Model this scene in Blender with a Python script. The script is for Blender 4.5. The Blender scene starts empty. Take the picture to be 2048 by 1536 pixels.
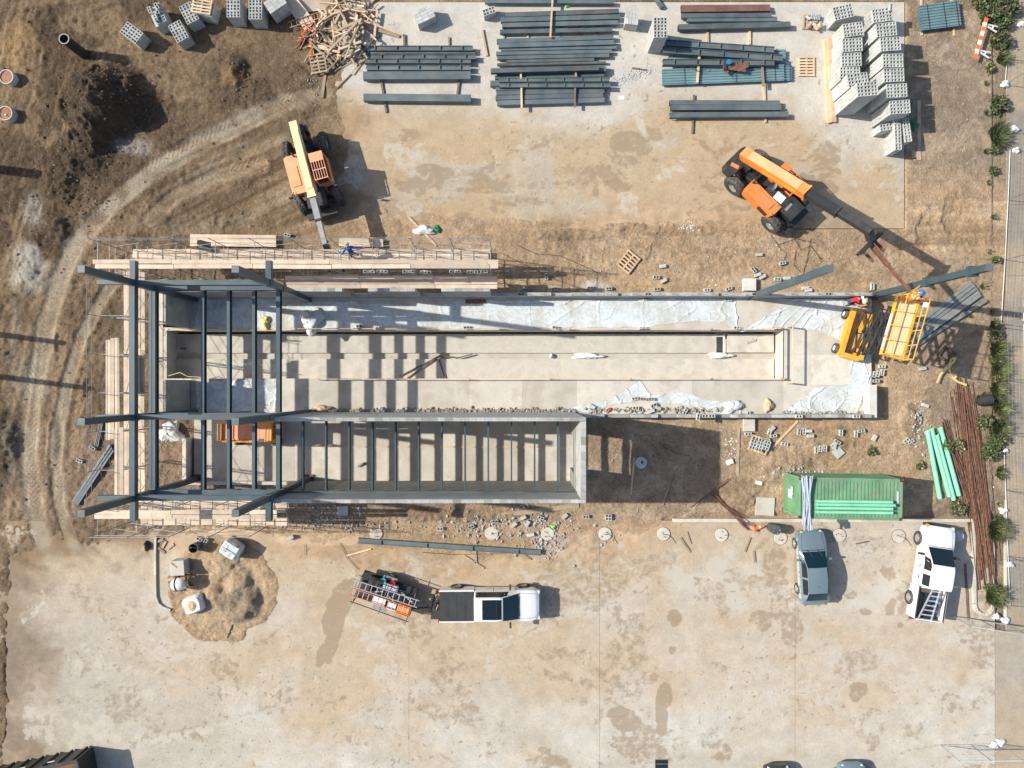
import bpy, math, random
import numpy as np
from mathutils import Vector, Matrix, Euler, Quaternion

random.seed(7); RNG = np.random.default_rng(7)
sc = bpy.context.scene
COL = sc.collection

# ------------------------------------------------------------------ camera, sky, sun, exposure
S = 32.0            # plan units per metre on the ground
H = 42.6667         # height of the drone above the yard
cam_d = bpy.data.cameras.new("camera")
cam_d.lens = 24.0; cam_d.sensor_width = 36.0; cam_d.sensor_fit = 'HORIZONTAL'
cam_d.clip_start = 0.5; cam_d.clip_end = 3000
cam = bpy.data.objects.new("camera", cam_d); COL.objects.link(cam)
cam.location = (0, 0, H); cam.rotation_euler = (0, 0, 0)
sc.camera = cam

SUN_EL = math.radians(37.0)
AZ = math.radians(-7.5)          # direction the shadows run (from +X)
light_dir = Vector((math.cos(AZ)*math.cos(SUN_EL), math.sin(AZ)*math.cos(SUN_EL), -math.sin(SUN_EL)))
world = bpy.data.worlds.new("World"); sc.world = world; world.use_nodes = True
wn = world.node_tree; wn.nodes.clear()
sky = wn.nodes.new("ShaderNodeTexSky"); sky.sky_type = 'NISHITA'; sky.sun_disc = False
sky.sun_elevation = SUN_EL; sky.sun_rotation = math.radians(277.5)
sky.air_density = 1.0; sky.dust_density = 1.5; sky.ozone_density = 1.0
bg = wn.nodes.new("ShaderNodeBackground"); bg.inputs[1].default_value = 0.115
wo = wn.nodes.new("ShaderNodeOutputWorld")
wn.links.new(sky.outputs[0], bg.inputs[0]); wn.links.new(bg.outputs[0], wo.inputs[0])
sun_d = bpy.data.lights.new("sun", 'SUN'); sun_d.energy = 4.4; sun_d.angle = math.radians(0.53)
sun_d.color = (1.0, 0.945, 0.84)
sun = bpy.data.objects.new("sun", sun_d); COL.objects.link(sun)
sun.rotation_euler = (-light_dir).to_track_quat('Z', 'Y').to_euler(); sun.location = (-40, 5, 40)
sc.view_settings.view_transform = 'Standard'; sc.view_settings.look = 'None'
sc.view_settings.exposure = 0.56; sc.view_settings.gamma = 1.0; sc.view_settings.use_curve_mapping = False
sc.render.engine = 'CYCLES'
sc.cycles.max_bounces = 6; sc.cycles.transparent_max_bounces = 12
sc.cycles.use_denoising = True

# ------------------------------------------------------------------ plan coordinates -> metres
def P(u, v, z=0.0):
    """survey point (u, v) of something z metres above the yard"""
    k = (1 - z / H) / S
    return Vector(((u - 1024) * k, (768 - v) * k, z))
def ang(u0, v0, u1, v1):
    return math.atan2(-(v1 - v0), u1 - u0)

# ------------------------------------------------------------------ mesh builder
class MB:
    def __init__(s): s.v = []; s.f = []; s.m = []
    def add(s, vs, fs, mi=0):
        o = len(s.v); s.v.extend([tuple(q) for q in vs])
        s.f.extend([tuple(i + o for i in f) for f in fs]); s.m.extend([mi] * len(fs)); return s
    BF = [(0,3,2,1),(4,5,6,7),(0,1,5,4),(1,2,6,5),(2,3,7,6),(3,0,4,7)]
    def box(s, c, d, rz=0.0, mi=0, taper=1.0):
        x, y, z = d[0]/2, d[1]/2, d[2]/2; cs, sn = math.cos(rz), math.sin(rz); vs = []
        for zz, t in ((-z, 1.0), (z, taper)):
            for xx, yy in ((-x,-y),(x,-y),(x,y),(-x,y)):
                xx *= t; yy *= t
                vs.append((c[0]+xx*cs-yy*sn, c[1]+xx*sn+yy*cs, c[2]+zz))
        return s.add(vs, s.BF, mi)
    def bar(s, a, b, w, h, mi=0, up=(0,0,1)):
        a = Vector(a); b = Vector(b); d = (b-a).normalized(); up = Vector(up)
        if abs(d.dot(up)) > .98: up = Vector((0,1,0))
        sd = d.cross(up).normalized(); u2 = sd.cross(d); vs = []
        for p in (a, b):
            for i, j in ((-1,-1),(1,-1),(1,1),(-1,1)):
                vs.append(p + sd*(i*w/2) + u2*(j*h/2))
        return s.add(vs, [(0,1,2,3),(7,6,5,4),(0,4,5,1),(1,5,6,2),(2,6,7,3),(3,7,4,0)], mi)
    def tube(s, a, b, r, n=8, r2=None, caps=True, mi=0):
        a = Vector(a); b = Vector(b); d = (b-a)
        if d.length < 1e-6: return s
        d.normalize(); up = Vector((0,0,1)) if abs(d.z) < .95 else Vector((1,0,0))
        x = d.cross(up).normalized(); y = x.cross(d); r2 = r if r2 is None else r2; vs = []
        for p, rr in ((a, r), (b, r2)):
            for i in range(n):
                t = 2*math.pi*i/n; vs.append(p + x*(math.cos(t)*rr) + y*(math.sin(t)*rr))
        fs = [(i, (i+1)%n, n+(i+1)%n, n+i) for i in range(n)]
        if caps: fs += [tuple(range(n-1,-1,-1)), tuple(range(n,2*n))]
        return s.add(vs, fs, mi)
    def path(s, pts, r, n=6, mi=0):
        pts = [Vector(p) for p in pts]; o = []; vs = []; fs = []
        for i, p in enumerate(pts):
            d = (pts[min(i+1,len(pts)-1)] - pts[max(i-1,0)]).normalized()
            up = Vector((0,0,1)) if abs(d.z) < .9 else Vector((1,0,0))
            x = d.cross(up).normalized(); y = x.cross(d)
            rr = r[i] if isinstance(r, (list, tuple)) else r
            for k in range(n):
                t = 2*math.pi*k/n; vs.append(p + x*math.cos(t)*rr + y*math.sin(t)*rr)
        for i in range(len(pts)-1):
            for k in range(n):
                fs.append((i*n+k, i*n+(k+1)%n, (i+1)*n+(k+1)%n, (i+1)*n+k))
        fs += [tuple(range(n-1,-1,-1)), tuple(range((len(pts)-1)*n, len(pts)*n))]
        return s.add(vs, fs, mi)
    def prism(s, poly, z0, z1, mi=0):
        n = len(poly); vs = [(p[0],p[1],z0) for p in poly] + [(p[0],p[1],z1) for p in poly]
        fs = [tuple(range(n-1,-1,-1)), tuple(range(n,2*n))] + [(i,(i+1)%n,n+(i+1)%n,n+i) for i in range(n)]
        return s.add(vs, fs, mi)
    def lathe(s, prof, n=20, c=(0,0,0), axis='Z', mi=0, caps=True):
        vs = []; fs = []
        for r, z in prof:
            for i in range(n):
                t = 2*math.pi*i/n; a, b = r*math.cos(t), r*math.sin(t)
                if axis == 'Z': vs.append((c[0]+a, c[1]+b, c[2]+z))
                elif axis == 'Y': vs.append((c[0]+a, c[1]+z, c[2]-b))
                else: vs.append((c[0]+z, c[1]+a, c[2]+b))
        for k in range(len(prof)-1):
            for i in range(n):
                fs.append((k*n+i, k*n+(i+1)%n, (k+1)*n+(i+1)%n, (k+1)*n+i))
        if caps and prof[0][0] > 1e-4: fs.append(tuple(range(n-1,-1,-1)))
        if caps and prof[-1][0] > 1e-4: fs.append(tuple(range((len(prof)-1)*n, len(prof)*n)))
        return s.add(vs, fs, mi)
    def quad(s, a, b, c, d, mi=0): return s.add([a,b,c,d], [(0,1,2,3)], mi)
    def mesh(s, name, mats, smooth=False):
        me = bpy.data.meshes.new(name); me.from_pydata(s.v, [], s.f)
        for m in (mats if isinstance(mats, (list, tuple)) else [mats]): me.materials.append(m)
        if any(s.m): me.polygons.foreach_set('material_index', s.m)
        if smooth: me.polygons.foreach_set('use_smooth', [True]*len(s.f))
        me.update(); return me
    def build(s, name, mats, parent=None, smooth=False, world=False):
        if world and parent is not None:
            mi = parent.matrix_basis.inverted(); s.v = [tuple(mi @ Vector(q)) for q in s.v]
        return link(name, s.mesh(name, mats, smooth), parent)

def link(name, me, parent=None, loc=None, rot=None, scale=None):
    o = bpy.data.objects.new(name, me); COL.objects.link(o)
    if parent is not None: o.parent = parent
    if loc is not None: o.location = loc
    if rot is not None: o.rotation_euler = rot if hasattr(rot, '__len__') else (0,0,rot)
    if scale is not None: o.scale = scale
    return o
USED = {}
def tag(o, label, cat, group=None):
    n = len(label.split()); assert 4 <= n <= 16, label
    if label in USED and not (group and USED[label] == group): print("DUP LABEL", label)
    USED[label] = group
    o['label'] = label; o['category'] = cat
    if group: o['group'] = group
    return o
def thing(name, label, cat, loc=(0,0,0), rz=0.0, group=None):
    o = bpy.data.objects.new(name, None); COL.objects.link(o); o.empty_display_size = .3
    o.location = loc; o.rotation_euler = rz if hasattr(rz, '__len__') else (0,0,rz)
    # matrix_basis is evaluated from the properties, so it is valid right away
    return tag(o, label, cat, group)
def struct(o): o['kind'] = 'structure'; return o
def stuff(o): o['kind'] = 'stuff'; return o
ORD = ['first','second','third','fourth','fifth','sixth','seventh','eighth','ninth','tenth','eleventh','twelfth','thirteenth','fourteenth','fifteenth','sixteenth','seventeenth','eighteenth','nineteenth','twentieth','twenty-first','twenty-second','twenty-third','twenty-fourth']

# ------------------------------------------------------------------ noise on arrays
_T = RNG.random((8, 256, 256))
def vn(x, y, k=0):
    t = _T[k % 8]; xi = np.floor(x).astype(int); yi = np.floor(y).astype(int); fx = x-xi; fy = y-yi
    fx = fx*fx*fx*(fx*(fx*6-15)+10); fy = fy*fy*fy*(fy*(fy*6-15)+10)
    a = t[xi & 255, yi & 255]; b = t[(xi+1) & 255, yi & 255]; c = t[xi & 255, (yi+1) & 255]; d = t[(xi+1) & 255, (yi+1) & 255]
    return (a*(1-fx)+b*fx)*(1-fy) + (c*(1-fx)+d*fx)*fy
def fbm(x, y, o=4, k=0, g=.5):
    s = 0; a = 1; n = 0
    for i in range(o):
        s = s + a*vn(x*2**i + 17.3*i, y*2**i + 9.1*i, k+i); n += a; a *= g
    return s/n
def sst(a, b, x):
    t = np.clip((x-a)/(b-a), 0, 1); return t*t*(3-2*t)
def segdist(U, V, pts):
    """distance to a polyline and arc length at the nearest point"""
    best = np.full(U.shape, 1e9); ss = np.zeros(U.shape); sd = np.zeros(U.shape); acc = 0
    for (x0,y0),(x1,y1) in zip(pts[:-1], pts[1:]):
        dx, dy = x1-x0, y1-y0; L = math.hypot(dx, dy)
        t = np.clip(((U-x0)*dx+(V-y0)*dy)/(L*L), 0, 1)
        ex = U-(x0+t*dx); ey = V-(y0+t*dy); d = np.hypot(ex, ey); m = d < best
        side = (dx*ey-dy*ex)/L
        best = np.where(m, d, best); ss = np.where(m, acc+t*L, ss); sd = np.where(m, side, sd); acc += L
    return best, ss, sd

# ------------------------------------------------------------------ materials
def nd(nt, t, **kw):
    n = nt.nodes.new(t)
    for k, v in kw.items():
        if k.startswith('i_'): n.inputs[k[2:]].default_value = v
        else: setattr(n, k, v)
    return n
def noise_fac(nt, vec, scale, detail=3, rough=.55, lo=.3, hi=.7):
    n = nd(nt, 'ShaderNodeTexNoise'); n.inputs['Scale'].default_value = scale; n.inputs['Detail'].default_value = detail
    n.inputs['Roughness'].default_value = rough; nt.links.new(vec, n.inputs['Vector'])
    r = nd(nt, 'ShaderNodeMapRange'); r.inputs[1].default_value = lo; r.inputs[2].default_value = hi
    nt.links.new(n.outputs[0], r.inputs[0]); return r.outputs[0], n.outputs[0]
def mixc(nt, fac, a, b, bt='MIX'):
    m = nd(nt, 'ShaderNodeMix', data_type='RGBA', blend_type=bt)
    for k, val in ((0, fac), (6, a), (7, b)):
        if hasattr(val, 'is_linked') or hasattr(val, 'links'): nt.links.new(val, m.inputs[k])
        else: m.inputs[k].default_value = val if k == 0 else (*val, 1) if len(val) == 3 else val
    return m.outputs[2]
def mth(nt, op, a, b=None, c=None):
    m = nd(nt, 'ShaderNodeMath', operation=op)
    for i, q in enumerate((a, b, c)):
        if q is None: continue
        if hasattr(q, 'links'): nt.links.new(q, m.inputs[i])
        else: m.inputs[i].default_value = q
    return m.outputs[0]
MATS = {}
def M(name, col, rough=.6, metal=0.0, var=.18, vs=2.5, fine=.1, fs=25, bump=.0, bs=40, dust=0.0, dcol=(.40,.33,.24),
      dsc=1.6, rvar=.12, stain=None, stain_amt=.0, alpha=1.0, coat=0.0, spec=.5, objcoord=False):
    m = bpy.data.materials.new(name); m.use_nodes = True; nt = m.node_tree; nt.nodes.clear()
    out = nd(nt, 'ShaderNodeOutputMaterial'); b = nd(nt, 'ShaderNodeBsdfPrincipled'); nt.links.new(b.outputs[0], out.inputs[0])
    if objcoord: tc = nd(nt, 'ShaderNodeTexCoord'); pos = tc.outputs['Object']
    else: g = nd(nt, 'ShaderNodeNewGeometry'); pos = g.outputs['Position']
    f1, _ = noise_fac(nt, pos, vs); f2, _ = noise_fac(nt, pos, fs, 2)
    k = mth(nt, 'MULTIPLY_ADD', f1, 2*var, 1-var)
    k2 = mth(nt, 'MULTIPLY_ADD', f2, 2*fine, 1-fine)
    oi = nd(nt, 'ShaderNodeObjectInfo'); k3 = mth(nt, 'MULTIPLY_ADD', oi.outputs['Random'], 2*rvar, 1-rvar)
    kk = mth(nt, 'MULTIPLY', mth(nt, 'MULTIPLY', k, k2), k3)
    c = mixc(nt, 1.0, (*col, 1), kk, 'MULTIPLY')
    if stain is not None:
        f3, _ = noise_fac(nt, pos, vs*.7+.4, 5, .65, .5, .62)
        c = mixc(nt, mth(nt, 'MULTIPLY', f3, stain_amt), c, stain)
    if dust > 0:
        gg = nd(nt, 'ShaderNodeNewGeometry'); sx = nd(nt, 'ShaderNodeSeparateXYZ'); nt.links.new(gg.outputs['Normal'], sx.inputs[0])
        up = nd(nt, 'ShaderNodeMapRange'); up.inputs[1].default_value = .2; up.inputs[2].default_value = .95; nt.links.new(sx.outputs[2], up.inputs[0])
        f4, _ = noise_fac(nt, pos, dsc, 5, .62, .38, .68)
        c = mixc(nt, mth(nt, 'MULTIPLY', mth(nt, 'MULTIPLY', up.outputs[0], mth(nt,'MULTIPLY_ADD', f4, .8, .2)), dust), c, dcol)
    nt.links.new(c, b.inputs['Base Color'])
    b.inputs['Roughness'].default_value = rough; b.inputs['Metallic'].default_value = metal
    if 'Specular IOR Level' in b.inputs: b.inputs['Specular IOR Level'].default_value = spec
    if coat: b.inputs['Coat Weight'].default_value = coat; b.inputs['Coat Roughness'].default_value = .08
    if alpha < 1: b.inputs['Alpha'].default_value = alpha
    if bump > 0:
        _, n3 = noise_fac(nt, pos, bs, 3); bp = nd(nt, 'ShaderNodeBump'); bp.inputs['Strength'].default_value = bump; bp.inputs['Distance'].default_value = .02
        nt.links.new(n3, bp.inputs['Height']); nt.links.new(bp.outputs[0], b.inputs['Normal'])
    MATS[name] = m; return m

steel = M('primed_steel', (.070,.105,.118), .5, .0, .18, .9, .06, 20, dust=.34, dcol=(.23,.225,.20), dsc=.9, rvar=.26, stain=(.13,.075,.05), stain_amt=.22)
steel_clean = M('primed_steel_clean', (.040,.078,.096), .42, .0, .14, .8, .05, 20, dust=.12, dcol=(.20,.20,.18), rvar=.14, stain=(.095,.055,.04), stain_amt=.28)
steel_dark = M('dark_steel', (.03,.034,.036), .5, .2, .2, 3)
teal_deck = M('galvanized_deck', (.16,.275,.30), .38, .25, .14, 1.2, dust=.18)
rust = M('rust', (.155,.058,.032), .85, 0, .35, 4, .25, 40, bump=.3, dust=.18)
rust_bar = M('rusty_bar', (.15,.075,.045), .85, 0, .4, 5, .25, 40, rvar=.35)
rust_red = M('red_oxide', (.13,.05,.04), .7, 0, .2, 1.5, dust=.2)
conc = M('concrete_floor', (.485,.45,.39), .85, 0, .10, .7, .07, 14, bump=.12, bs=25, stain=(.36,.30,.22), stain_amt=.45)
conc_new = M('concrete_cast', (.535,.495,.43), .85, 0, .10, 1.2, .08, 18, bump=.15, bs=30, stain=(.34,.31,.26), stain_amt=.4)
conc_pale = M('concrete_pale', (.60,.58,.53), .85, 0, .10, 1.6, .08, 18, bump=.15, bs=30)
cmu = M('concrete_block', (.425,.435,.415), .9, 0, .12, 2, .12, 45, bump=.3, bs=60, rvar=.14)
cmu_wall = M('block_wall', (.40,.405,.385), .9, 0, .12, 1.0, .10, 30, bump=.3, bs=50, rvar=.12, stain=(.27,.25,.21), stain_amt=.35)
wood = M('fresh_lumber', (.60,.42,.25), .75, 0, .16, 1.2, .12, 22, rvar=.24, dust=.25, dcol=(.52,.46,.38))
wood_old = M('weathered_lumber', (.31,.24,.165), .85, 0, .22, 1.8, .16, 24, rvar=.34, dust=.2)
wood_plank = M('scaffold_plank', (.56,.43,.305), .8, 0, .20, 1.4, .16, 20, rvar=.26, dust=.35, dcol=(.50,.46,.41))
wood_dark = M('damp_timber', (.16,.115,.08), .85, 0, .25, 2, .2, 24, rvar=.3)
galv_l = M('galvanized_post', (.205,.225,.22), .5, .15, .15, 3, rvar=.12, dust=.2)
galv = M('galvanized_tube', (.27,.28,.29), .5, .3, .15, 5, rvar=.15, dust=.25)
orange = M('orange_paint', (.76,.20,.03), .48, 0, .12, 1.5, .06, 15, dust=.38, dcol=(.58,.38,.25), rvar=.04, stain=(.22,.11,.05), stain_amt=.25)
orange_pale = M('faded_orange_paint', (.78,.31,.135), .5, 0, .12, 1.5, .06, 15, dust=.4, dcol=(.66,.43,.30), rvar=.03, stain=(.24,.12,.06), stain_amt=.2)
cream = M('cream_paint', (.74,.58,.33), .5, 0, .07, 1.2, .04, 12, dust=.25, dcol=(.62,.52,.36), rvar=.03)
yellow = M('yellow_paint', (.78,.37,.02), .46, 0, .12, 2, .06, 15, dust=.3, dcol=(.58,.42,.22), rvar=.04, stain=(.25,.14,.04), stain_amt=.3)
black = M('black_paint', (.022,.025,.027), .45, 0, .2, 3, dust=.28, dcol=(.16,.14,.12), rvar=.05)
rubber = M('tyre_rubber', (.042,.041,.04), .9, 0, .25, 6, dust=.6, dcol=(.20,.18,.155), dsc=6)
rim = M('wheel_rim', (.42,.42,.42), .35, .6, .1, 8)
glass = M('dark_glass', (.008,.014,.018), .06, 0, .1, 3, spec=.7, rvar=.0)
glass_teal = M('tinted_glass', (.003,.018,.024), .05, 0, .1, 3, spec=.8, rvar=.0)
chrome = M('bright_metal', (.62,.62,.63), .25, .8, .05, 6)
alu = M('aluminium', (.62,.63,.64), .38, .55, .08, 6, rvar=.06)
white_paint = M('white_car_paint', (.72,.73,.73), .3, 0, .03, 1, .02, 12, coat=.5, dust=.10, rvar=.01)
white_dull = M('white_paint', (.74,.73,.70), .6, 0, .06, 3, .05, 20, dust=.12)
silver = M('silver_blue_car_paint', (.19,.265,.295), .28, .35, .03, 1, .02, 12, coat=.5, dust=.12, dcol=(.36,.36,.34), rvar=.02)
silver_light = M('silver_trim', (.45,.47,.48), .3, .4, .05, 2)
car_black = M('black_car_paint', (.02,.022,.025), .25, 0, .05, 1, coat=.5, dust=.1)
plastic_black = M('black_plastic', (.028,.03,.032), .6, 0, .15, 4, dust=.15, dcol=(.15,.14,.12))
red_lamp = M('red_lens', (.45,.015,.02), .25, 0, .05, 3)
amber = M('amber_lens', (.8,.28,.02), .25, 0, .05, 3)
lamp_white = M('clear_lens', (.6,.62,.63), .2, 0, .05, 3)
green_box = M('container_green', (.12,.275,.145), .6, 0, .2, .9, .10, 14, dust=.5, dcol=(.27,.33,.23), stain=(.17,.12,.07), stain_amt=.30, rvar=.05)
mint = M('mint_pipe', (.20,.60,.37), .45, 0, .12, 1.2, .05, 15, dust=.32, dcol=(.42,.56,.42), rvar=.05)
pvc_grey = M('grey_conduit', (.33,.39,.46), .4, 0, .1, 2, rvar=.25, dust=.15)
hollow = M('pipe_inside', (.012,.012,.012), .9, 0, .1, 3)
black_pipe = M('rusty_black_pipe', (.035,.028,.026), .7, 0, .3, 2, dust=.2)
bag_white = M('white_bag', (.72,.73,.72), .6, 0, .08, 4, .05, 20, bump=.3, bs=12, dust=.15)
plastic_wrap = M('plastic_wrap', (.55,.62,.65), .25, 0, .25, 5, .1, 20, bump=.5, bs=9, stain=(.42,.32,.22), stain_amt=.7, rvar=.02)
blue_barrel = M('dark_drum', (.05,.075,.085), .45, 0, .15, 3, dust=.25)
cone_orange = M('cone_orange', (.85,.16,.03), .55, 0, .06, 6)
cap_orange = M('casing_lid', (.31,.145,.065), .85, 0, .3, 4, .15, 20, dust=.15)
red_rag = M('red_cloth', (.55,.03,.02), .85, 0, .15, 6)
rope_yellow = M('yellow_strap', (.66,.53,.20), .8, 0, .15, 6)
hose_green = M('green_mesh', (.03,.17,.07), .8, 0, .3, 6)
lime = M('lime_plastic', (.30,.72,.06), .5, 0, .1, 4)
teal_plastic = M('teal_plastic', (.03,.30,.38), .5, 0, .1, 4)
blue_plastic = M('blue_plastic', (.02,.20,.42), .5, 0, .1, 4)
foot_m = M('footing_concrete', (.52,.48,.415), .9, 0, .15, 2, .12, 20, dust=.3)
debris_m = M('mortar_debris', (.29,.27,.235), .95, 0, .3, 5, .25, 30)
stone_m = M('earth_stone', (.27,.20,.135), .95, 0, .3, 7, .2, 30)
mud = M('mud_clod', (.165,.12,.078), .95, 0, .3, 6, .2, 30, rvar=.3)
rubble_mat = M('broken_concrete', (.40,.385,.36), .95, 0, .3, 7, .2, 30, bump=.3)
gravel_mat = M('pale_gravel', (.46,.45,.46), .95, 0, .35, 14, .2, 40)
sand_bag_mat = M('sand', (.50,.36,.22), .95, 0, .2, 3, .15, 30, bump=.4, bs=30)

def courses(m):
    nt = m.node_tree; L = nt.links.new; b = [n for n in nt.nodes if n.type == 'BSDF_PRINCIPLED'][0]
    g = nd(nt,'ShaderNodeNewGeometry'); sx = nd(nt,'ShaderNodeSeparateXYZ'); L(g.outputs['Position'], sx.inputs[0]); cb = nd(nt,'ShaderNodeCombineXYZ'); L(mth(nt,'ADD',sx.outputs[0],sx.outputs[1]), cb.inputs[0]); L(sx.outputs[2], cb.inputs[1])
    br = nd(nt,'ShaderNodeTexBrick'); br.inputs['Scale'].default_value = 1; br.inputs['Brick Width'].default_value = .4; br.inputs['Row Height'].default_value = .2; br.inputs['Mortar Size'].default_value = .007; br.inputs['Mortar Smooth'].default_value = .2
    br.inputs['Color1'].default_value = (1,1,1,1); br.inputs['Color2'].default_value = (.84,.84,.83,1); br.inputs['Mortar'].default_value = (.62,.61,.58,1); L(cb.outputs[0], br.inputs['Vector'])
    lk = b.inputs['Base Color'].links[0].from_socket; L(mixc(nt, 1.0, lk, br.outputs[0], 'MULTIPLY'), b.inputs['Base Color'])
courses(cmu_wall)
def sheet_mat():
    m = bpy.data.materials.new('plastic_sheet'); m.use_nodes = True; nt = m.node_tree; nt.nodes.clear()
    out = nd(nt, 'ShaderNodeOutputMaterial'); b = nd(nt, 'ShaderNodeBsdfPrincipled'); t = nd(nt, 'ShaderNodeBsdfTransparent'); mx = nd(nt, 'ShaderNodeMixShader')
    g = nd(nt, 'ShaderNodeNewGeometry')
    f, _ = noise_fac(nt, g.outputs['Position'], .9, 5, .62, .36, .66); f2, n2 = noise_fac(nt, g.outputs['Position'], 7, 3, .6, .3, .7)
    c = mixc(nt, f2, (.60,.70,.73), (.84,.88,.89)); nt.links.new(c, b.inputs['Base Color'])
    b.inputs['Roughness'].default_value = .32
    a = mth(nt, 'MULTIPLY_ADD', f, -.45, .78); nt.links.new(a, mx.inputs[0])
    bp = nd(nt, 'ShaderNodeBump'); bp.inputs['Strength'].default_value = .12; bp.inputs['Distance'].default_value = .03
    nt.links.new(n2, bp.inputs['Height']); nt.links.new(bp.outputs[0], b.inputs['Normal'])
    nt.links.new(t.outputs[0], mx.inputs[1]); nt.links.new(b.outputs[0], mx.inputs[2]); nt.links.new(mx.outputs[0], out.inputs[0]); return m
sheet = sheet_mat()

# ================================================================== THE SETTING
MOUNDS = [(208,205,98,86,2.2),(240,240,60,50,.5),(165,300,62,60,.6),(118,362,52,66,.5),(92,455,62,58,.42),(60,545,48,52,.3),(250,290,40,34,-.25),
          (470,150,30,42,.5),(505,190,60,40,.22),(440,200,40,36,.18),(600,190,50,80,.10),(330,300,60,40,.08),
          (8,880,44,80,.5),(0,700,30,60,.2),(108,880,14,60,.16),(300,430,40,24,.10),(430,440,50,20,.14),
          (300,20,70,40,.1),(60,60,90,80,.25),
          (482,1165,34,34,.42),(470,1190,26,24,.3),(500,1200,30,40,.45),(478,1226,30,22,.35),(445,1128,44,40,.35),(452,1165,20,18,-.14),(430,1185,22,20,.2),(415,1140,18,16,-.1),(400,1105,50,40,.18),(440,1200,64,54,.22),
          (1850,470,26,60,-.22),(1900,440,24,70,-.16),(1480,990,60,40,.25),(1580,930,50,36,.22),(1820,840,24,44,.22),(1545,950,26,24,.2),
          (1660,880,60,30,.12),(1130,470,90,12,.14),(1350,462,120,12,.12),(1250,455,60,10,.1),(900,1030,160,16,.10),(720,1050,60,14,.12)]
TRACK_A = [(640,190),(560,208),(470,250),(380,300),(300,345),(240,395),(190,445),(150,492),(120,560),(95,640),(80,720),(62,800),(57,900),(66,1000),(95,1100),(150,1190),(240,1280)]
TRACK_B = [(262,520),(215,580),(165,670),(136,760),(118,850),(112,930),(118,1010),(150,1100)]
TRACK_C = [(520,330),(430,352),(350,392),(300,440)]
TRACK_E = [(600,260),(500,290),(400,340),(320,400),(265,460)]
TRACK_F = [(40,560),(30,660),(26,760),(24,860),(30,960)]
TRACK_G = [(640,330),(560,400),(470,450),(330,460)]
TRACK_D = [(700,330),(860,300),(1050,318),(1250,352),(1420,360)]
YB = ([-400,0,100,300,430,560,700,900,1100,1200,1330,1400,2200],[1150,1120,1090,1062,1058,1072,1092,1112,1100,1074,1046,1028,1028])
def lerp3(a, b, t): return a*(1-t[...,None]) + np.asarray(b)*t[...,None]
def wob(U, V, sc, k): return fbm(U/sc, V/sc, 4, k) - .5
def box_sd(U, V, x0, y0, x1, y1):
    return np.maximum(np.maximum(x0-U, U-x1), np.maximum(y0-V, V-y1))
def dirt_mask(U, V):
    n = wob(U, V, 42, 1)*46
    sn = box_sd(U, V, 668, 5, 1808, 457)
    # ragged where earth has been dragged over the slab, clean on its top and right edges
    rag = np.clip((sst(1000, 640, U) + sst(400, 450, V)*sst(1640, 1500, U)), 0, 1)
    mN = sst(-9, 9, sn + n*rag*1.5 + 30*rag)
    crisp = sst(-1.0, 1.0, sn); mN = np.where(rag > .02, mN*rag + crisp*(1-rag), crisp)
    yb = np.interp(U, *YB)
    mS = sst(-10, 10, (yb - V) + n*sst(1400, 1300, U)*1.5)
    mS = np.maximum(mS, sst(-8, 8, (14 - U) + wob(U, V, 60, 3)*40))
    sb_ = np.hypot((U-445)/118, (V-1178)/112) + wob(U, V, 34, 6)*.28
    mS = np.maximum(mS, sst(1.04, .90, sb_)*sst(1030,1060,V))
    return np.minimum(mN, mS), mN, mS
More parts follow.
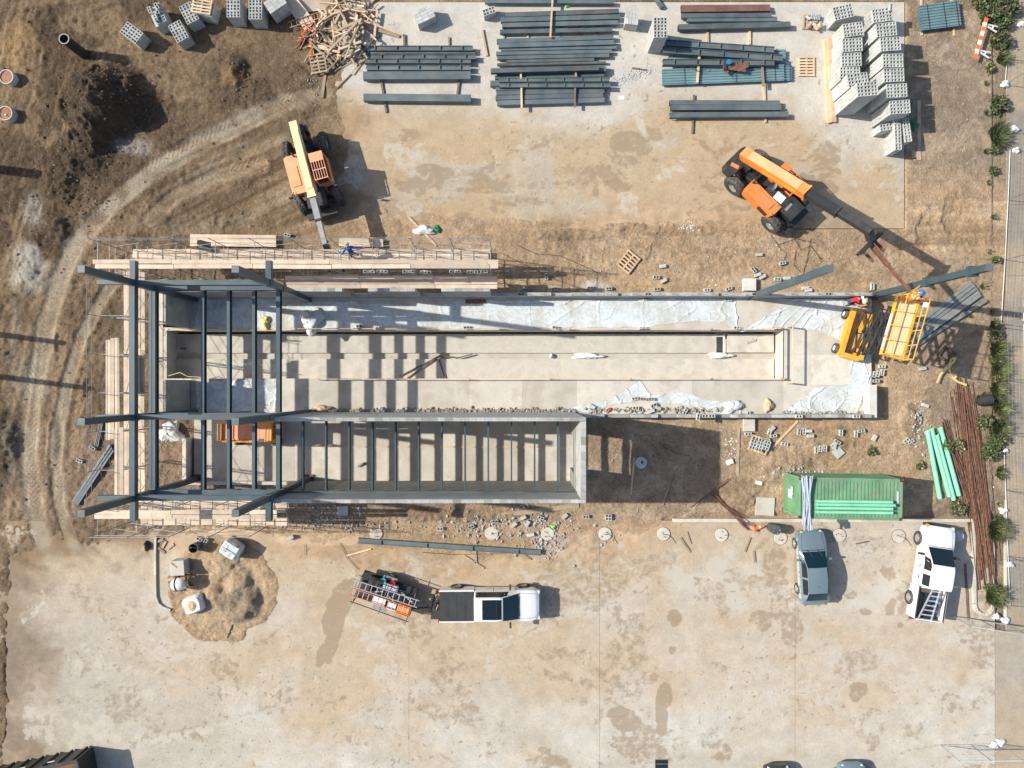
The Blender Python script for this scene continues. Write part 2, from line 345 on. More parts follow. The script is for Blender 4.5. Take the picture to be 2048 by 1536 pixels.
def dirt_alb(U, V):
    nw = np.array((.130,.090,.056)); nwl = np.array((.236,.166,.101)); tan = np.array((.40,.283,.174)); right = np.array((.250,.195,.138)); sand = np.array((.47,.345,.222))
    A = np.broadcast_to(tan, U.shape+(3,)).copy()
    n1 = wob(U, V, 120, 2); wu = U + wob(U, V, 70, 3)*80; wv = V + wob(U, V, 70, 5)*80
    t = sst(760, 560, U + n1*140 + np.maximum(0, V-420)*.45); t = np.maximum(t, sst(330, 190, U+n1*60)*sst(1150, 1010, V)); t = np.maximum(t, sst(700,560,U+n1*80)*sst(505,470,V))
    A = lerp3(A, nw, t); A = lerp3(A, nwl, t*np.clip(sst(.46,.60, fbm(wu/120+7, wv/80, 5, 4, .6)) + sst(300,420,U)*.45 + sst(480,640,V)*.35, 0, 1))
    A = lerp3(A, right, sst(1790, 1830, U+n1*20)*sst(400, 300, V+n1*50))
    A = lerp3(A, (.335,.25,.17), sst(1820, 1880, U)*sst(480,700,V)); A = lerp3(A, (.26,.205,.145), sst(1840,1900,U)*sst(700,850,V))
    A = lerp3(A, (.19,.145,.095), sst(24, 0, V)*sst(640, 700, U))
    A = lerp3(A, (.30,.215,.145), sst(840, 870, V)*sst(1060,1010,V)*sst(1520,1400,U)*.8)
    A = lerp3(A, (.46,.355,.245), sst(.50,.62, fbm(wu/70+2, wv/40, 5, 6, .62))*.45*sst(700,800,U))
    A = lerp3(A, (.25,.18,.118), sst(.55,.66, fbm(wu/44+11, wv/30, 5, 1, .62))*.5*sst(640,720,U))
    # freshly turned dark soil of the spoil heaps
    dk = np.zeros(U.shape)
    for u, v, a, b, s in ((215,215,105,88,.95),(185,310,80,70,.8),(120,380,62,70,.7),(95,455,60,55,.6),(470,165,58,72,.55),(560,190,70,90,.3),(0,900,60,110,.75),(8,60,80,50,.3),(215,880,50,30,.25),(345,430,70,30,.2),(1235,340,60,30,.35)):
        d = np.hypot((U-u)/a, (V-v)/b); dk = np.maximum(dk, s*sst(1.15, .55, d + wob(U, V, 30, 5)*.9))
    A = lerp3(A, (.088,.063,.042), dk)
    # ochre clay and pale lime patches
    for u, v, a, b, s, c in ((40,95,46,66,.7,(.36,.235,.115)),(465,155,26,20,.7,(.30,.19,.09)),(58,540,42,52,.75,(.46,.42,.36)),(70,430,26,40,.55,(.38,.35,.30)),(262,292,46,22,.55,(.34,.32,.29)),
                             (70,760,34,60,.35,(.36,.32,.25)),(640,190,30,14,.5,(.40,.31,.20)),(1190,575,40,14,.5,(.52,.49,.44)),(1095,1085,40,36,.4,(.42,.41,.40)),(1500,560,80,14,.25,(.46,.43,.38)),(1940,470,50,40,.35,(.40,.29,.15)),(1890,300,40,26,.45,(.40,.30,.21))):
        d = np.hypot((U-u)/a, (V-v)/b); A = lerp3(A, c, s*sst(1.2, .4, d + wob(U, V, 24, 6)*1.1))
    # sand heap
    sd = np.zeros(U.shape)
    for u, v, a, b in ((450,1170,112,112),(430,1250,95,44),(415,1100,90,48),(520,1190,50,80),(640,1075,110,16),(1560,1000,60,60)):
        d = np.hypot((U-u)/a, (V-v)/b); sd = np.maximum(sd, sst(1.06, .92, d + wob(U, V, 26, 7)*.45))
    A = lerp3(A, sand, sd*np.where(U > 1200, .4, 1))
    wet = sst(1.1,.8, np.hypot((U-486)/44,(V-1208)/38)+wob(U,V,20,2)*.6); A = lerp3(A, (.27,.215,.155), wet*.8)
    rim_ = sst(1.05,.95,np.hypot((U-445)/118,(V-1185)/112)+wob(U,V,40,1)*.3)*sst(.70,.86,np.hypot((U-445)/118,(V-1185)/112)); A = lerp3(A, (.40,.275,.165), rim_*.7*sst(1000,1090,V))
    tr = np.zeros(U.shape)
    for pts, w, s in ((TRACK_A,22,.9),(TRACK_B,14,.7),(TRACK_C,18,.5),(TRACK_E,12,.5),(TRACK_F,10,.45),(TRACK_G,14,.4)):
        d, sl, _ = segdist(U, V, pts); tr = np.maximum(tr, s*sst(1.25, .5, d/w + wob(U, V, 30, 4)*1.1)*sst(0,90,sl))
    A = lerp3(A, (.305,.255,.185), tr*np.clip(.35+sst(.30,.55,fbm(U/46,V/46,4,3)),0,1))
    s1 = fbm((U*.97+V*.25)/8, V/150, 3, 2)-.5; s2 = fbm((U*.45+V*.89)/8, (U*.89-V*.45)/170, 3, 5)-.5; s3 = fbm(V/8, U/150, 3, 7)-.5
    k1 = sst(190,110,U)*sst(620,420,V); k2 = sst(280,360,U)*sst(700,600,U)*sst(200,260,V)*sst(480,440,V); k3 = sst(700,800,U)*sst(1000,940,U)*0 + sst(1800,1840,U)*sst(380,420,V)*sst(560,500,V); k4 = sst(230,180,U)*sst(560,640,V)*sst(1080,1000,V)
    A = A*(1 + .9*s1*k1 + 1.0*s2*k2 + .8*s3*k3 + .8*(fbm((U*.98+V*.12)/7, V/160, 3, 1)-.5)*k4)[...,None]
    g = .80 + .40*fbm(U/14, V/14, 3, 3); h = .90+.2*fbm(U/260, V/260, 3, 6)
    return A*(g*h)[...,None]
DAMP = ((1350,1235,16,22,0,.9),(1345,1300,10,12,0,.8),(1400,1180,24,26,0,.6),(1530,1240,34,22,0,.7),(1312,1345,10,14,0,.6),(1545,1130,30,50,0,.7),(1560,1205,22,60,0,.6),(1580,1260,26,40,0,.7),
    (1735,1090,46,26,0,.6),(1775,1145,22,16,.6,.8),(1780,1215,9,19,.25,.9),(1728,1222,16,8,.2,.8),(1640,1240,10,8,0,.6),(1700,1190,18,12,0,.7),(1712,1385,24,20,-.7,.8),(1800,1250,8,7,0,.8),
    (1925,1282,10,7,0,.8),(1250,1440,40,22,.3,.8),(1320,1420,9,30,-.1,.9),(1300,1480,44,40,0,.7),(1110,1520,30,12,0,.8),(1090,1500,16,10,0,.8),(690,1395,10,8,0,.8),
    (1420,1480,30,30,.4,.6),(1440,1500,26,20,0,.7),(668,1230,20,50,.3,1.),(645,1310,14,34,.35,1.),(690,1180,24,34,0,.8),(640,1390,40,22,.4,.5),(60,1375,12,9,0,.9),(700,1480,40,12,.3,.6),
    (130,1340,20,30,.3,.5),(230,1255,14,60,-.7,.6),(180,1270,12,40,-.7,.5),(160,1190,20,50,-.5,.6),(1280,1160,60,40,.2,.5),(1200,1180,50,50,0,.6),(1130,1250,50,40,0,.45),(1090,1190,40,26,0,.6),(1180,1120,70,36,0,.6),
    (1260,285,50,26,0,.8),(1310,270,30,18,.3,.7),(1130,345,34,16,0,.6),(1500,330,60,16,0,.5),(860,340,36,12,.1,.8),(820,270,26,14,0,.7),(960,380,70,10,0,.7),(1000,300,40,20,0,.4),(730,240,20,16,0,.7),(1050,400,60,14,0,.7),(1430,250,40,12,0,.5),(1250,320,30,14,0,.7),(1170,360,40,10,0,.6),(1290,430,60,14,0,.5),(1700,420,60,16,0,.5),(1610,400,40,16,0,.4),(1760,360,30,30,0,.4),(1540,55,16,12,0,.6),(1323,1440,12,60,0,.9),(1290,1500,60,30,.2,.7),(1350,1490,40,40,0,.5),(1270,1380,40,16,-.5,.5),(1330,1390,14,26,0,.8))
_ra = random.Random(5); ARCS = []
for _ in range(26):
    u, v = _ra.uniform(40,1950), _ra.uniform(1180,1520); a = _ra.uniform(-.5,.5); k = _ra.uniform(-.004,.004); p = []; 
    for q in range(12): p.append((u, v)); u += 26*math.cos(a); v += 26*math.sin(a); a += 26*k
    ARCS.append((p, _ra.uniform(3,7), _ra.uniform(.12,.34)))
for _ in range(14):
    u, v = _ra.uniform(700,1500), _ra.uniform(250,440); a = _ra.gauss(.1,.4); k = _ra.uniform(-.005,.005); p = []
    for q in range(10): p.append((u, v)); u += 26*math.cos(a); v += 26*math.sin(a); a += 26*k
    ARCS.append((p, _ra.uniform(3,7), _ra.uniform(.15,.35)))
def yard_alb(U, V):
    clean = np.array((.465,.437,.385)); north = V < 700
    wu = U + wob(U, V, 90, 1)*120; wv = V + wob(U, V, 90, 4)*90
    n1 = fbm(wu/170, wv/120, 5, 1, .58); n2 = fbm(wu/60, wv/46, 5, 3, .6); n3 = fbm(U/18, V/18, 4, 5)
    A = np.broadcast_to(clean, U.shape+(3,)).copy()
    dN = np.clip(sst(165, 285, V + (n1-.5)*200 - sst(1500,1750,U)*60)*1.05 + (n2-.5)*.6, 0, 1)
    A = lerp3(A, (.40,.305,.198), np.where(north, dN, 0))
    dS = np.clip(.70 + (n1-.5)*1.8 + (n2-.5)*.8 - sst(1330, 1530, V)*.35 - sst(1700, 1950, U)*.15 + sst(1260,1080,V)*.4*sst(1560,1250,U), 0, 1)
    A = lerp3(A, (.415,.325,.223), np.where(north, 0, dS*.92))
    gS = sst(560, 60, U + (n1-.5)*260)*sst(1120, 1200, V)*.7 + sst(.52,.64,fbm(wu/200+3,wv/120,4,2))*.5*sst(1300,1420,V)
    A = lerp3(A, (.385,.352,.295), np.where(north, sst(.52,.66,fbm(wu/120+9,wv/90,4,2))*.6*sst(230,320,V), np.clip(gS,0,.85)))
    # earth dragged over the slab edges takes the colour of the ground beside it
    eN = np.maximum(sst(760, 668, U + (n2-.5)*140)*sst(150,230,V), sst(395, 452, V + (n2-.5)*90)*sst(1700,1540,U + (n1-.5)*200)); eS = sst(60, 0, V-np.interp(U,*YB) + (n2-.5)*120)*sst(1420,1300,U)
    e = np.where(north, eN, np.maximum(eS, .75*sst(170, 20, U+(n2-.5)*160+(n1-.5)*200)))
    D = dirt_alb(U, V); A = A*(1-e[...,None]) + D*e[...,None]
    return A*(.90 + .20*n3)[...,None]
def yard_msk(U, V):
    north = V < 700
    wu = U + wob(U, V, 60, 2)*70; wv = V + wob(U, V, 60, 6)*60; n2 = fbm(wu/46, wv/40, 5, 3, .6)
    cov = np.where(north, sst(.46,.66, fbm(wu/110+4, wv/40, 5, 7, .6))*sst(215,300,V)*.62, sst(.50,.68, fbm(wu/90+1, wv/70, 5, 6, .6))*.50)
    for u, v, a, b, r, s in DAMP:
        q_ = (np.abs(U-u) < 2.2*max(a,b)) & (np.abs(V-v) < 2.2*max(a,b))
        if not q_.any(): continue
        c, q = math.cos(r), math.sin(r); du = U[q_]-u; dv = V[q_]-v; d = np.hypot((du*c+dv*q)/a, (-du*q+dv*c)/b); cov[q_] = np.maximum(cov[q_], s*.8*sst(1.15,.75, d + (n2[q_]-.5)*1.2))
    for p, w, s in ARCS:
        pa = np.array(p); q_ = (U > pa[:,0].min()-12) & (U < pa[:,0].max()+12) & (V > pa[:,1].min()-12) & (V < pa[:,1].max()+12)
        if not q_.any(): continue
        d, _, _ = segdist(U[q_], V[q_], p); cov[q_] = np.maximum(cov[q_], (s+.16)*sst(1.1,.4,d/w + (n2[q_]-.5)*.8))
    for p, w, s in (([(706,1165),(675,1240),(654,1315)],19,.8),([(1150,1112),(1240,1140),(1330,1120)],30,.55),([(760,1120),(900,1140),(1100,1135)],14,.4),([(150,1150),(260,1280),(330,1360)],16,.5),([(90,1150),(190,1290),(250,1360)],13,.45),([(20,1390),(100,1405),(190,1395),(280,1370)],12,.5),([(720,330),(900,345),(1050,370),(1230,372)],14,.5),([(700,420),(900,398),(1100,405)],13,.5)):
        d, _, _ = segdist(U, V, p); cov = np.maximum(cov, s*.85*sst(1.15,.6,d/w + (n2-.5)*1.3))
    spot = fbm(U/7, V/7, 2, 5); cov = np.maximum(cov, .62*sst(.70,.78,spot)*sst(.45,.6,fbm(U/140+5,V/100,3,4)))
    pale = sst(.56,.70, fbm(wu/70+21, wv/60, 5, 2, .6))*.55*np.where(north, sst(230,300,V), 1)
    for p, w in (([(1190,1130),(1230,1230),(1245,1300)],6),([(1240,1120),(1300,1160)],6),([(1310,1400),(1320,1470),(1350,1520)],5),([(1280,1440),(1310,1500)],6),([(1150,1110),(1180,1190)],5),([(1340,1140),(1420,1200),(1480,1210)],22),([(1430,1130),(1470,1180)],20),([(300,1480),(420,1460)],16),([(1270,220),(1290,270)],10)):
        d, _, _ = segdist(U, V, p); pale = np.maximum(pale, .75*sst(1.2,.3,d/w + (n2-.5)))
    return np.stack([cov, pale, cov*0], -1)
def dirt_height(U, V):
    dm, mN, mS = dirt_mask(U, V)
    clod = np.clip(.30 + sst(700,300,U)*.55 + sst(1480,1560,V)*0, 0, 1)
    clod = np.maximum(clod, .55*sst(455,465,V)*sst(590,540,V)*sst(900,1000,U)); clod = np.maximum(clod, .5*sst(845,860,V)*sst(1070,1030,V)*sst(560,620,U))
    clod = np.maximum(clod, .6*sst(1820,1860,U)*sst(400,460,V)); clod = np.maximum(clod, .5*sst(1140,1160,V*0+1150)*sst(20,0,V))
    hm = np.zeros(U.shape)
    for u, v, a, b, h in MOUNDS:
        d = np.hypot((U-u)/a, (V-v)/b) + wob(U, V, 40, 2)*.5; e = h*sst(1.05, .1, d); hm = hm + e; clod = np.maximum(clod, np.where(abs(h) > .3, 1.15, .9)*sst(1.1,.7,d))
    tr = np.zeros(U.shape)
    for pts, w in ((TRACK_A,20),(TRACK_B,13),(TRACK_C,16)):
        d, _, _ = segdist(U, V, pts); tr = np.maximum(tr, sst(1.2,.7,d/w)); hm = hm - .05*sst(1.1,.5,d/w) + .05*np.exp(-((d/w-1.35)/.3)**2)*sst(1060,960,V)
    clod = clod*(1-.75*tr); clod = np.where(V > 1055, np.minimum(clod, .78), clod)
    r = 1-2*np.abs(fbm(U/22, V/22, 4, 1)-.5)
    z = (fbm(U/200, V/200, 3, 4)-.5)*.10 + (fbm(U/60, V/60, 4, 5)-.5)*.12*clod + (r-.7)*.10*clod + (vn(U/6.2, V/6.2, 3)-.5)*.12*clod*clod + (vn(U/11+5, V/11, 6)-.5)*.10*clod*clod + (vn(U/4.1+5, V/4.1, 1)-.5)*.07*clod
    z = z + hm + .05*(fbm((U*.97+V*.25)/8, V/150, 3, 2)-.5)*sst(190,110,U)*sst(620,420,V) + .06*(fbm((U*.45+V*.89)/8, (U*.89-V*.45)/170, 3, 5)-.5)*sst(280,360,U)*sst(700,600,U)*sst(200,260,V)*sst(480,440,V)
    near = sst(40, 0, np.abs(box_sd(U, V, 668, 5, 1808, 457)))*sst(1400,1500,U) + sst(30,6,np.abs(V-5))*sst(700,740,U)*.0
    z = z*(1-.7*np.clip(near,0,1))
    sb2 = sst(1.02,.85,np.hypot((U-445)/118,(V-1178)/112))*sst(1050,1075,V); z = z + sb2*.07
    z = np.where(dm > .001, -.16 + (.20 + np.clip(z, -.14, 3))*dm, -.16)
    crispN = sst(6, 0, np.abs(box_sd(U, V, 668, 5, 1808, 457)))*sst(1000,1060,U)*sst(440,420,V)
    z = np.where(crispN > .3, np.minimum(z, -.02), z)
    z = np.where(sst(1975,1995,U)*(V>0) > .5, np.minimum(z, -.03), z)
    # cut for the service pit and pads of the two buildings
    pit = box_sd(U, V, 325, 640, 1600, 772) < 0; z = np.where(pit, -2.0, z)
    pad = box_sd(U, V, 372, 590, 1770, 965) < 0; z = np.where(pad & (box_sd(U, V, 1160, 838, 1900, 1000) > 4), np.minimum(z, -.10), z)
    pad2 = box_sd(U, V, 388, 835, 1155, 965) < 0; z = np.where(pad2, np.minimum(z, -.10), z)
    return z, clod, tr
def attr(me, name, data, typ='FLOAT_COLOR'):
    a = me.attributes.new(name, typ, 'POINT')
    if typ == 'FLOAT_COLOR':
        d = np.ones((len(data), 4), np.float32); d[:, :data.shape[1]] = data; a.data.foreach_set('color', d.ravel())
    else: a.data.foreach_set('vector', np.ascontiguousarray(data, np.float32).ravel())
def grid_mesh(name, xs, ys, Z, mat, alb, msk, trk=None, skip=None):
    nx, ny = len(xs), len(ys); X, Y = np.meshgrid(xs, ys)
    co = np.stack([X, Y, Z], -1).reshape(-1, 3).astype(np.float32)
    i = np.arange(nx*ny).reshape(ny, nx); q = np.stack([i[:-1,:-1], i[:-1,1:], i[1:,1:], i[1:,:-1]], -1).reshape(-1, 4)
    me = bpy.data.meshes.new(name); me.vertices.add(len(co)); me.vertices.foreach_set('co', co.ravel())
    me.loops.add(q.size); me.loops.foreach_set('vertex_index', q.ravel().astype(np.int32))
    me.polygons.add(len(q)); me.polygons.foreach_set('loop_start', np.arange(0, q.size, 4, dtype=np.int32))
    me.update(calc_edges=True); me.polygons.foreach_set('use_smooth', np.ones(len(q), bool))
    me.materials.append(mat); attr(me, 'alb', alb.reshape(-1, 3)); attr(me, 'msk', msk.reshape(-1, msk.shape[-1]))
    if trk is not None: attr(me, 'trk', trk.reshape(-1, 3), 'FLOAT_VECTOR')
    return me
def ground_mat(name, dirt=True):
    m = bpy.data.materials.new(name); m.use_nodes = True; nt = m.node_tree; nt.nodes.clear(); L = nt.links.new
    out = nd(nt, 'ShaderNodeOutputMaterial'); b = nd(nt, 'ShaderNodeBsdfPrincipled'); L(b.outputs[0], out.inputs[0])
    at = nd(nt, 'ShaderNodeAttribute', attribute_name='alb'); mk = nd(nt, 'ShaderNodeAttribute', attribute_name='msk')
    sp = nd(nt, 'ShaderNodeSeparateColor'); L(mk.outputs['Color'], sp.inputs[0])
    g = nd(nt, 'ShaderNodeNewGeometry'); pos = g.outputs['Position']
    fA, nA = noise_fac(nt, pos, 1.3, 6, .62); fB, nB = noise_fac(nt, pos, 7, 5, .65); fC, nC = noise_fac(nt, pos, 30, 3, .6)
    amp = (.30,.50,.36) if dirt else (.16,.20,.16)
    k = mth(nt,'MULTIPLY', mth(nt,'MULTIPLY', mth(nt,'MULTIPLY_ADD',fA,amp[0],1-amp[0]/2), mth(nt,'MULTIPLY_ADD',fB,amp[1],1-amp[1]/2)), mth(nt,'MULTIPLY_ADD',fC,amp[2],1-amp[2]/2))
    c = mixc(nt, 1.0, at.outputs['Color'], k, 'MULTIPLY')
    vo = nd(nt, 'ShaderNodeTexVoronoi'); vo.inputs['Scale'].default_value = 9 if dirt else 5; L(pos, vo.inputs['Vector'])
    if dirt:
        near = nd(nt, 'ShaderNodeMapRange'); near.inputs[1].default_value = .34; near.inputs[2].default_value = .20; L(vo.outputs['Distance'], near.inputs[0])
        sc_ = nd(nt, 'ShaderNodeSeparateColor'); L(vo.outputs['Color'], sc_.inputs[0])
        pick = mth(nt, 'GREATER_THAN', sc_.outputs[0], .86); c = mixc(nt, mth(nt,'MULTIPLY',mth(nt,'MULTIPLY',near.outputs[0],pick),.5), c, (.46,.41,.34))
        pick2 = mth(nt, 'LESS_THAN', sc_.outputs[0], .12); c = mixc(nt, mth(nt,'MULTIPLY',mth(nt,'MULTIPLY',near.outputs[0],pick2),.55), c, (.10,.078,.056))
        ta = nd(nt, 'ShaderNodeAttribute', attribute_name='trk'); sv = nd(nt, 'ShaderNodeSeparateXYZ'); L(ta.outputs['Vector'], sv.inputs[0])
        ph = mth(nt,'ADD', mth(nt,'MULTIPLY', sv.outputs[0], 2*math.pi/10.5), mth(nt,'MULTIPLY', mth(nt,'ABSOLUTE', sv.outputs[1]), .55))
        wv = mth(nt,'MULTIPLY', mth(nt,'SINE', mth(nt,'ADD', ph, mth(nt,'MULTIPLY',nB,3.0))), sv.outputs[2])
        _, nD = noise_fac(nt, pos, 4.5, 7, .78)
        h = mth(nt,'ADD', mth(nt,'MULTIPLY', mth(nt,'ADD', mth(nt,'MULTIPLY',nD,.20), mth(nt,'MULTIPLY',nC,.03)), mth(nt,'ADD', sp.outputs[1], .28)), mth(nt,'MULTIPLY', wv, .009))
        bp = nd(nt, 'ShaderNodeBump'); bp.inputs['Strength'].default_value = 1.0; bp.inputs['Distance'].default_value = 1.0; L(h, bp.inputs['Height']); L(bp.outputs[0], b.inputs['Normal'])
    else:
        _, hf = noise_fac(nt, pos, 2.2, 9, .72)
        def cover(src, col, k, amt):
            r = nd(nt, 'ShaderNodeMapRange'); r.inputs[1].default_value = .42; r.inputs[2].default_value = .60
            L(mth(nt,'ADD', src, mth(nt,'MULTIPLY', mth(nt,'SUBTRACT', hf, .5), k)), r.inputs[0]); return mixc(nt, mth(nt,'MULTIPLY', r.outputs[0], amt), c, col)
        c = cover(sp.outputs[1], (.47,.43,.365), 1.5, .7)
        c = cover(sp.outputs[0], (.255,.19,.125), 1.3, .66)
        vo.inputs['Scale'].default_value = 2.6
        near = nd(nt, 'ShaderNodeMapRange'); near.inputs[1].default_value = .10; near.inputs[2].default_value = .05; L(vo.outputs['Distance'], near.inputs[0])
        sc_ = nd(nt, 'ShaderNodeSeparateColor'); L(vo.outputs['Color'], sc_.inputs[0])
        gate, _ = noise_fac(nt, pos, .22, 3, .6, .48, .62)
        pick = mth(nt,'MULTIPLY', mth(nt, 'GREATER_THAN', sc_.outputs[0], .72), gate)
        c = mixc(nt, mth(nt,'MULTIPLY',mth(nt,'MULTIPLY',near.outputs[0],pick),.5), c, (.13,.105,.08))
        h = mth(nt,'ADD', mth(nt,'MULTIPLY',nB,.012), mth(nt,'MULTIPLY',nC,.006))
        bp = nd(nt, 'ShaderNodeBump'); bp.inputs['Strength'].default_value = .8; bp.inputs['Distance'].default_value = 1.0; L(h, bp.inputs['Height']); L(bp.outputs[0], b.inputs['Normal'])
    L(c, b.inputs['Base Color']); b.inputs['Roughness'].default_value = .95; b.inputs['Specular IOR Level'].default_value = .15
    return m
dirt_m = ground_mat('site_earth', True); yard_m = ground_mat('yard_concrete', False)

def uv_of(xs, ys):
    X, Y = np.meshgrid(xs, ys); return X*S+1024, 768-Y*S
st = .088
far = np.array([1,3,8,20,60,160,420])
xs = np.concatenate([-34.2-far[::-1], np.arange(-34.2, 34.3, st), 34.3+far]); ys = np.concatenate([-26-far[::-1], np.arange(-26, 26.1, st), 26.2+far])
U, V = uv_of(xs, ys)
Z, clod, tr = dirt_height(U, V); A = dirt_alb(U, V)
trk = np.zeros(U.shape+(3,), np.float32); best = np.full(U.shape, 1e9)
for pts, w in ((TRACK_A,20),(TRACK_B,13),(TRACK_C,16)):
    d, ss, sd = segdist(U, V, pts); m = d < best; best = np.where(m, d, best)
    for i, q in enumerate((ss, sd, sst(1.1,.7,d/w)*sst(.38,.60,fbm(U/34+3,V/34,4,2)))): trk[...,i] = np.where(m, q, trk[...,i])
fo = np.clip(sst(1200,1500,np.abs(U-1024))+sst(930,1150,np.abs(V-768)),0,1); A = lerp3(A, (.30,.22,.145), fo); Z = Z*(1-fo)
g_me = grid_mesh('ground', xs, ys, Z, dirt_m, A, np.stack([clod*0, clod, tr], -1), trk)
struct(link('ground', g_me))
GX, GY, GZ = xs, ys, Z
def gz(u, v):
    x, y = (u-1024)/S, (768-v)/S; i = min(max(np.searchsorted(GX, x)-1, 0), len(GX)-2); j = min(max(np.searchsorted(GY, y)-1, 0), len(GY)-2)
    return float(GZ[j, i])

def slab_panel(name, u0, v0, u1, v1, ztop, thick, parent, mat=yard_m, alb_fn=yard_alb, step=.1, msk_fn=None):
    x0, x1 = (u0-1024)/S, (u1-1024)/S; y1, y0 = (768-v0)/S, (768-v1)/S
    nx = max(2, int((x1-x0)/step)+1); ny = max(2, int((y1-y0)/step)+1)
    xs = np.linspace(x0, x1, nx); ys = np.linspace(y0, y1, ny); U, V = uv_of(xs, ys)
    Z = np.full(U.shape, ztop) + (fbm(U/90, V/90, 2, 1)-.5)*.012
    xs2 = np.concatenate([[x0], xs, [x1]]); ys2 = np.concatenate([[y0], ys, [y1]])
    Z2 = np.full((ny+2, nx+2), ztop-thick); Z2[1:-1,1:-1] = Z
    U2, V2 = uv_of(xs2, ys2); A = alb_fn(U2, V2)
    me = grid_mesh(name, xs2, ys2, Z2, mat, A, msk_fn(U2, V2) if msk_fn else np.zeros(U2.shape+(3,), np.float32))
    me.set_sharp_from_angle(angle=math.radians(40))
    return link(name, me, parent)
def group_struct(name, loc=(0,0,0)):
    o = bpy.data.objects.new(name, None); COL.objects.link(o); o.location = loc; return struct(o)

yn = group_struct('storage_yard')
slab_panel('slab_panel', 668, 5, 1808, 457, .03, .12, yn, msk_fn=yard_msk)
ys_ = group_struct('parking_yard')
for u0, u1 in ((-260,817.8),(818.1,1198.8),(1199.3,1589.6),(1590.2,1989.2)):
    for v0, v1 in ((1040 if u0 > 1500 else 1041,1700),):
        slab_panel('slab_panel', u0, v0, u1, v1, .03, .12, ys_, msk_fn=yard_msk)
def apron_alb(U, V):
    n = fbm(U/70, V/70, 5, 2); A = np.broadcast_to(np.array((.34,.295,.235)), U.shape+(3,)).copy()
    A = lerp3(A, (.39,.305,.205), np.clip(sst(1320,1480,V)*.6 + (n-.5)*.6, 0, 1)); A = lerp3(A, (.31,.30,.275), sst(.48,.62,n)*.5*sst(1540,1250,V)); return A*(.9+.2*fbm(U/16,V/16,3,4))[...,None]
ap = group_struct('driveway_apron')
slab_panel('slab_panel', 1990.4, 1262, 2300, 1700, .03, .12, ap, alb_fn=apron_alb)
def walk_alb(U, V):
    n = fbm(U/60, V/90, 5, 3); A = np.broadcast_to(np.array((.25,.22,.18)), U.shape+(3,)).copy()
    A = lerp3(A, (.36,.285,.195), sst(.45,.62,n)*.7); return A*(.88+.24*fbm(U/10,V/10,3,4))[...,None]
pv = group_struct('pavement')
for k, v0 in enumerate(range(-300, 1262, 142)):
    slab_panel('pavement_slab', 2013, v0+.6, 2300, min(v0+141.4, 1261), .02, .12, pv, alb_fn=walk_alb, step=.25)

# kerbs
def kerb_run(pts, w, h, parent, z0=-.1, mat=None):
    for a, b in zip(pts[:-1], pts[1:]):
        m = MB(); A_ = P(*a); B_ = P(*b); d = (B_-A_).normalized()*.003
        m.bar(A_+d+Vector((0,0,(h+z0)/2)), B_-d+Vector((0,0,(h+z0)/2)), w, h-z0)
        o = m.build('kerb_stone', mat or foot_m, parent)
kb = group_struct('kerb')
xs_k = [1345,1420,1495,1570,1645,1720,1795,1870,1941]
kerb_run([(x,1040) for x in xs_k], .2, .15, kb)
kerb_run([(1944,1037),(1945,1100),(1946,1160),(1947,1205)], .2, .15, kb)
arc = [(1966+19*math.cos(t),1207+21*math.sin(t)) for t in np.linspace(math.pi, 0, 9)]
kerb_run(arc, .2, .15, kb); kerb_run([arc[-1],(1985,1195)], .2, .15, kb)
kerb_run([(2011,v) for v in (1000,1060,1120,1180,1235)], .1, .06, kb, mat=conc)
k2 = group_struct('sand_bay_kerb')
kerb_run([(313,1072),(312,1110),(312,1150),(313,1192),(318,1206),(328,1214),(343,1219)], .14, .16, k2, mat=conc)
dg_ = group_struct('drain_grate', P(1323,1527)+Vector((0,0,.03)))
m_ = MB(); m_.box((0,0,.004),(.8,.6,.004)); m_.build('grate_pit', hollow, dg_)
for k_ in range(9):
    m_ = MB(); m_.box((-.36+k_*.09,0,.02),(.03,.58,.02)); m_.build('grate_bar', steel_dark, dg_)
for k_ in (-1,0,1):
    m_ = MB(); m_.box((0,k_*.28,.024),(.8,.03,.02)); m_.build('grate_frame', galv, dg_)

# ================================================================== BUILDINGS UNDER CONSTRUCTION
# ---- one hollow concrete block, shared by every loose and stacked block
def block_mesh(L=.39, W=.19, Hh=.19, name='concrete_block'):
    xs = [-L/2, -L/2+.033, -.017, .017, L/2-.033, L/2]; ys = [-W/2, -W/2+.033, W/2-.033, W/2]
    v = []; f = []; idx = {}
    def vid(i, j, k):
        if (i,j,k) not in idx: idx[(i,j,k)] = len(v); v.append((xs[i], ys[j], k*Hh))
        return idx[(i,j,k)]
    hole = {(1,1),(3,1)}
    for i in range(5):
        for j in range(3):
            if (i,j) in hole:
                a,b,c,d = (i,j),(i+1,j),(i+1,j+1),(i,j+1)
                for p,q in ((a,b),(b,c),(c,d),(d,a)): f.append((vid(*q,0),vid(*p,0),vid(*p,1),vid(*q,1)))
            else: f.append((vid(i,j,1),vid(i+1,j,1),vid(i+1,j+1,1),vid(i,j+1,1)))
    for (a,b) in (((0,0),(5,0)),((5,0),(5,3)),((5,3),(0,3)),((0,3),(0,0))):
        f.append((vid(*a,0),vid(*b,0),vid(*b,1),vid(*a,1)))
    f.append((vid(0,0,0),vid(0,3,0),vid(5,3,0),vid(5,0,0)))
    me = bpy.data.meshes.new(name); me.from_pydata(v, [], f); me.materials.append(cmu); me.update(); return me
BLOCK = block_mesh()
def solid_block_mesh(L, W, Hh, name, mat):
    m = MB(); m.box((0,0,Hh/2), (L,W,Hh)); return m.mesh(name, mat)
CAPB = block_mesh(.392, .196, .19, 'wall_block'); CAPB.materials.clear(); CAPB.materials.append(cmu_wall)
CAPS = solid_block_mesh(.392, .196, .19, 'wall_block_filled', cmu_wall)
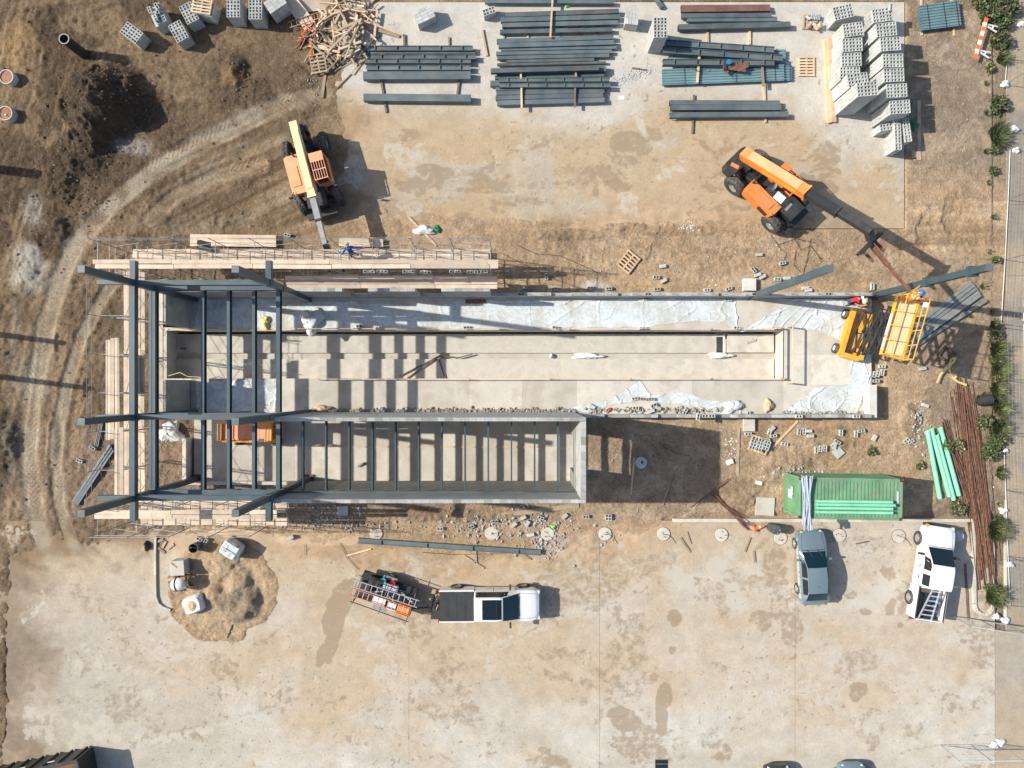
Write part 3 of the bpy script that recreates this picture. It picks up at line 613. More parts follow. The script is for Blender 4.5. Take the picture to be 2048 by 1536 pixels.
def top_course(parent, a, b, z, missing=(), hollow_rate=.0, sc_=1.0):
    """the top course of a block wall, block by block"""
    a = Vector(a); b = Vector(b); L = (b-a).length; n = int(L/.4); d = (b-a)/n; r = math.atan2(d.y, d.x)
    for i in range(n):
        if i in missing: continue
        p = a + d*(i+.5); link('block', CAPB if random.random() < hollow_rate else CAPS, parent, (p.x-parent.location.x, p.y-parent.location.y, z + random.uniform(-.003,.003)-parent.location.z), r, (d.length/.4*1.0, sc_, 1))
def wall_part(parent, x0, y0, x1, y1, z0, z1, name='wall', mat=None):
    m = MB(); m.box(((x0+x1)/2,(y0+y1)/2,(z0+z1)/2), (abs(x1-x0),abs(y1-y0),z1-z0)); return m.build(name, mat or cmu_wall, parent, world=True)
def floor_piece(parent, u0, v0, u1, v1, z, t=.3, name='floor_slab', mat=None, gap=.006):
    a = P(u0, v0, z); b = P(u1, v1, z); m = MB()
    m.box(((a.x+b.x)/2,(a.y+b.y)/2, z-t/2), (b.x-a.x-gap, a.y-b.y-gap, t)); return m.build(name, mat or conc, parent, world=True)

# ---- long building with the service pit
pb = thing('pit_building', 'long roofless block building with concrete floor and sunken service pit', 'building', P(1024,715))
for u0, u1 in ((380,780),(780,1180),(1180,1400),(1400,1566)): floor_piece(pb, u0, 596, u1, 661, .2)
for u0, u1 in ((382,500),(500,614),(614,831),(831,938),(938,1045),(1045,1153),(1153,1384),(1384,1566)): floor_piece(pb, u0, 757, u1, 826 if u1 < 1160 else 829, .2)
for u0, u1, v0, v1 in ((1566,1622,597,709),(1622,1743,597,709),(1566,1622,709,829),(1622,1743,709,770),(1622,1743,770,829)): floor_piece(pb, u0, v0, u1, v1, .2, mat=conc_new if u0 > 1600 else conc)
zp = -1.05
floor_piece(pb, 352, 668, 1433, 706, zp, .3, 'pit_floor', conc_new); floor_piece(pb, 1456, 668, 1548, 705, zp+.12, .3, 'pit_floor', conc_new)
floor_piece(pb, 352, 718, 1548, 757.5, zp, .3, 'pit_floor', conc_new); floor_piece(pb, 352, 705, 1548, 719, zp-.16, .1, 'drain_channel', conc)
floor_piece(pb, 1432, 666, 1458, 706, zp-.5, .1, 'sump', conc)
q0 = P(333,661,.2); q1 = P(1566,757,.2)
for nm, c, d in (('pit_wall', ((q0.x+q1.x)/2, q0.y+.1, -.72), (q1.x-q0.x+.4,.2,1.78)), ('pit_wall', ((q0.x+q1.x)/2, q1.y-.1, -.72), (q1.x-q0.x+.4,.2,1.78)),
                 ('pit_wall', (q0.x-.1,(q0.y+q1.y)/2,-.62), (.2,q0.y-q1.y-.01,1.6)), ('pit_wall', (q1.x+.1,(q0.y+q1.y)/2,-.72), (.2,q0.y-q1.y-.01,1.78))):
    m = MB(); m.box(c, d); m.build(nm, conc_new, pb, world=True)
m = MB(); a = P(1455,700,.0); m.box((P(1448,0,zp).x, P(0,687,zp).y, zp-.02), (.1,1.2,.1)); m.box((P(1437,0,zp).x, P(0,672,zp).y, zp-.02), (.6,.1,.1)); m.build('sump_kerb', conc_pale, pb, world=True)
YN0, YN1 = 5.35, 5.55
XW = -20.1; XM = -1.27; XE = 21.85
for x0, x1, z1 in ((XW-.1, -9.83, 3.0),(-9.83,-8.33,.9),(-8.33,-5.6,3.0),(-5.6,-4.1,.9),(-4.1,XM,3.0),(XM,XE,1.1)):
    wall_part(pb, x0+.001, YN0, x1-.001, YN1, -.1, z1)
for x0, x1, z in ((XW-.1,-9.83,3.0),(-8.33,-5.6,3.0),(-4.1,XM,3.0)): top_course(pb, (x0,5.45,0), (x1,5.45,0), z+.002)
top_course(pb, (XM,5.45,0), (XE,5.45,0), 1.102, missing={1,2,3,9,10,11,19,20,34,35,36,37}, hollow_rate=.04)
for y0, y1 in ((3.45,YN0-.002),(-1.73,.25)):
    wall_part(pb, XW-.1, y0, XW+.1, y1, -.1, 3.0); top_course(pb, (XW,y0,0), (XW,y1,0), 3.002)
wall_part(pb, 4.0, -2.05, XE, -1.85, -.1, 1.0); top_course(pb, (4.0,-1.95,0), (XE,-1.95,0), 1.002, missing={4,5,6,7,12,13,14,21,22}, hollow_rate=.08)
wall_part(pb, XE+.002, -2.05, XE+.45, -.05, -.1, .95, 'wall', conc_pale)
# wall reinforcement stubs
m = MB()
for x in np.arange(XM+.6, XE, .8): m.tube((x,5.45,1.2),(x+random.uniform(-.05,.05),5.45,1.2+random.uniform(.3,.55)),.012,5)
for y in np.arange(-1.6,0,.4): m.tube((XE+.45,y,.3),(XE+.95,y+random.uniform(-.03,.03),.3),.012,5)
for y in np.arange(3.7,5.3,.4): m.tube((XE,y,.12),(XE+.7,y,.12),.012,5)
stuff(m.build('reinforcing_bar_stubs', rust_bar, pb, world=True))
# reinforcement ladders on the west wall heads
for y0, y1 in ((3.5,5.3),(-1.7,.2)):
    m = MB(); 
    for dx in (-.07,.07): m.tube((XW-.02+dx,y0,3.23),(XW-.02+dx,y1,3.23),.012,5)
    for y in np.arange(y0,y1,.25): m.tube((XW-.09,y,3.23),(XW+.05,y,3.23),.01,5)
    m.build('reinforcing_ladder', galv, pb, world=True)
# timber edge forms and guard rails round the pit (each run a thing)
def rail_run(label, pts, w=.09, h=.04, z=.3, posts=True, mat=wood, cat='guard rail', hgt=None):
    c = P(*pts[0]); t = thing('guard_rail', label, cat, (c.x, c.y, .2))
    for a, b in zip(pts[:-1], pts[1:]):
        m = MB(); pa = P(*a, 0); pb_ = P(*b, 0); pa.z = pb_.z = z; m.bar(pa, pb_, h, w); m.build('rail', mat, t, world=True)
        if posts:
            L = (pb_-pa).length; n = max(1, int(L/2.6)); 
            for k in range(n+1):
                q = pa.lerp(pb_, k/n); m = MB(); m.bar((q.x,q.y,.2),(q.x,q.y+.02,z+.03),.05,.09); m.build('post', mat, t, world=True)
    return t
rail_run('timber guard rail along the upper edge of the pit', [(600,659),(720,659),(860,660),(1000,659),(1140,660),(1280,659),(1420,660),(1545,659)], z=.62)
rail_run('timber guard rail along the lower edge of the pit', [(640,759),(780,758.5),(940,759),(1100,758.5),(1260,759),(1420,758.5),(1560,759)], z=.62)
rail_run('pale timber rail across the right end of the pit', [(1571,655),(1570.5,766)], z=1.1)
rail_run('brown timber rail inside the right end of the pit', [(1560,659),(1559.5,758)], z=.55, mat=wood_dark)

# ---- tall block building
hb = thing('block_building', 'tall roofless concrete block building with door opening and open roof joists', 'building', P(800,900))
for u0, u1 in ((388,480),(480,590),(590,775),(775,920),(920,1047),(1047,1147)):
    for v0, v1 in ((838,893),(893,962)): floor_piece(hb, u0, v0, u1, v1, .1, .25, mat=conc)
X0, X1, X2p = -12.5, 3.60, 3.87
wall_part(hb, X0, -1.95, X2p, -1.75, -.1, 6.8); wall_part(hb, X0, -6.23, X2p, -6.03, -.1, 6.8)
wall_part(hb, X1, -3.0, X2p, -1.952, -.1, 6.8); wall_part(hb, X1, -6.028, X2p, -5.2, -.1, 6.8); wall_part(hb, X1, -5.198, X2p, -3.002, 2.95, 6.8, 'lintel_wall')
top_course(hb, (X0,-1.85,0), (X2p,-1.85,0), 6.802); top_course(hb, (X0,-6.13,0), (X2p,-6.13,0), 6.802); top_course(hb, (3.735,-6.02,0), (3.735,-1.96,0), 6.802, sc_=1.36)
wall_part(hb, -20.25, -6.0, -20.02, -3.35, -.1, .75, 'low_wall', conc_new)
wall_part(hb, -20.02, -6.23, -12.52, -6.03, -.1, .5, 'low_wall', conc_new)
# bond beam ledge and bolts
m = MB(); m.box((-4.4,-5.985,4.78),(16.2,.08,.2)); m.build('ledger', steel, hb, world=True)
m = MB(); m.box((-4.4,-2.0,4.78),(16.2,.10,.2)); m.build('ledger', steel, hb, world=True)
for k in range(12):
    x = -11.68 + k*1.2945; m = MB()
    m.bar((x,-2.06,4.62),(x,-5.94,4.62),.085,.03); m.bar((x,-2.06,4.36),(x,-5.94,4.36),.085,.03); m.bar((x,-2.06,4.49),(x,-5.94,4.49),.02,.24)
    m.build('joist', steel_clean, hb, world=True)
m = MB(); m.box((-5,-3.92,.125),(14,.06,.04)); m.build('screed_strip', wood, hb, world=True)

# ---- steel frame
fr = thing('steel_structure', 'tall dark blue-grey steel frame with six posts over the left bays', 'steel frame', P(500,780))
PX = (-19.66, -12.63); PY = (5.25, -1.72, -5.91); PH = 11.5
def hss(m, a, b, w=.34): m.bar(a, b, w, w)
def post_part(parent, x, y, z0, z1, w=.31):
    m = MB(); m.bar((x,y,z0+.03),(x,y,z1),w,w); o = m.build('post', steel_clean, parent, world=True)
    m = MB(); m.box((x,y,z1+.012),(w+.02,w+.02,.02)); c = m.build('cap_plate', steel, parent, world=True)
    m = MB(); m.box((x,y,z0+.015),(w+.25,w+.25,.03)); 
    for dx in (-1,1):
        for dy in (-1,1): m.tube((x+dx*(w/2+.07),y+dy*(w/2+.07),z0),(x+dx*(w/2+.07),y+dy*(w/2+.07),z0+.14),.02,6)
    m.build('base_plate', rust_red, parent, world=True)
for x in PX:
    for y in PY: post_part(fr, x, y, .15, PH)
for x in PX:
    for y in PY:
        for z in (5.2, 7.2):
            m = MB(); m.box((x,y,z),(.37,.37,.5)); o = m.build('connection_plate', steel, fr, world=True)
            for sx_ in (-1,1):
                for sy_ in (-1,1):
                    m = MB(); m.tube((x+sx_*.12,y+sy_*.12,z+.25),(x+sx_*.12,y+sy_*.12,z+.28),.022,6); m.build('bolt', galv, fr, world=True)
def ibeam(m, a, b, w, h, t=.03):
    a = Vector(a); b = Vector(b); u = Vector((0,0,1))
    m.bar(a+u*(h/2-t/2), b+u*(h/2-t/2), w, t); m.bar(a-u*(h/2-t/2), b-u*(h/2-t/2), w, t); m.bar(a, b, t, h-2*t)
for y in PY:
    m = MB(); ibeam(m, (PX[0]+.18,y,5.2),(PX[1]-.18,y,5.2),.26,.42); m.build('floor_beam', steel_clean, fr, world=True)
    m = MB(); m.bar((-21.5,y+.02,7.2),(PX[0]-.18,y+.02,7.2),.22,.3); m.build('outrigger', steel_clean, fr, world=True)
    m = MB(); ibeam(m, (PX[0]+.18,y,7.2),(PX[1]-.18,y,7.2),.26,.36); m.build('roof_beam', steel_clean, fr, world=True)
for a, b in ((PY[0]-.18,PY[1]+.18),(PY[1]-.18,PY[2]+.18)):
    m = MB(); m.bar((PX[0],a,7.2),(PX[0],b,7.2),.29,.36); m.build('roof_beam', steel_clean, fr, world=True)
    m = MB(); 
    for dx in (-.09,.10): ibeam(m, (PX[0]+dx,a,5.2),(PX[0]+dx,b,5.2),.16,.42)
    m.build('floor_beam', steel_clean, fr, world=True)
for x in PX:
    m = MB(); m.bar((x,PY[0]+.18,7.15),(x,6.40,7.15),.28,.34); m.build('outrigger', steel_clean, fr, world=True)
    m = MB(); m.bar((x,PY[2]-.18,7.15),(x,-7.10,7.15),.28,.34); m.build('outrigger', steel_clean, fr, world=True)
for x in (-16.9,-15.5,-14.12,-12.78):
    for a, b in ((PY[0]-.14,PY[1]+.14),(PY[1]-.14,PY[2]+.14)):
        m = MB(); ibeam(m, (x,a,5.22),(x,b,5.22),.165 if x < -13 else .22,.34); m.build('joist', steel_clean, fr, world=True)
for u, v, h, lab, rot in ((1500,595,10.7,'steel post standing free at the upper wall left of the workers',0),(1744,592,10.5,'steel post being set by the workers beside the scissor lift',0)):
    c = P(u, v); t = thing('steel_post', lab, 'steel post', (c.x, c.y, .1)); post_part(t, c.x, c.y, .1, h, .33)
    for z in (h-1.2, h*.55) if u > 1600 else ():
        m = MB(); m.box((c.x,c.y,z),(.5,.5,.25)); m.build('bracket', steel_clean, t, world=True)

# ================================================================== SCAFFOLDS
def scaffold(name_label, ax, n, p0, bay, depth, hgt, levels, flip=1):
    """ax: 'x' runs along +X, 'y' along -Y ; p0 = inner start corner; depth measured to the outer side (flip)"""
    t = thing('scaffold', name_label, 'scaffold', (p0[0], p0[1], 0))
    def W(s, d, z): return (s, d*flip, z) if ax == 'x' else (d*flip, -s, z)
    fm = MB()
    for z0 in np.arange(0, hgt-.5, 1.6667):
        z1 = z0+1.6667
        for d in (0, depth): fm.tube(W(0,d,z0), W(0,d,z1), .024, 6)
        for zz in (z1-.02, z0+.55): fm.tube(W(0,0,zz), W(0,depth,zz), .02, 6)
        fm.tube(W(0,.35,z0+.55), W(0,.35,z1), .016, 5); fm.tube(W(0,depth-.35,z0+.55), W(0,depth-.35,z1), .016, 5)
    me = fm.mesh('frame', galv)
    for i in range(n+1):
        link('frame', me, t, W(i*bay, 0, .03))
    tubes = []
    for z0 in (.3, 2.0, 3.6):
        tubes += [('brace', W(0,depth,z0), W(bay,depth,z0+1.1), .013), ('brace', W(0,depth+.02,z0+1.1), W(bay,depth+.02,z0), .013), ('brace', W(0,0,z0), W(bay,0,z0+1.1), .013)]
    tubes += [('guard_rail', W(0,depth,hgt+.9), W(bay,depth,hgt+.9), .016), ('guard_rail', W(0,depth,hgt+.45), W(bay,depth,hgt+.45), .016)]
    for nm, a, b, r in tubes:
        m = MB(); m.tube(a, b, r, 5); me = m.mesh(nm, galv)
        for i in range(n): link(nm, me, t, W(i*bay, 0, .03))
    for i in range(0, n+1):
        m = MB(); m.tube(W(i*bay,depth,hgt), W(i*bay,depth,hgt+1.0), .02, 6); m.build('guard_post', galv, t)
    for z, d0, rows, s0, s1, L in levels:
        for r in range(rows):
            s = s0 + random.uniform(-.1,.1)
            while s < s1-.4:
                e = min(s+L, s1); m = MB(); dd = d0 + r*.245 + random.uniform(-.008,.008); zz = z + .03 + .001*r + random.uniform(0,.006)
                m.bar(W(s+.015,dd,zz), W(e-.015,dd+random.uniform(-.03,.03),zz), .232, .045); m.build('plank', wood_plank, t); s = e
    return t
scaffold('long tube scaffold with plank decks along the upper wall', 'x', 10, (-22.85,6.35), 2.165, 1.5, 5.0,
         [(4.98,.14,2,-.2,22.1,4.35),(2.98,.85,3,.9,21.6,4.35),(2.6,-.62,3,9.6,22.0,4.35)], 1)
scaffold('tube scaffold with plank decks up the left end', 'y', 6, (-21.45,5.9), 2.13, 1.45, 5.0,
         [(4.98,.34,3,3.4,9.0,5.6),(4.985,.1,2,8.3,12.4,4.1),(2.98,.0,5,-.7,12.6,4.6),(2.95,-1.05,2,.5,8.0,3.9)], -1)
scaffold('short tube scaffold with plank decks below the steel frame', 'x', 4, (-22.85,-6.75), 2.165, 1.5, 5.0,
         [(4.98,.32,2,-.25,9.9,4.3),(2.98,.1,3,1.2,10.0,4.3),(2.98,1.1,2,1.3,10.0,4.3)], -1)

# ================================================================== STORED MATERIAL
def pallet_parts(parent, L=1.2, W=1.0, z=0.0, n=7, mat=wood_old, x=0, y=0):
    for j in (-1,0,1):
        m = MB(); m.box((x,y+j*(W/2-.05),z+.05),(L,.09,.09)); m.build('stringer', mat, parent)
    for i in range(n):
        m = MB(); m.box((x-L/2+.05+i*(L-.1)/(n-1),y,z+.107),(.1,W,.02)); m.build('deck_board', mat, parent)
def pallet(label, u, v, r, z=0.03, mat=wood_old, n=7, L=1.2, W=1.0, group=None, tilt=0):
    c = P(u, v, z); t = thing('wooden_pallet', label, 'pallet', (c.x,c.y,z), (tilt,0,math.radians(r)), group); pallet_parts(t, L, W, 0, n, mat); return t
LOWC = {}
def lower_courses(nx, ny, layers):
    k = (nx, ny, layers)
    if k not in LOWC:
        m = MB(); rnd = random.Random(hash(k) & 999)
        for l in range(layers):
            for i in range(nx):
                for j in range(ny):
                    if 0 < i < nx-1 and 0 < j < ny-1: continue
                    e = .0045 if l % 5 else .012
                    m.box(((i-(nx-1)/2)*.4+rnd.uniform(-.006,.006), (j-(ny-1)/2)*.2+rnd.uniform(-.004,.004), l*.2+.097), (.4-2*e, .2-2*e, .192))
        LOWC[k] = m.mesh('lower_courses', cmu)
    return LOWC[k]
def block_stack(label, u, v, h, rdeg, nx=3, ny=4, holes=True, drop=(), pal=True, group='pallet stacks of concrete blocks'):
    c = P(u, v, h); t = thing('block_stack', label, 'block stack', (c.x, c.y, .02), math.radians(rdeg), group)
    z0 = 0.0
    layers = max(1, int(round((h-z0-.02)/.2))-1)
    stuff(link('lower_courses', lower_courses(nx, ny, layers), t, (0,0,z0)))
    for i in range(nx):
        for j in range(ny):
            if (i,j) in drop: continue
            r = random.uniform(-.015,.015)
            o = link('block', BLOCK, t, ((i-(nx-1)/2)*.402, (j-(ny-1)/2)*.202, z0+layers*.2+.003), (math.pi if not holes else 0, 0, r))
            if not holes: o.location.z += .19
    return t
# left of the lumber pile
NWG = 'block stacks standing on the dirt'
block_stack('lone block stack leaning away, nearest the black standpipe', 263, 65, 1.0, -36, group=NWG)
st2 = block_stack('half unloaded block stack with loose blocks set on top', 313, 28, 1.2, -67, drop={(0,1),(0,2),(1,3),(2,0),(1,0)}, group=NWG)
for dx, dy, r in ((-.32,.24,.2),(.16,-.1,.15),(.3,-.12,.1)): link('loose_block', BLOCK, st2, (dx,dy,1.2), r)
block_stack('tilted block stack in front of the half unloaded one', 356, 62, 1.05, -61.5, group=NWG)
block_stack('block stack touching the one capped with a pallet', 377, 25, 1.05, -63, group=NWG)
block_stack('block stack capped with a fresh wooden pallet', 407, 17, 1.0, -12, nx=3, ny=4, group=NWG)
c = P(405, 12, 1.02); t = thing('wooden_pallet', 'fresh wooden pallet lying on top of a block stack', 'pallet', (c.x,c.y,1.03), math.radians(80)); pallet_parts(t, 1.05, 1.2, 0, 6, wood)
block_stack('block stack to the right of the pallet capped one, open cells up', 466, 14, 1.25, -90, group=NWG)
block_stack('block stack second from the lumber pile', 510, 18, 1.25, -90, group=NWG)
block_stack('dark block stack beside the lumber pile at the top edge', 549, 4, 1.3, 34, holes=False, group=NWG)
# on the slab
block_stack('short banded block stack right of the lumber pile', 848, 29, .8, 25, holes=False)
block_stack('broken block stack between the two beam piles at the slab edge', 1264, 36, .8, 84, nx=2, ny=4, holes=False)
block_stack('tall block stack leaning over the ends of the notched beams', 1321, 55, 2.0, 90)
block_stack('small heap of dark blocks at the slab top edge', 978, 22, .6, 20, nx=2, ny=2)
CL = 'block stacks crowded at the slab corner'
for i, (u, v, h, r) in enumerate(((1687,24,1.2,13),(1706.5,59,1.6,8),(1705,89.5,1.6,3),(1703,119,1.6,2),(1700,147,1.6,1),(1716,160,2.2,9),(1735,178,3.0,5))):
    block_stack(['low block stack at the head of the left column by the slab top','second block stack down the left column','third block stack down the left column','fourth block stack down the left column','fifth block stack down the left column','slightly turned block stack wedged behind the tallest one','tallest block stack at the foot of the left column'][i], u, v, h, r, group=CL)
for i, (u, v, h, r) in enumerate(((1765,30,1.4,8),(1773,59,2.2,6),(1781,88,2.4,4),(1786,121,2.4,1),(1788,150,2.4,2),(1794,181,2.4,3),(1800,214,2.2,4))):
    block_stack(['head block stack of the right column, one block standing on it','second block stack down the right column','third block stack down the right column','fourth block stack down the right column at the slab edge','fifth block stack down the right column','sixth block stack down the right column','seventh block stack down the right column'][i], u, v, h, r, group=CL)
block_stack('small short block stack in front of the right column foot', 1773, 254, 1.0, 10, nx=2, ny=2, group=CL)
block_stack('uneven low block stack at the foot of the right column', 1796, 267, 1.2, 92, nx=5, ny=2, group=CL)
block_stack('narrow block stack against the uneven one at the slab edge', 1816, 256, 1.3, 98, nx=4, ny=2, group=CL)
c = P(1783,14,1.6); tag(link('concrete_block', BLOCK, None, (c.x,c.y,1.43), 1.5), 'single block standing on the head of the right column', 'block')

# ---- steel beams
def stiff(m, L, w, h, n, off=0.0):
    for i in range(n):
        x = -L/2 + L*(i+.5+off)/n; m.box((x,0,h*.72),(.06,w*.92,h*.5))
def beam(label, u0, v0, u1, v1, w, z, kind='box', mat=None, group=None, tabs=0, h=None):
    """lying beam: end points of its top face centre line, width in plan units"""
    W = w/S; h = h or max(.12, min(.34, W*.95)); a = P(u0, v0, z+h); b = P(u1, v1, z+h); L = (b-a).length
    c = (a+b)/2; t = MB(); mat = mat or steel
    if kind == 'box':
        e = .018
        t.box((0,0,h/2),(L,W,h))
        for s in (-1,1): t.box((s*(L/2+.001),0,h/2),(.004,W-.05,h-.05), mi=1)
    elif kind == 'I':          # on its side: web between two raised flanges, stiffener plates between
        t.box((0,0,h*.72),(L-.01,W-.04,.03)); 
        for s in (-1,1): t.box((0,s*(W/2-.015),h/2),(L,.03,h))
        for i in range(tabs):
            x = -L/2 + L*(i+.5)/tabs; t.box((x,0,h*.72+.015+h*.13),(.07,W-.062,h*.25))
    elif kind == 'C':
        t.box((0,0,h-.015),(L,W,.03)); 
        for s in (-1,1): t.box((0,s*(W/2-.012),h/2-.016),(L-.002,.022,h-.034))
    o = t.build('steel_girder', [mat, hollow]); o.location = (c.x, c.y, z); o.rotation_euler = (0,0,math.atan2(b.y-a.y,b.x-a.x))
    return tag(o, label, 'steel beam', group)
def zt(u, v, ox, oy, k): return ox+u/k, oy+v/k
def pile(rows, ox, oy, k, where, group):
    for i, r in enumerate(rows):
        x0,y0,x1,y1,w,z = r[:6]; kind = r[6] if len(r) > 6 else 'box'; tabs = r[7] if len(r) > 7 else 0; mat = r[8] if len(r) > 8 else None
        a = zt(x0,y0,ox,oy,k); b = zt(x1,y1,ox,oy,k)
        beam(f"{ORD[i]} beam from the top in the {where}", *a, *b, w/k*.95, z, kind, mat, group, tabs)
A_ROWS = [(828,368,1665,368,40,.15,'I',5),(860,400,1680,400,22,.12),(880,434,1690,434,40,.15,'I',5),(835,466,1650,466,40,.15,'I',5),(850,518,1650,518,40,.15,'I',5),(822,578,1648,576,62,.15),(825,745,1650,752,56,.15)]
pile(A_ROWS, 512, 0, 3.84, 'left beam pile beside the lumber heap', 'steel beams on timber bearers, left pile')
B_ROWS = [(0,12,1800,22,56,.15),(280,205,1870,150,66,.15),(220,275,1880,230,66,.15),(240,350,1860,310,62,.15),(210,440,1780,410,58,.15),(165,570,1795,515,60,.15),(190,632,1800,588,66,.16),(225,690,1840,660,40,.14),(155,745,1770,715,50,.15),(170,805,1735,770,50,.15),(300,855,1525,828,40,.13),(170,900,1690,868,34,.13),
          (160,1010,1690,950,90,.13),(80,985,1590,945,66,.48),(140,1080,1665,1040,50,.13),(190,1112,1740,1106,62,.32,'I',6),(200,1188,1760,1186,62,.32,'I',6),(75,1162,330,1162,76,.13),(150,1238,1665,1250,50,.13),(160,1300,1665,1268,56,.13),(150,1365,1650,1326,62,.13),(170,1435,1670,1392,66,.13)]
pile(B_ROWS, 970, 0, 6.983, 'middle beam pile', 'steel beams on timber bearers, middle pile')
C_ROWS = [(400,72,1385,66,36,.15,'box',0,rust_red),(405,112,1390,98,44,.15,'box',0,rust_red),(410,172,1400,165,50,.15),(465,220,1465,215,40,.15),(372,297,1610,266,60,.15),(230,468,1435,548,70,.36,'I',5),(200,548,1530,640,70,.36,'I',5),(200,682,1440,690,66,.36,'I',5),(275,1132,1495,1136,52,.15),(290,1188,1510,1190,58,.15),(275,1272,1590,1262,58,.15,'C')]
pile(C_ROWS, 1290, 0, 5.535, 'right beam pile left of the pallet', 'steel beams on timber bearers, right pile')
beam('long steel beam lying on the dirt below the tall block building', 716, 1082, 1082, 1106, 10, .06, 'I', tabs=4)
beam('dark steel strut jutting from the top edge onto the slab', 1308, -10, 1325, 14, 7, .05, 'C')

# ---- timber bearers
def stick(label, u0, v0, u1, v1, w, z0=.035, h=.1, mat=wood_old, name='timber', cat='timber', group=None, z1=None):
    a = P(u0,v0,z0+h); b = P(u1,v1,(z1 if z1 is not None else z0)+h); a.z = z0+h/2; b.z = (z1 if z1 is not None else z0)+h/2
    c = (a+b)/2; m = MB(); m.bar(a-c, b-c, w/S, h); o = m.build(name, mat); o.location = c
    return tag(o, label, cat, group)
for i, (x0,y0,x1,y1,w,k,ox) in enumerate(((1138,262,1140,560,16,3.84,512),(1480,280,1482,560,14,3.84,512),(958,605,1000,862,16,3.84,512),(1562,600,1540,760,16,3.84,512))):
    stick(['left upper bearer under the left beam pile','right upper bearer under the left beam pile','left lower bearer poking out below the left beam pile','right lower bearer of the left beam pile'][i], ox+x0/k, y0/k, ox+x1/k, y1/k, w/k*.95, mat=wood_dark if i != 1 else wood_old, group='bearers under beams')
for i, (x0,y0,x1,y1,w,z,m_) in enumerate(((262,380,262,560,24,.035,wood_old),(595,380,600,560,24,.035,wood),(1310,360,1316,500,22,.035,wood_dark),(1548,350,1548,500,24,.035,wood_old),(500,1015,500,1100,26,.46,wood),(1268,1000,1270,1070,26,.46,wood_old),(508,1225,512,1510,26,.42,wood),(1260,1225,1256,1490,26,.42,wood_dark))):
    stick(['leftmost bearer showing between the upper middle beams','pale bearer second from left between the upper middle beams','dark bearer third from left between the upper middle beams','rightmost bearer showing between the upper middle beams','short pale spacer above the notched middle beams, left','short spacer above the notched middle beams, right','long pale batten laid across the lowest middle beams','long dark batten laid across the lowest middle beams'][i], 970+x0/6.983, y0/6.983, 970+x1/6.983, y1/6.983, w/6.983*.95, z, .09, m_)
stick('long batten laid over the upper beams of the middle pile', 970+945/6.983, -8, 970+912/6.983, 520/6.983, 3.6, .50, .07, wood)
for i, (x0,y0,x1,y1,w,z,m_) in enumerate(((693,190,696,465,26,.035,wood),(1163,190,1160,490,26,.035,wood),(545,1048,525,1475,22,.035,wood_dark),(1322,925,1337,1355,24,.035,wood),(606,590,580,912,24,.42,wood),(1300,735,1314,950,24,.40,wood_old))):
    stick(['left pale bearer under the red oxide beams','right pale bearer under the red oxide beams','dark bearer under the lowest three right beams','pale bearer under the lowest three right beams','pale batten lying over the left of the decking bundle','grey batten lying over the right of the decking bundle'][i], 1290+x0/5.535, y0/5.535, 1290+x1/5.535, y1/5.535, w/5.535*.95, z, .1, m_)
stick('lone short timber on the slab between the beam piles', 964, 58, 974, 111, 4, mat=wood)
stick('thin dark lath by the heap of white gravel', 1264, 136, 1294, 140, 3, mat=wood_dark, h=.04)
# ---- corrugated steel decking
def decking(label, u0, v0, u1, v1, w, z, layers, mat=teal_deck, period=.16):
    a = P(u0,v0,z+.2); b = P(u1,v1,z+.2); L = (b-a).length; W = w/S; c = (a+b)/2
    t = thing('corrugated_decking', label, 'steel decking', (c.x,c.y,z), math.atan2(b.y-a.y,b.x-a.x))
    n = max(3, int(W/period)); prof = []
    for i in range(n):
        y = -W/2 + i*W/n; p = W/n; prof += [(y,0),(y+p*.3,0),(y+p*.42,.05),(y+p*.88,.05)]
    prof.append((W/2,0))
    for k in range(layers):
        m = MB(); vs = []; fs = []
        sh = random.uniform(-.03,.03)
        for x in (-L/2+sh, L/2+sh):
            for y, zz in prof: vs.append((x,y,zz+.012*0+k*.055))
        q = len(prof); fs = [(i,i+1,q+i+1,q+i) for i in range(q-1)]; m.add(vs, fs); m.build('deck_sheet', mat, t)
    for f in (-.32, .1, .42):
        m = MB(); m.box((f*L,0,layers*.055+.012),(.03,W+.02,.012)); m.build('band', steel_dark, t)
    return t
K = 5.535
decking('upper teal decking bundle under the notched beams', 1290+270/K, 590/K, 1290+1562/K, 622/K, 165/K, .13, 3)
decking('wide teal decking bundle with white label at its corner', 1290+195/K, 852/K, 1290+1546/K, 800/K, 178/K, .13, 4)
decking('short end of a teal decking bundle on the right', 1290+1300/K, 806/K, 1290+1638/K, 800/K, 172/K, .08, 3)
decking('teal decking bundle on battens at the top right', 1841, 36, 1919.5, 26, 50, .16, 5)
stick('left batten under the top right decking bundle', 1843, -5, 1844, 70, 4, z0=.0, mat=wood); stick('right batten under the top right decking bundle', 1904, 0, 1909, 71, 4, z0=.0, mat=wood)
# odds and ends on the right pile
c = P(1290+990/K, 745/K, .6)
t = thing('rusty_plate_offcuts', 'rust brown steel plates piled on the teal decking', 'steel plates', (c.x,c.y,.60), -.05)
for x, y, r, l, w_ in ((-.3,.05,.4,.9,.22),(.35,.1,.35,1.0,.2),(.1,-.15,-.1,1.2,.16),(-.45,-.05,1.2,.7,.2),(.5,-.02,.5,.7,.24)):
    m = MB(); m.box((x,y,.05+random.uniform(0,.06)),(l,w_,.03),r); m.build('plate', rust, t)
m = MB(); m.box((-.62,0,.12),(.12,.55,.2)); m.build('bracket', black, t)
c = P(1290+640/K, 735/K, .55); pts = []
hp = [c+Vector((.35*math.cos(a)*1.4-.2, .30*math.sin(a), .02)) for a in np.linspace(.4, 5.9, 20)]
m = MB(); m.path(hp, .018, 6); tag(m.build('black_cable_loop', black), 'loop of black cable beside the rusty plates', 'cable')
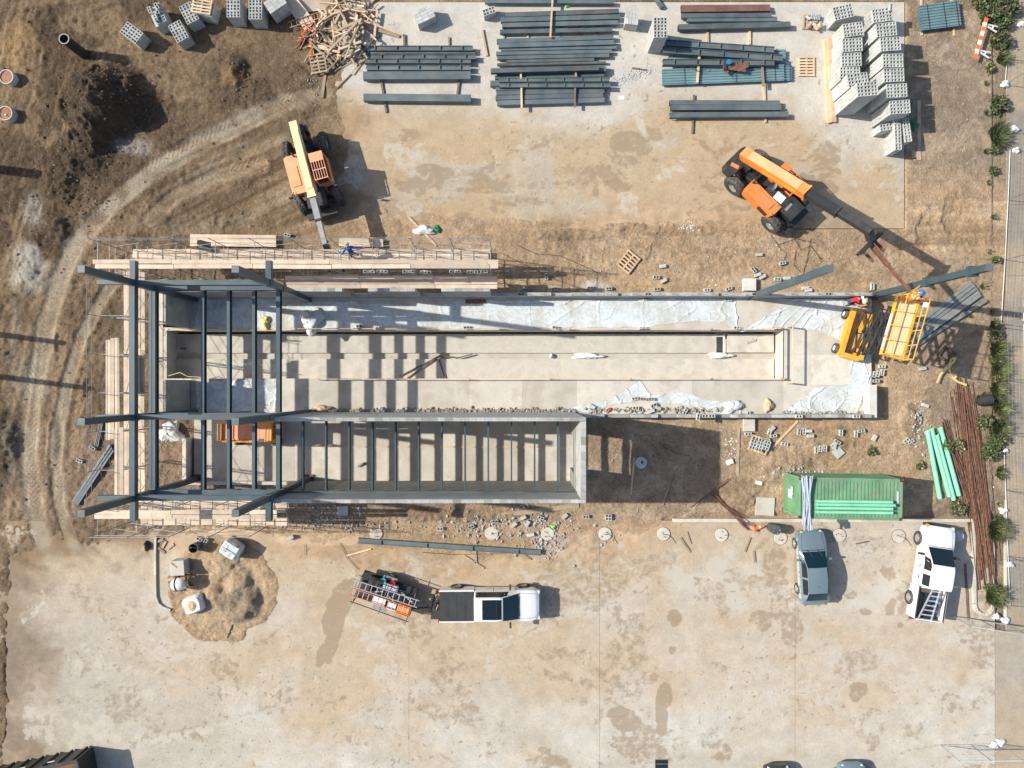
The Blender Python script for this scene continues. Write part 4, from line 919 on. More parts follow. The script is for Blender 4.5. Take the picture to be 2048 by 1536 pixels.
c = P(1457, 126, .75); m = MB(); m.lathe([(.0,0),(.14,0),(.16,.25),(.15,.28)], 14, (c.x,c.y,.66)); tag(m.build('blue_bucket', blue_plastic), 'blue bucket on the rusty steel plates', 'bucket')
# ---- pale new lumber beside the block stacks
c = P(1658, 164); t = thing('lumber_bundle', 'long bundle of pale new boards left of the block stacks', 'lumber', (c.x,c.y,.03), math.radians(-87.4))
for i in range(4):
    for k in range(2):
        m = MB(); m.box((random.uniform(-.06,.06) + (0 if i < 2 else -.08), -.21+i*.14, .045+k*.075),(5.25 - (.0 if i else .1),.132,.07)); m.build('board', wood, t)
# boards at the slab edge, grey
for i, (u0,v0,u1,v1) in enumerate(((1829,200,1823,238),(1838,200,1839,320),(1826,300,1828,316))):
    stick(['short grey board beside the block stacks at the slab edge','long grey board standing clear of the slab edge','stub of grey board at the slab corner'][i], u0, v0, u1, v1, 7, .04, .05, wood_old)
pallet('wooden pallet lying on the slab right of the decking', 1612, 134, -90, n=7, mat=wood)
pallet('wooden pallet lying askew on the dirt below the storage slab', 1256, 524, 52, z=.1, n=6, mat=wood, tilt=.06)
pallet('grey pallet leaning on the lumber heap', 637, 128, 100, z=.25, mat=wood_old, n=6)
# junk pallet with bagged material
c = P(1622, 47); t = thing('junk_pallet', 'pallet of mixed offcuts and bags near the block stacks', 'pallet', (c.x,c.y,.03), -.1); pallet_parts(t, 1.1, .9, 0, 6, wood_old)
for i in range(6):
    m = MB(); m.tube((-.1+i*.1,.12,.2),(-.1+i*.1+.03,.45,.2),.05,8); m.build('roll', pvc_grey, t)
for i in range(10):
    m = MB(); m.box((random.uniform(-.5,.5),random.uniform(-.4,.2),.2+random.uniform(0,.12)),(random.uniform(.15,.4),random.uniform(.08,.2),.08),random.uniform(0,3)); m.build('offcut', random.choice((wood_old,wood,bag_white)), t)

# ---- tangled lumber heap
heap_c = (685, 75)
def heap_z(u, v): return .9*max(0, 1-math.hypot((u-690)/75, (v-70)/85))
HG = 'loose boards in the tangled heap'
rnd = random.Random(11)
SPEC = [(596,85,645,60),(602,95,640,85),(600,90,625,62),(620,60,660,36),(690,120,722,35),(655,105,712,45),(700,92,715,50),(705,92,712,26),(650,140,700,90),(615,88,680,105),(640,100,665,125),(650,103,672,122),
        (684,110,722,92),(680,100,724,86),(690,116,720,98),(715,20,746,45),(710,8,736,26),(700,2,716,22),(730,0,737,18),(640,6,700,10),(660,12,690,6),(690,20,730,24),(700,36,730,44),(720,28,750,32),(740,26,750,38),
        (648,16,654,30),(662,10,670,32),(676,8,688,30),(688,2,700,24),(645,30,700,20),(640,38,668,24),(630,84,634,56),(632,60,652,58),(648,60,680,54),(676,62,720,40),(664,85,668,60),(660,60,690,66),(672,84,700,56)]
for i in range(118):
    if i < len(SPEC): u0,v0,u1,v1 = SPEC[i]
    else:
        r = rnd.random()**.7*78; th = rnd.uniform(0, 6.28); u = 684+r*math.cos(th)*.95; v = 62+r*math.sin(th)
        a = rnd.gauss(1.0, .75) if rnd.random() < .6 else rnd.uniform(0,3.14); L = rnd.uniform(9, 34)
        u0,v0,u1,v1 = u-L*math.cos(a), v-L*math.sin(a), u+L*math.cos(a), v+L*math.sin(a)
    if min(v0,v1) < -25: continue
    zc = heap_z((u0+u1)/2, (v0+v1)/2); z = rnd.uniform(.25,1.0)*zc + .05
    if i < len(SPEC): z = zc + .06 + rnd.uniform(0,.15)
    a = P(u0,v0,z); b = P(u1,v1,z); a.z = max(.05, z+rnd.uniform(-.25,.2)); b.z = max(.05, z+rnd.uniform(-.25,.2)); c = (a+b)/2
    m = MB(); m.bar(a-c, b-c, rnd.choice((.09,.09,.14,.06)), rnd.choice((.04,.04,.09)))
    o = m.build('scrap_board', rnd.choice((wood,wood_plank,wood_old,wood_old,wood_old,wood_dark))); o.location = c
    tag(o, 'loose sawn board in the tangled lumber heap', 'board', HG)
stick('wide plank with marker scrawl jutting out of the lumber heap', 716, 48, 799, 72, 7, .25, .05, wood_old, z1=.06)
stick('orange-edged long plank above the scrawled one', 708, 34, 806, 70, 3.5, .35, .06, wood, z1=.1)
stick('grey plank lying from the heap to the slab edge', 705, 148, 731, 112, 7, .04, .05, wood_old); stick('thin dark batten on the slab below the lumber heap', 673, 177, 702, 148, 2.5, .04, .05, wood_dark)
stick('grey plank standing off the slab corner', 644, 195, 650, 150, 5, .06, .06, wood_old)
for i, (u,v,l,w_,r) in enumerate(((597,22,2.6,1.2,-.9),(628,2,2.4,1.2,.25))):
    c = P(u,v,.5); m = MB(); m.box((0,0,0),(l*.8,w_*.7,.02)); o = m.build('plywood_sheet', wood_plank); o.location = (c.x,c.y,.42-.2*i); o.rotation_euler = (.25,.2,r)
    tag(o, ['grey plywood sheet propped behind the lumber heap','tan plywood sheet at the top edge above the lumber heap'][i], 'plywood')
# ladder in the heap
def ladder(name, label, a, b, w, n, mat, rail=.05):
    a = Vector(a); b = Vector(b); c = (a+b)/2; t = thing(name, label, 'ladder', c); d = (b-a).normalized(); s = d.cross(Vector((0,0,1))).normalized()
    for k in (-1,1):
        m = MB(); m.bar(a+s*k*w/2, b+s*k*w/2, rail*.6, rail*1.4); m.build('rail', mat, t, world=True)
    for i in range(n):
        p = a.lerp(b, (i+.5)/n); m = MB(); m.tube(p-s*w/2, p+s*w/2, rail*.4, 6); m.build('rung', alu if mat is not wood_old else mat, t, world=True)
    return t
ladder('wooden_ladder', 'grey wooden ladder lying beside the lumber heap', P(578,50,.3), P(640,30,.5), .36, 6, wood_old)
m = MB()
for i in range(7):
    a = P(600+rnd.uniform(0,35), 45+rnd.uniform(0,65), .3); pts = [a+Vector((rnd.uniform(-.4,.4),rnd.uniform(-.6,.6),rnd.uniform(-.1,.2))) for _ in range(4)]; m.path(pts, .022, 5)
stuff(m.build('orange_netting', cone_orange)); tag(bpy.data.objects['orange_netting'], 'torn orange safety netting in the lumber heap', 'netting')

# ================================================================== VEHICLES AND MACHINES
def wheel(parent, x, y, r, w, rim_r, mat_rim=rim, tread=0, steer=0.0, z=None, name='wheel'):
    g = bpy.data.objects.new(name, None); COL.objects.link(g); g.parent = parent; g.location = (x, y, r if z is None else z); g.rotation_euler = (0,0,steer); g.empty_display_size = .1
    m = MB(); m.lathe([(rim_r,-w/2),(r*.9,-w/2),(r,-w*.36),(r,w*.36),(r*.9,w/2),(rim_r,w/2)], 28, axis='Y', caps=False)
    if tread:
        for i in range(tread):
            t = 2*math.pi*i/tread
            for s in (-1,1):
                a = t + (0 if s > 0 else math.pi/tread)
                c = Vector((math.cos(a)*r, s*w*.26, math.sin(a)*r)); e = Vector((math.cos(a+.17)*r, s*w*.02, math.sin(a+.17)*r))
                m.bar(c, e, .07, .07, up=(math.cos(a),0,math.sin(a)))
    m.build('tyre', rubber, g, smooth=not tread)
    m = MB(); m.lathe([(rim_r,-w*.42),(rim_r,w*.42)], 24, axis='Y', caps=False); 
    for s in (-1,1): m.lathe([(0,s*w*.30),(rim_r*.35,s*w*.34),(rim_r*.4,s*w*.26),(rim_r*.98,s*w*.38)], 20, axis='Y', caps=False)
    m.build('rim', mat_rim, g); return g
def catmull(st, k=4):
    st = np.array(st, float); out = []
    for i in range(len(st)-1):
        p0 = st[max(i-1,0)]; p1 = st[i]; p2 = st[i+1]; p3 = st[min(i+2,len(st)-1)]
        for t in np.linspace(0, 1, k, endpoint=False):
            q = .5*((2*p1)+(-p0+p2)*t+(2*p0-5*p1+4*p2-p3)*t*t+(-p0+3*p1-3*p2+p3)*t**3); lin = p1*(1-t)+p2*t
            out.append(lin*.45+q*.55)
    out.append(st[-1]); return np.array(out)
class Loft:
    """car body shell: stations of x, zs, ws, zm, wm, zb, wb, zr, wr"""
    K = 4
    def __init__(s, stations, crown=.03):
        R = []
        for x,zs,ws,zm,wm,zb,wb,zr,wr in catmull(stations, s.K):
            h = [(ws,zs),(wm,zm),(wb,zb),(wr,zr),(wr*.55,zr+crown),(0,zr+crown*1.25)]
            R.append([(x,y,z) for y,z in h] + [(x,-y,z) for y,z in h[-2::-1]])
        s.R = np.array(R)
    def at(s, i, j):
        i = min(max(i*s.K,0), len(s.R)-1.001); j = min(max(j,0), 9.999); a, b = int(i), int(j); u, v = i-a, j-b; R = s.R
        return R[a,b]*(1-u)*(1-v)+R[a+1,b]*u*(1-v)+R[a,b+1]*(1-u)*v+R[a+1,b+1]*u*v
    def body(s, name, mat, parent):
        m = MB(); n = len(s.R); vs = s.R.reshape(-1,3).tolist(); fs = []
        for a in range(n-1):
            for b in range(10): fs.append((a*11+b, a*11+b+1, (a+1)*11+b+1, (a+1)*11+b))
        fs += [tuple(range(10,-1,-1)), tuple((n-1)*11+b for b in range(11))]
        for a in range(n-1): fs.append((a*11, (a+1)*11, (a+1)*11+10, a*11+10))
        m.add(vs, fs); o = m.build(name, mat, parent, smooth=True)
        for p in o.data.polygons[-(n+1):]: p.use_smooth = False
        o.data.set_sharp_from_angle(angle=math.radians(38)); return o
    def patch(s, name, mat, parent, i0, i1, j0, j1, off=.006, n=8, mm=6, shrink=None):
        m = MB(); vs = []; fs = []
        for a in range(n+1):
            for b in range(mm+1):
                ii = i0+(i1-i0)*a/n; ja, jb = (j0, j1)
                if shrink: e = shrink*(a/n); ja += e; jb -= e
                jj = ja+(jb-ja)*b/mm; p = s.at(ii,jj); e = .02
                du = s.at(ii+e,jj)-s.at(ii-e,jj); dv = s.at(ii,jj+e)-s.at(ii,jj-e); nn = np.cross(du, dv); L = np.linalg.norm(nn)
                nn = nn/L if L > 1e-9 else np.array((0,0,1.)); c = np.array((p[0],0,.6)); 
                if np.dot(nn, p-c) < 0: nn = -nn
                vs.append(p+nn*off)
        for a in range(n):
            for b in range(mm): fs.append((a*(mm+1)+b, a*(mm+1)+b+1, (a+1)*(mm+1)+b+1, (a+1)*(mm+1)+b))
        m.add(vs, fs); return m.build(name, mat, parent, smooth=True)
def arch(parent, x, y, r, mat=plastic_black):
    s = 1 if y > 0 else -1; m = MB(); m.lathe([(r*.72,-.003),(r,-.003),(r,.003),(r*.72,.003)], 24, (x,y,r*.93), 'Y', caps=False); m.build('wheel_arch', mat, parent)
SED = [(2.28,.38,.50,.50,.56,.60,.54,.62,.44),(2.14,.30,.74,.48,.80,.68,.76,.71,.60),(1.7,.27,.82,.5,.88,.80,.84,.84,.66),(1.12,.26,.83,.52,.89,.90,.84,.94,.72),(.10,.26,.83,.54,.89,.94,.83,1.36,.58),(-.6,.26,.83,.54,.89,.95,.83,1.43,.59),(-1.38,.26,.83,.54,.89,.96,.82,1.35,.57),(-1.98,.27,.82,.54,.88,.96,.80,1.00,.66),(-2.16,.30,.78,.52,.84,.92,.76,.95,.62),(-2.27,.42,.66,.60,.72,.80,.66,.84,.52)]
def sedan(label, u, v, rz, paint, side=None):
    c = P(u, v); t = thing('sedan_car', label, 'car', (c.x,c.y,.03), rz); L = Loft(SED, .03)
    L.body('body', paint, t)
    L.patch('windshield', glass_teal, t, 3.10, 3.97, 3.02, 6.98); L.patch('rear_window', glass, t, 6.10, 6.93, 3.06, 6.94)
    for j0, j1 in ((2.14,2.90),(7.10,7.86)):
        L.patch('side_window', glass, t, 3.55, 4.82, j0, j1); L.patch('side_window', glass, t, 4.98, 6.25, j0, j1)
        if side: L.patch('sill_trim', side, t, 1.0, 8.6, j0-1.2 if j0 < 5 else 8.25, j0-.45 if j0 < 5 else 9.0, .004)
    for i0, i1, j0, j1 in ((2.98,3.03,3.0,7.0),(7.02,7.06,3.1,6.9),(.7,2.98,3.02,3.07),(.7,2.98,6.93,6.98),(4.0,6.1,3.02,3.06),(4.0,6.1,6.94,6.98)): L.patch('panel_gap', plastic_black, t, i0, i1, j0, j1, .004, 10 if i1-i0 > 1 else 1, 8 if j1-j0 > 1 else 1)
    for j0, j1 in ((.7,2.0),(8.0,9.3)):
        for i_ in (3.35,4.9,6.2): L.patch('panel_gap', plastic_black, t, i_, i_+.03, j0, j1, .004, 1, 6)
    m = MB(); m.bar((1.16,.45,.99),(.62,.02,1.17),.03,.02); m.bar((1.16,-.2,1.0),(.64,-.55,1.14),.03,.02); m.build('wiper', plastic_black, t)
    for x in (1.42,-1.38):
        for y in (-.83,.83): wheel(t, x, y, .325, .21, .23); arch(t, x, .895 if y > 0 else -.895, .36)
    for s in (-1,1):
        m = MB(); m.box((.55,s*.98,.95),(.12,.2,.12)); m.build('mirror', paint, t)
        m = MB(); m.box((2.08,s*.56,.66),(.26,.24,.08),s*-.5); m.build('headlight', lamp_white, t)
        m = MB(); m.box((-2.19,s*.58,.82),(.16,.24,.12),s*.4); m.build('tail_light', red_lamp, t)
        for x in (.1,-.75):
            m = MB(); m.box((x-.35,s*.885,.78),(.16,.03,.03)); m.build('door_handle', chrome, t)
    m = MB(); m.box((2.24,0,.5),(.06,.9,.14)); m.build('grille', plastic_black, t)
    m = MB(); m.box((-1.0,0,1.44),(.06,.03,.05)); m.build('antenna', plastic_black, t)
    return t
sedan('silver blue sedan parked nose up below the green container', 1615, 1128, math.radians(93), silver, silver_light)
sedan('black car cut off by the bottom edge', 1549, 1592, math.radians(92), car_black)
sedan('silver car cut off by the bottom edge right of the black one', 1693, 1588, math.radians(90), silver)

def pickup(label, u, v, rz, Ls, cab_end, bed_len, bw, kind):
    c = P(u, v); t = thing('pickup_truck', label, 'pickup truck', (c.x,c.y,.03), rz); W = bw
    f = Ls/2; zb = 1.15; zr = 1.82
    ST = [(f,.45,W*.72,.7,W*.80,.95,W*.74,1.0,W*.58),(f-.22,.42,W*.93,.7,W*.98,1.05,W*.90,1.10,W*.72),(f-.7,.40,W*.96,.75,W,1.12,W*.94,1.17,W*.78),(f-1.2,.40,W*.96,.75,W,1.14,W*.94,1.20,W*.80),(f-2.22,.40,W*.96,.75,W,zb,W*.93,zr,W*.70),(f-2.6,.40,W*.96,.75,W,zb,W*.93,zr+.05,W*.72),(cab_end+.25,.40,W*.96,.75,W,zb,W*.93,zr+.04,W*.71),(cab_end+.04,.40,W*.96,.75,W,zb,W*.93,zr,W*.69),(cab_end,.45,W*.94,.75,W*.97,zb-.02,W*.91,zr-.05,W*.67)]
    L = Loft(ST, .025); L.body('body', white_paint, t)
    L.patch('windshield', glass_teal if kind == 'new' else glass, t, 3.06, 3.97, 3.02, 6.98)
    for j0, j1 in ((2.16,2.88),(7.12,7.84)):
        if kind == 'new': L.patch('side_window', glass, t, 3.62, 6.55, j0, j1)
        else: L.patch('side_window', glass, t, 3.62, 5.05, j0, j1); L.patch('side_window', glass, t, 5.35, 6.5, j0, j1)
    for i0, i1, j0, j1 in ((2.97,3.02,3.0,7.0),(.8,2.97,3.02,3.07),(.8,2.97,6.93,6.98),(4.0,7.0,3.03,3.07),(4.0,7.0,6.93,6.97)): L.patch('panel_gap', plastic_black if i1-i0 < 3 else silver_light, t, i0, i1, j0, j1, .004, 10 if i1-i0 > 1 else 1, 8 if j1-j0 > 1 else 1)
    for j0, j1 in ((.6,2.05),(7.95,9.4)):
        for i_ in (3.2,5.15,6.75): L.patch('panel_gap', plastic_black, t, i_, i_+.03, j0, j1, .004, 1, 6)
    m = MB(); m.box((cab_end-.008,0,1.48),(.02,W*1.1,.34)); m.build('rear_window', glass, t)
    x0 = cab_end-.03; x1 = x0-bed_len; xm = (x0+x1)/2
    m = MB(); m.box((xm,0,.72),(bed_len,W*1.86,.06)); m.build('bed_floor', plastic_black if kind == 'new' else steel_dark, t)
    for s in (-1,1):
        m = MB(); m.box((xm,s*(W*.93),.80),(bed_len,W*.12,.70)); m.box((xm,s*W*.955,.42),(bed_len-.05,.05,.2)); m.build('bed_side', white_paint, t)
    m = MB(); m.box((x0-.05,0,.94),(.05,W*1.72,.42)); m.build('bed_front', white_paint, t)
    if kind == 'new':
        m = MB(); m.box((xm,0,1.175),(bed_len-.04,W*1.80,.05)); o = m.build('bed_cover', plastic_black, t)
        for k in range(1,4):
            m = MB(); m.box((x0-bed_len*k/4,0,1.203),(.02,W*1.78,.008)); m.build('seam', black, o)
        m = MB(); m.box((x1-.28,-.12,.78),(.55,W*1.55,.06)); m.build('tailgate', plastic_black, t)
        o = L.patch('sunroof', glass, t, 4.15, 5.75, 3.35, 6.65, .012)
        L.patch('sunroof_bar', black, o, 4.93, 4.97, 3.4, 6.6, .016)
        m = MB(); m.box((f-1.26,0,1.25),(.1,W*1.2,.02)); m.build('wiper', plastic_black, t)
    else:
        m = MB(); m.box((x1-.03,0,.86),(.06,W*1.86,.58)); m.build('tailgate', white_paint, t)
        for s in (-1,1):
            m = MB(); m.box((xm,s*W*.90,1.165),(bed_len,.07,.03)); m.build('bed_rail', plastic_black, t)
    m = MB(); m.box((f+.0,0,.58),(.18,W*1.7,.26)); m.build('front_bumper', plastic_black if kind == 'old' else silver_light, t)
    m = MB(); m.box((x1-.12,0,.52),(.18,W*1.7,.2)); m.build('rear_bumper', steel_dark, t)
    for x in (f-.95, x1+1.05):
        for s in (-1,1): wheel(t, x, s*(W-.07), .41, .27, .26); arch(t, x, s*(W+.006), .44)
    for s in (-1,1):
        m = MB(); m.box((f-1.75,s*(W+.16),1.22),(.12,.3,.2)); m.build('mirror', plastic_black, t)
        m = MB(); m.box((f-.08,s*W*.72,.92),(.2,.34,.14),s*-.3); m.build('headlight', amber if kind == 'old' and s > 0 else lamp_white, t)
        m = MB(); m.box((x1-.03,s*W*.92,.95),(.09,.14,.36)); m.build('tail_light', red_lamp, t)
        for x in ((f-2.5),(f-3.2)): 
            if x > cab_end+.1:
                m = MB(); m.box((x,s*(W+.012),1.02),(.2,.03,.04)); m.build('door_handle', chrome if kind == 'new' else plastic_black, t)
    return t
pickup('white crew cab pickup with black bed cover towing the ladder trailer', 980, 1200, math.radians(0.5), 6.05, -.90, 2.12, .99, 'new')
pk = pickup('white pickup with open bed carrying a folding ladder', 1848, 1138, math.radians(81.5), 5.75, -.82, 1.98, .94, 'old')
for i, (u, v, r, col) in enumerate(((877,1193,.3,wood),(874,1214,1.2,yellow))):
    c = P(u,v,1.0); t = thing('tool_tray', ['small wooden tool crate on the open tailgate','black and yellow tool case on the open tailgate'][i], 'tool box', (c.x,c.y,.84), r)
    m = MB(); m.box((0,0,.03),(.36,.26,.04)); m.build('tray', [wood,black][i], t)
    for s in (-1,1):
        m = MB(); m.box((0,s*.12,.11),(.36,.02,.14)); m.build('side', [wood,black][i], t); m = MB(); m.box((s*.17,0,.11),(.02,.22,.14)); m.build('side', [wood,black][i], t)
    m = MB(); m.box((0,0,.18),(.34,.05,.05)); m.build('handle', [wood_dark,yellow][i], t)
# load of the second pickup
c = pk.location; R_ = Matrix.Rotation(pk.rotation_euler.z, 4, 'Z')
def on_pk(x, y, z): return R_ @ Vector((x,y,z)) + Vector((c.x,c.y,c.z))
t = thing('folding_ladder', 'aluminium folding ladder tilted out of the pickup bed', 'ladder', on_pk(-1.9,.1,1.2))
for y0, y1, z in ((.42,.62,1.32),(-.02,-.22,1.32)):
    m = MB(); m.bar(on_pk(-.78,y0,1.75), on_pk(-3.0,y1,1.0), .05, .09); m.build('rail', alu, t, world=True)
for i in range(7):
    f = (i+.5)/7; m = MB(); m.bar(on_pk(-.78-2.22*f,.42+.2*f,1.75-.75*f), on_pk(-.78-2.22*f,-.02-.2*f,1.75-.75*f), .08, .03); m.build('rung', alu, t, world=True)
for k, (x,y) in enumerate(((-1.6,-.42),(-2.0,-.45))):
    q = on_pk(x,y,.75); m = MB(); m.lathe([(0,0),(.13,0),(.13,.32),(.06,.36),(0,.36)], 14, (q.x,q.y,q.z)); tag(m.build('blue_canister', blue_plastic), ['blue canister by the cab in the pickup bed','blue canister farther back in the pickup bed'][k], 'canister')
t = thing('tool_box', 'dark tool box behind the cab in the pickup bed', 'tool box', on_pk(-1.0,.25,.75), pk.rotation_euler.z)
m = MB(); m.box((0,0,.16),(.4,.9,.3)); m.build('box', black, t); m = MB(); m.box((0,0,.32),(.36,.86,.03)); m.build('lid', wood_dark, t)
q = on_pk(-2.1,-.72,.78); m = MB(); m.bar(on_pk(-.9,-.66,.84), on_pk(-2.6,-.66,.84), .12, .14); tag(m.build('steel_channel', galv), 'galvanized channel along the side of the pickup bed', 'channel')
m = MB(); m.bar(on_pk(-.9,.45,.80), on_pk(-2.5,.5,.80), .18, .05); tag(m.build('bed_plank', wood_dark), 'dark plank lying in the pickup bed', 'plank')

# ---- ladder trailer
c = P(778, 1180); ra = math.radians(-19.5); tr_ = thing('utility_trailer', 'open utility trailer loaded with ladders and tools behind the pickup', 'trailer', (c.x,c.y,.03), ra)
m = MB()
for s in (-1,1): m.bar((-1.75,s*.85,.55),(1.75,s*.85,.55),.07,.09)
for x in (-1.75,-.6,.6,1.75): m.bar((x,-.85,.55),(x,.85,.55),.06,.08)
m.build('chassis', black, tr_); m = MB(); m.box((0,0,.60),(3.5,1.68,.03)); m.build('deck', steel_dark, tr_)
for x, y in ((-1.7,.82),(-1.7,-.82),(1.7,.82),(1.7,-.82)):
    m = MB(); m.tube((x,y,.55),(x,y,1.7),.03,8); m.build('rack_post', black, tr_)
for s in (-1,1):
    m = MB(); m.tube((-1.85,s*.82,1.7),(1.85,s*.82,1.7),.03,8); m.build('rack_rail', black, tr_)
for x in (-1.7,0,1.7):
    m = MB(); m.tube((x,-.95,1.72),(x,.95,1.72),.025,8); m.build('rack_bar', black, tr_)
m = MB(); m.bar((1.75,.4,.5),(2.75,0,.5),.07,.09); m.bar((1.75,-.4,.5),(2.75,.0,.49),.07,.09); m.tube((2.7,0,.45),(2.95,0,.5),.05,8); m.build('drawbar', black, tr_)
for s in (-1,1):
    wheel(tr_, -.1, s*.98, .33, .2, .2); m = MB(); m.box((-.1,s*.98,.72),(.9,.26,.03)); m.build('mudguard', galv, tr_)
def in_tr(x,y,z): return Matrix.Rotation(ra,4,'Z') @ Vector((x,y,z)) + Vector((c.x,c.y,.03))
ladder('extension_ladder', 'upper silver ladder with black rail on the trailer rack', in_tr(-2.1,.30,1.80), in_tr(2.05,.42,1.80), .42, 12, alu, .06)
ladder('extension_ladder', 'orange railed ladder on the lower side of the trailer rack', in_tr(-2.0,-.20,1.82), in_tr(1.75,-.16,1.82), .44, 12, cone_orange, .06)
for i, (x,y,z,d,mt,lab,nm) in enumerate(((1.35,-.45,.62,(.75,.62,.55),orange,'orange steel job box at the front of the trailer','job_box'),(-.9,.55,.62,(.7,.4,.4),black,'black tool chest among the trailer load','tool_chest'),(.1,.5,.62,(.9,.36,.32),alu,'silver case on the dark side of the trailer','metal_case'),(-.3,-.5,.62,(.8,.5,.3),bag_white,'white plastic crate low on the trailer','plastic_crate'),(.55,-.55,.62,(.5,.4,.34),bag_white,'white plastic crate beside the orange job box','plastic_crate'),(-1.35,-.1,.62,(.5,.8,.34),black,'black bin at the tail of the trailer','storage_bin'))):
    q = in_tr(x,y,z); t = thing(nm, lab, nm.replace('_',' '), (q.x,q.y,q.z+.01), ra + random.uniform(-.05,.05)); m = MB(); m.box((0,0,d[2]/2),d); m.build('case', mt, t); m = MB(); m.box((0,0,d[2]+.02),(d[0]+.03,d[1]+.03,.035)); m.build('lid', mt, t)
    m = MB(); m.box((0,d[1]/2+.02,d[2]*.7),(.12,.03,.06)); m.build('latch', black, t)
for i, (x,y,mt,lab) in enumerate(((-1.25,.62,blue_barrel,'grey blue bucket at the rear corner of the trailer'),(-.45,.75,teal_plastic,'teal bucket on the far side of the trailer'),(.15,.78,red_lamp,'red can on the far side of the trailer'))):
    q = in_tr(x,y,.64); m = MB(); m.lathe([(0,0),(.14,0),(.18,.34),(.16,.36),(.14,.3),(0,.28)], 14, (q.x,q.y,q.z)); tag(m.build('bucket', mt), lab, 'bucket')
for i in range(14):
    x, y = random.uniform(-1.5,1.4), random.uniform(-.7,.75); q = in_tr(x,y,.64); L = random.uniform(.3,1.1); a = ra+random.gauss(0,.3); z = random.uniform(.68,1.0)
    m = MB(); m.bar((-L/2,0,0),(L/2,0,random.uniform(-.05,.05)),random.uniform(.04,.09),.05); o = m.build('loose_tool', random.choice((steel_dark,alu,black,galv,black))); o.location = (q.x,q.y,z); o.rotation_euler = (0,0,a); tag(o, 'loose tool in the trailer load under the ladders', 'tool', 'tools in the trailer')

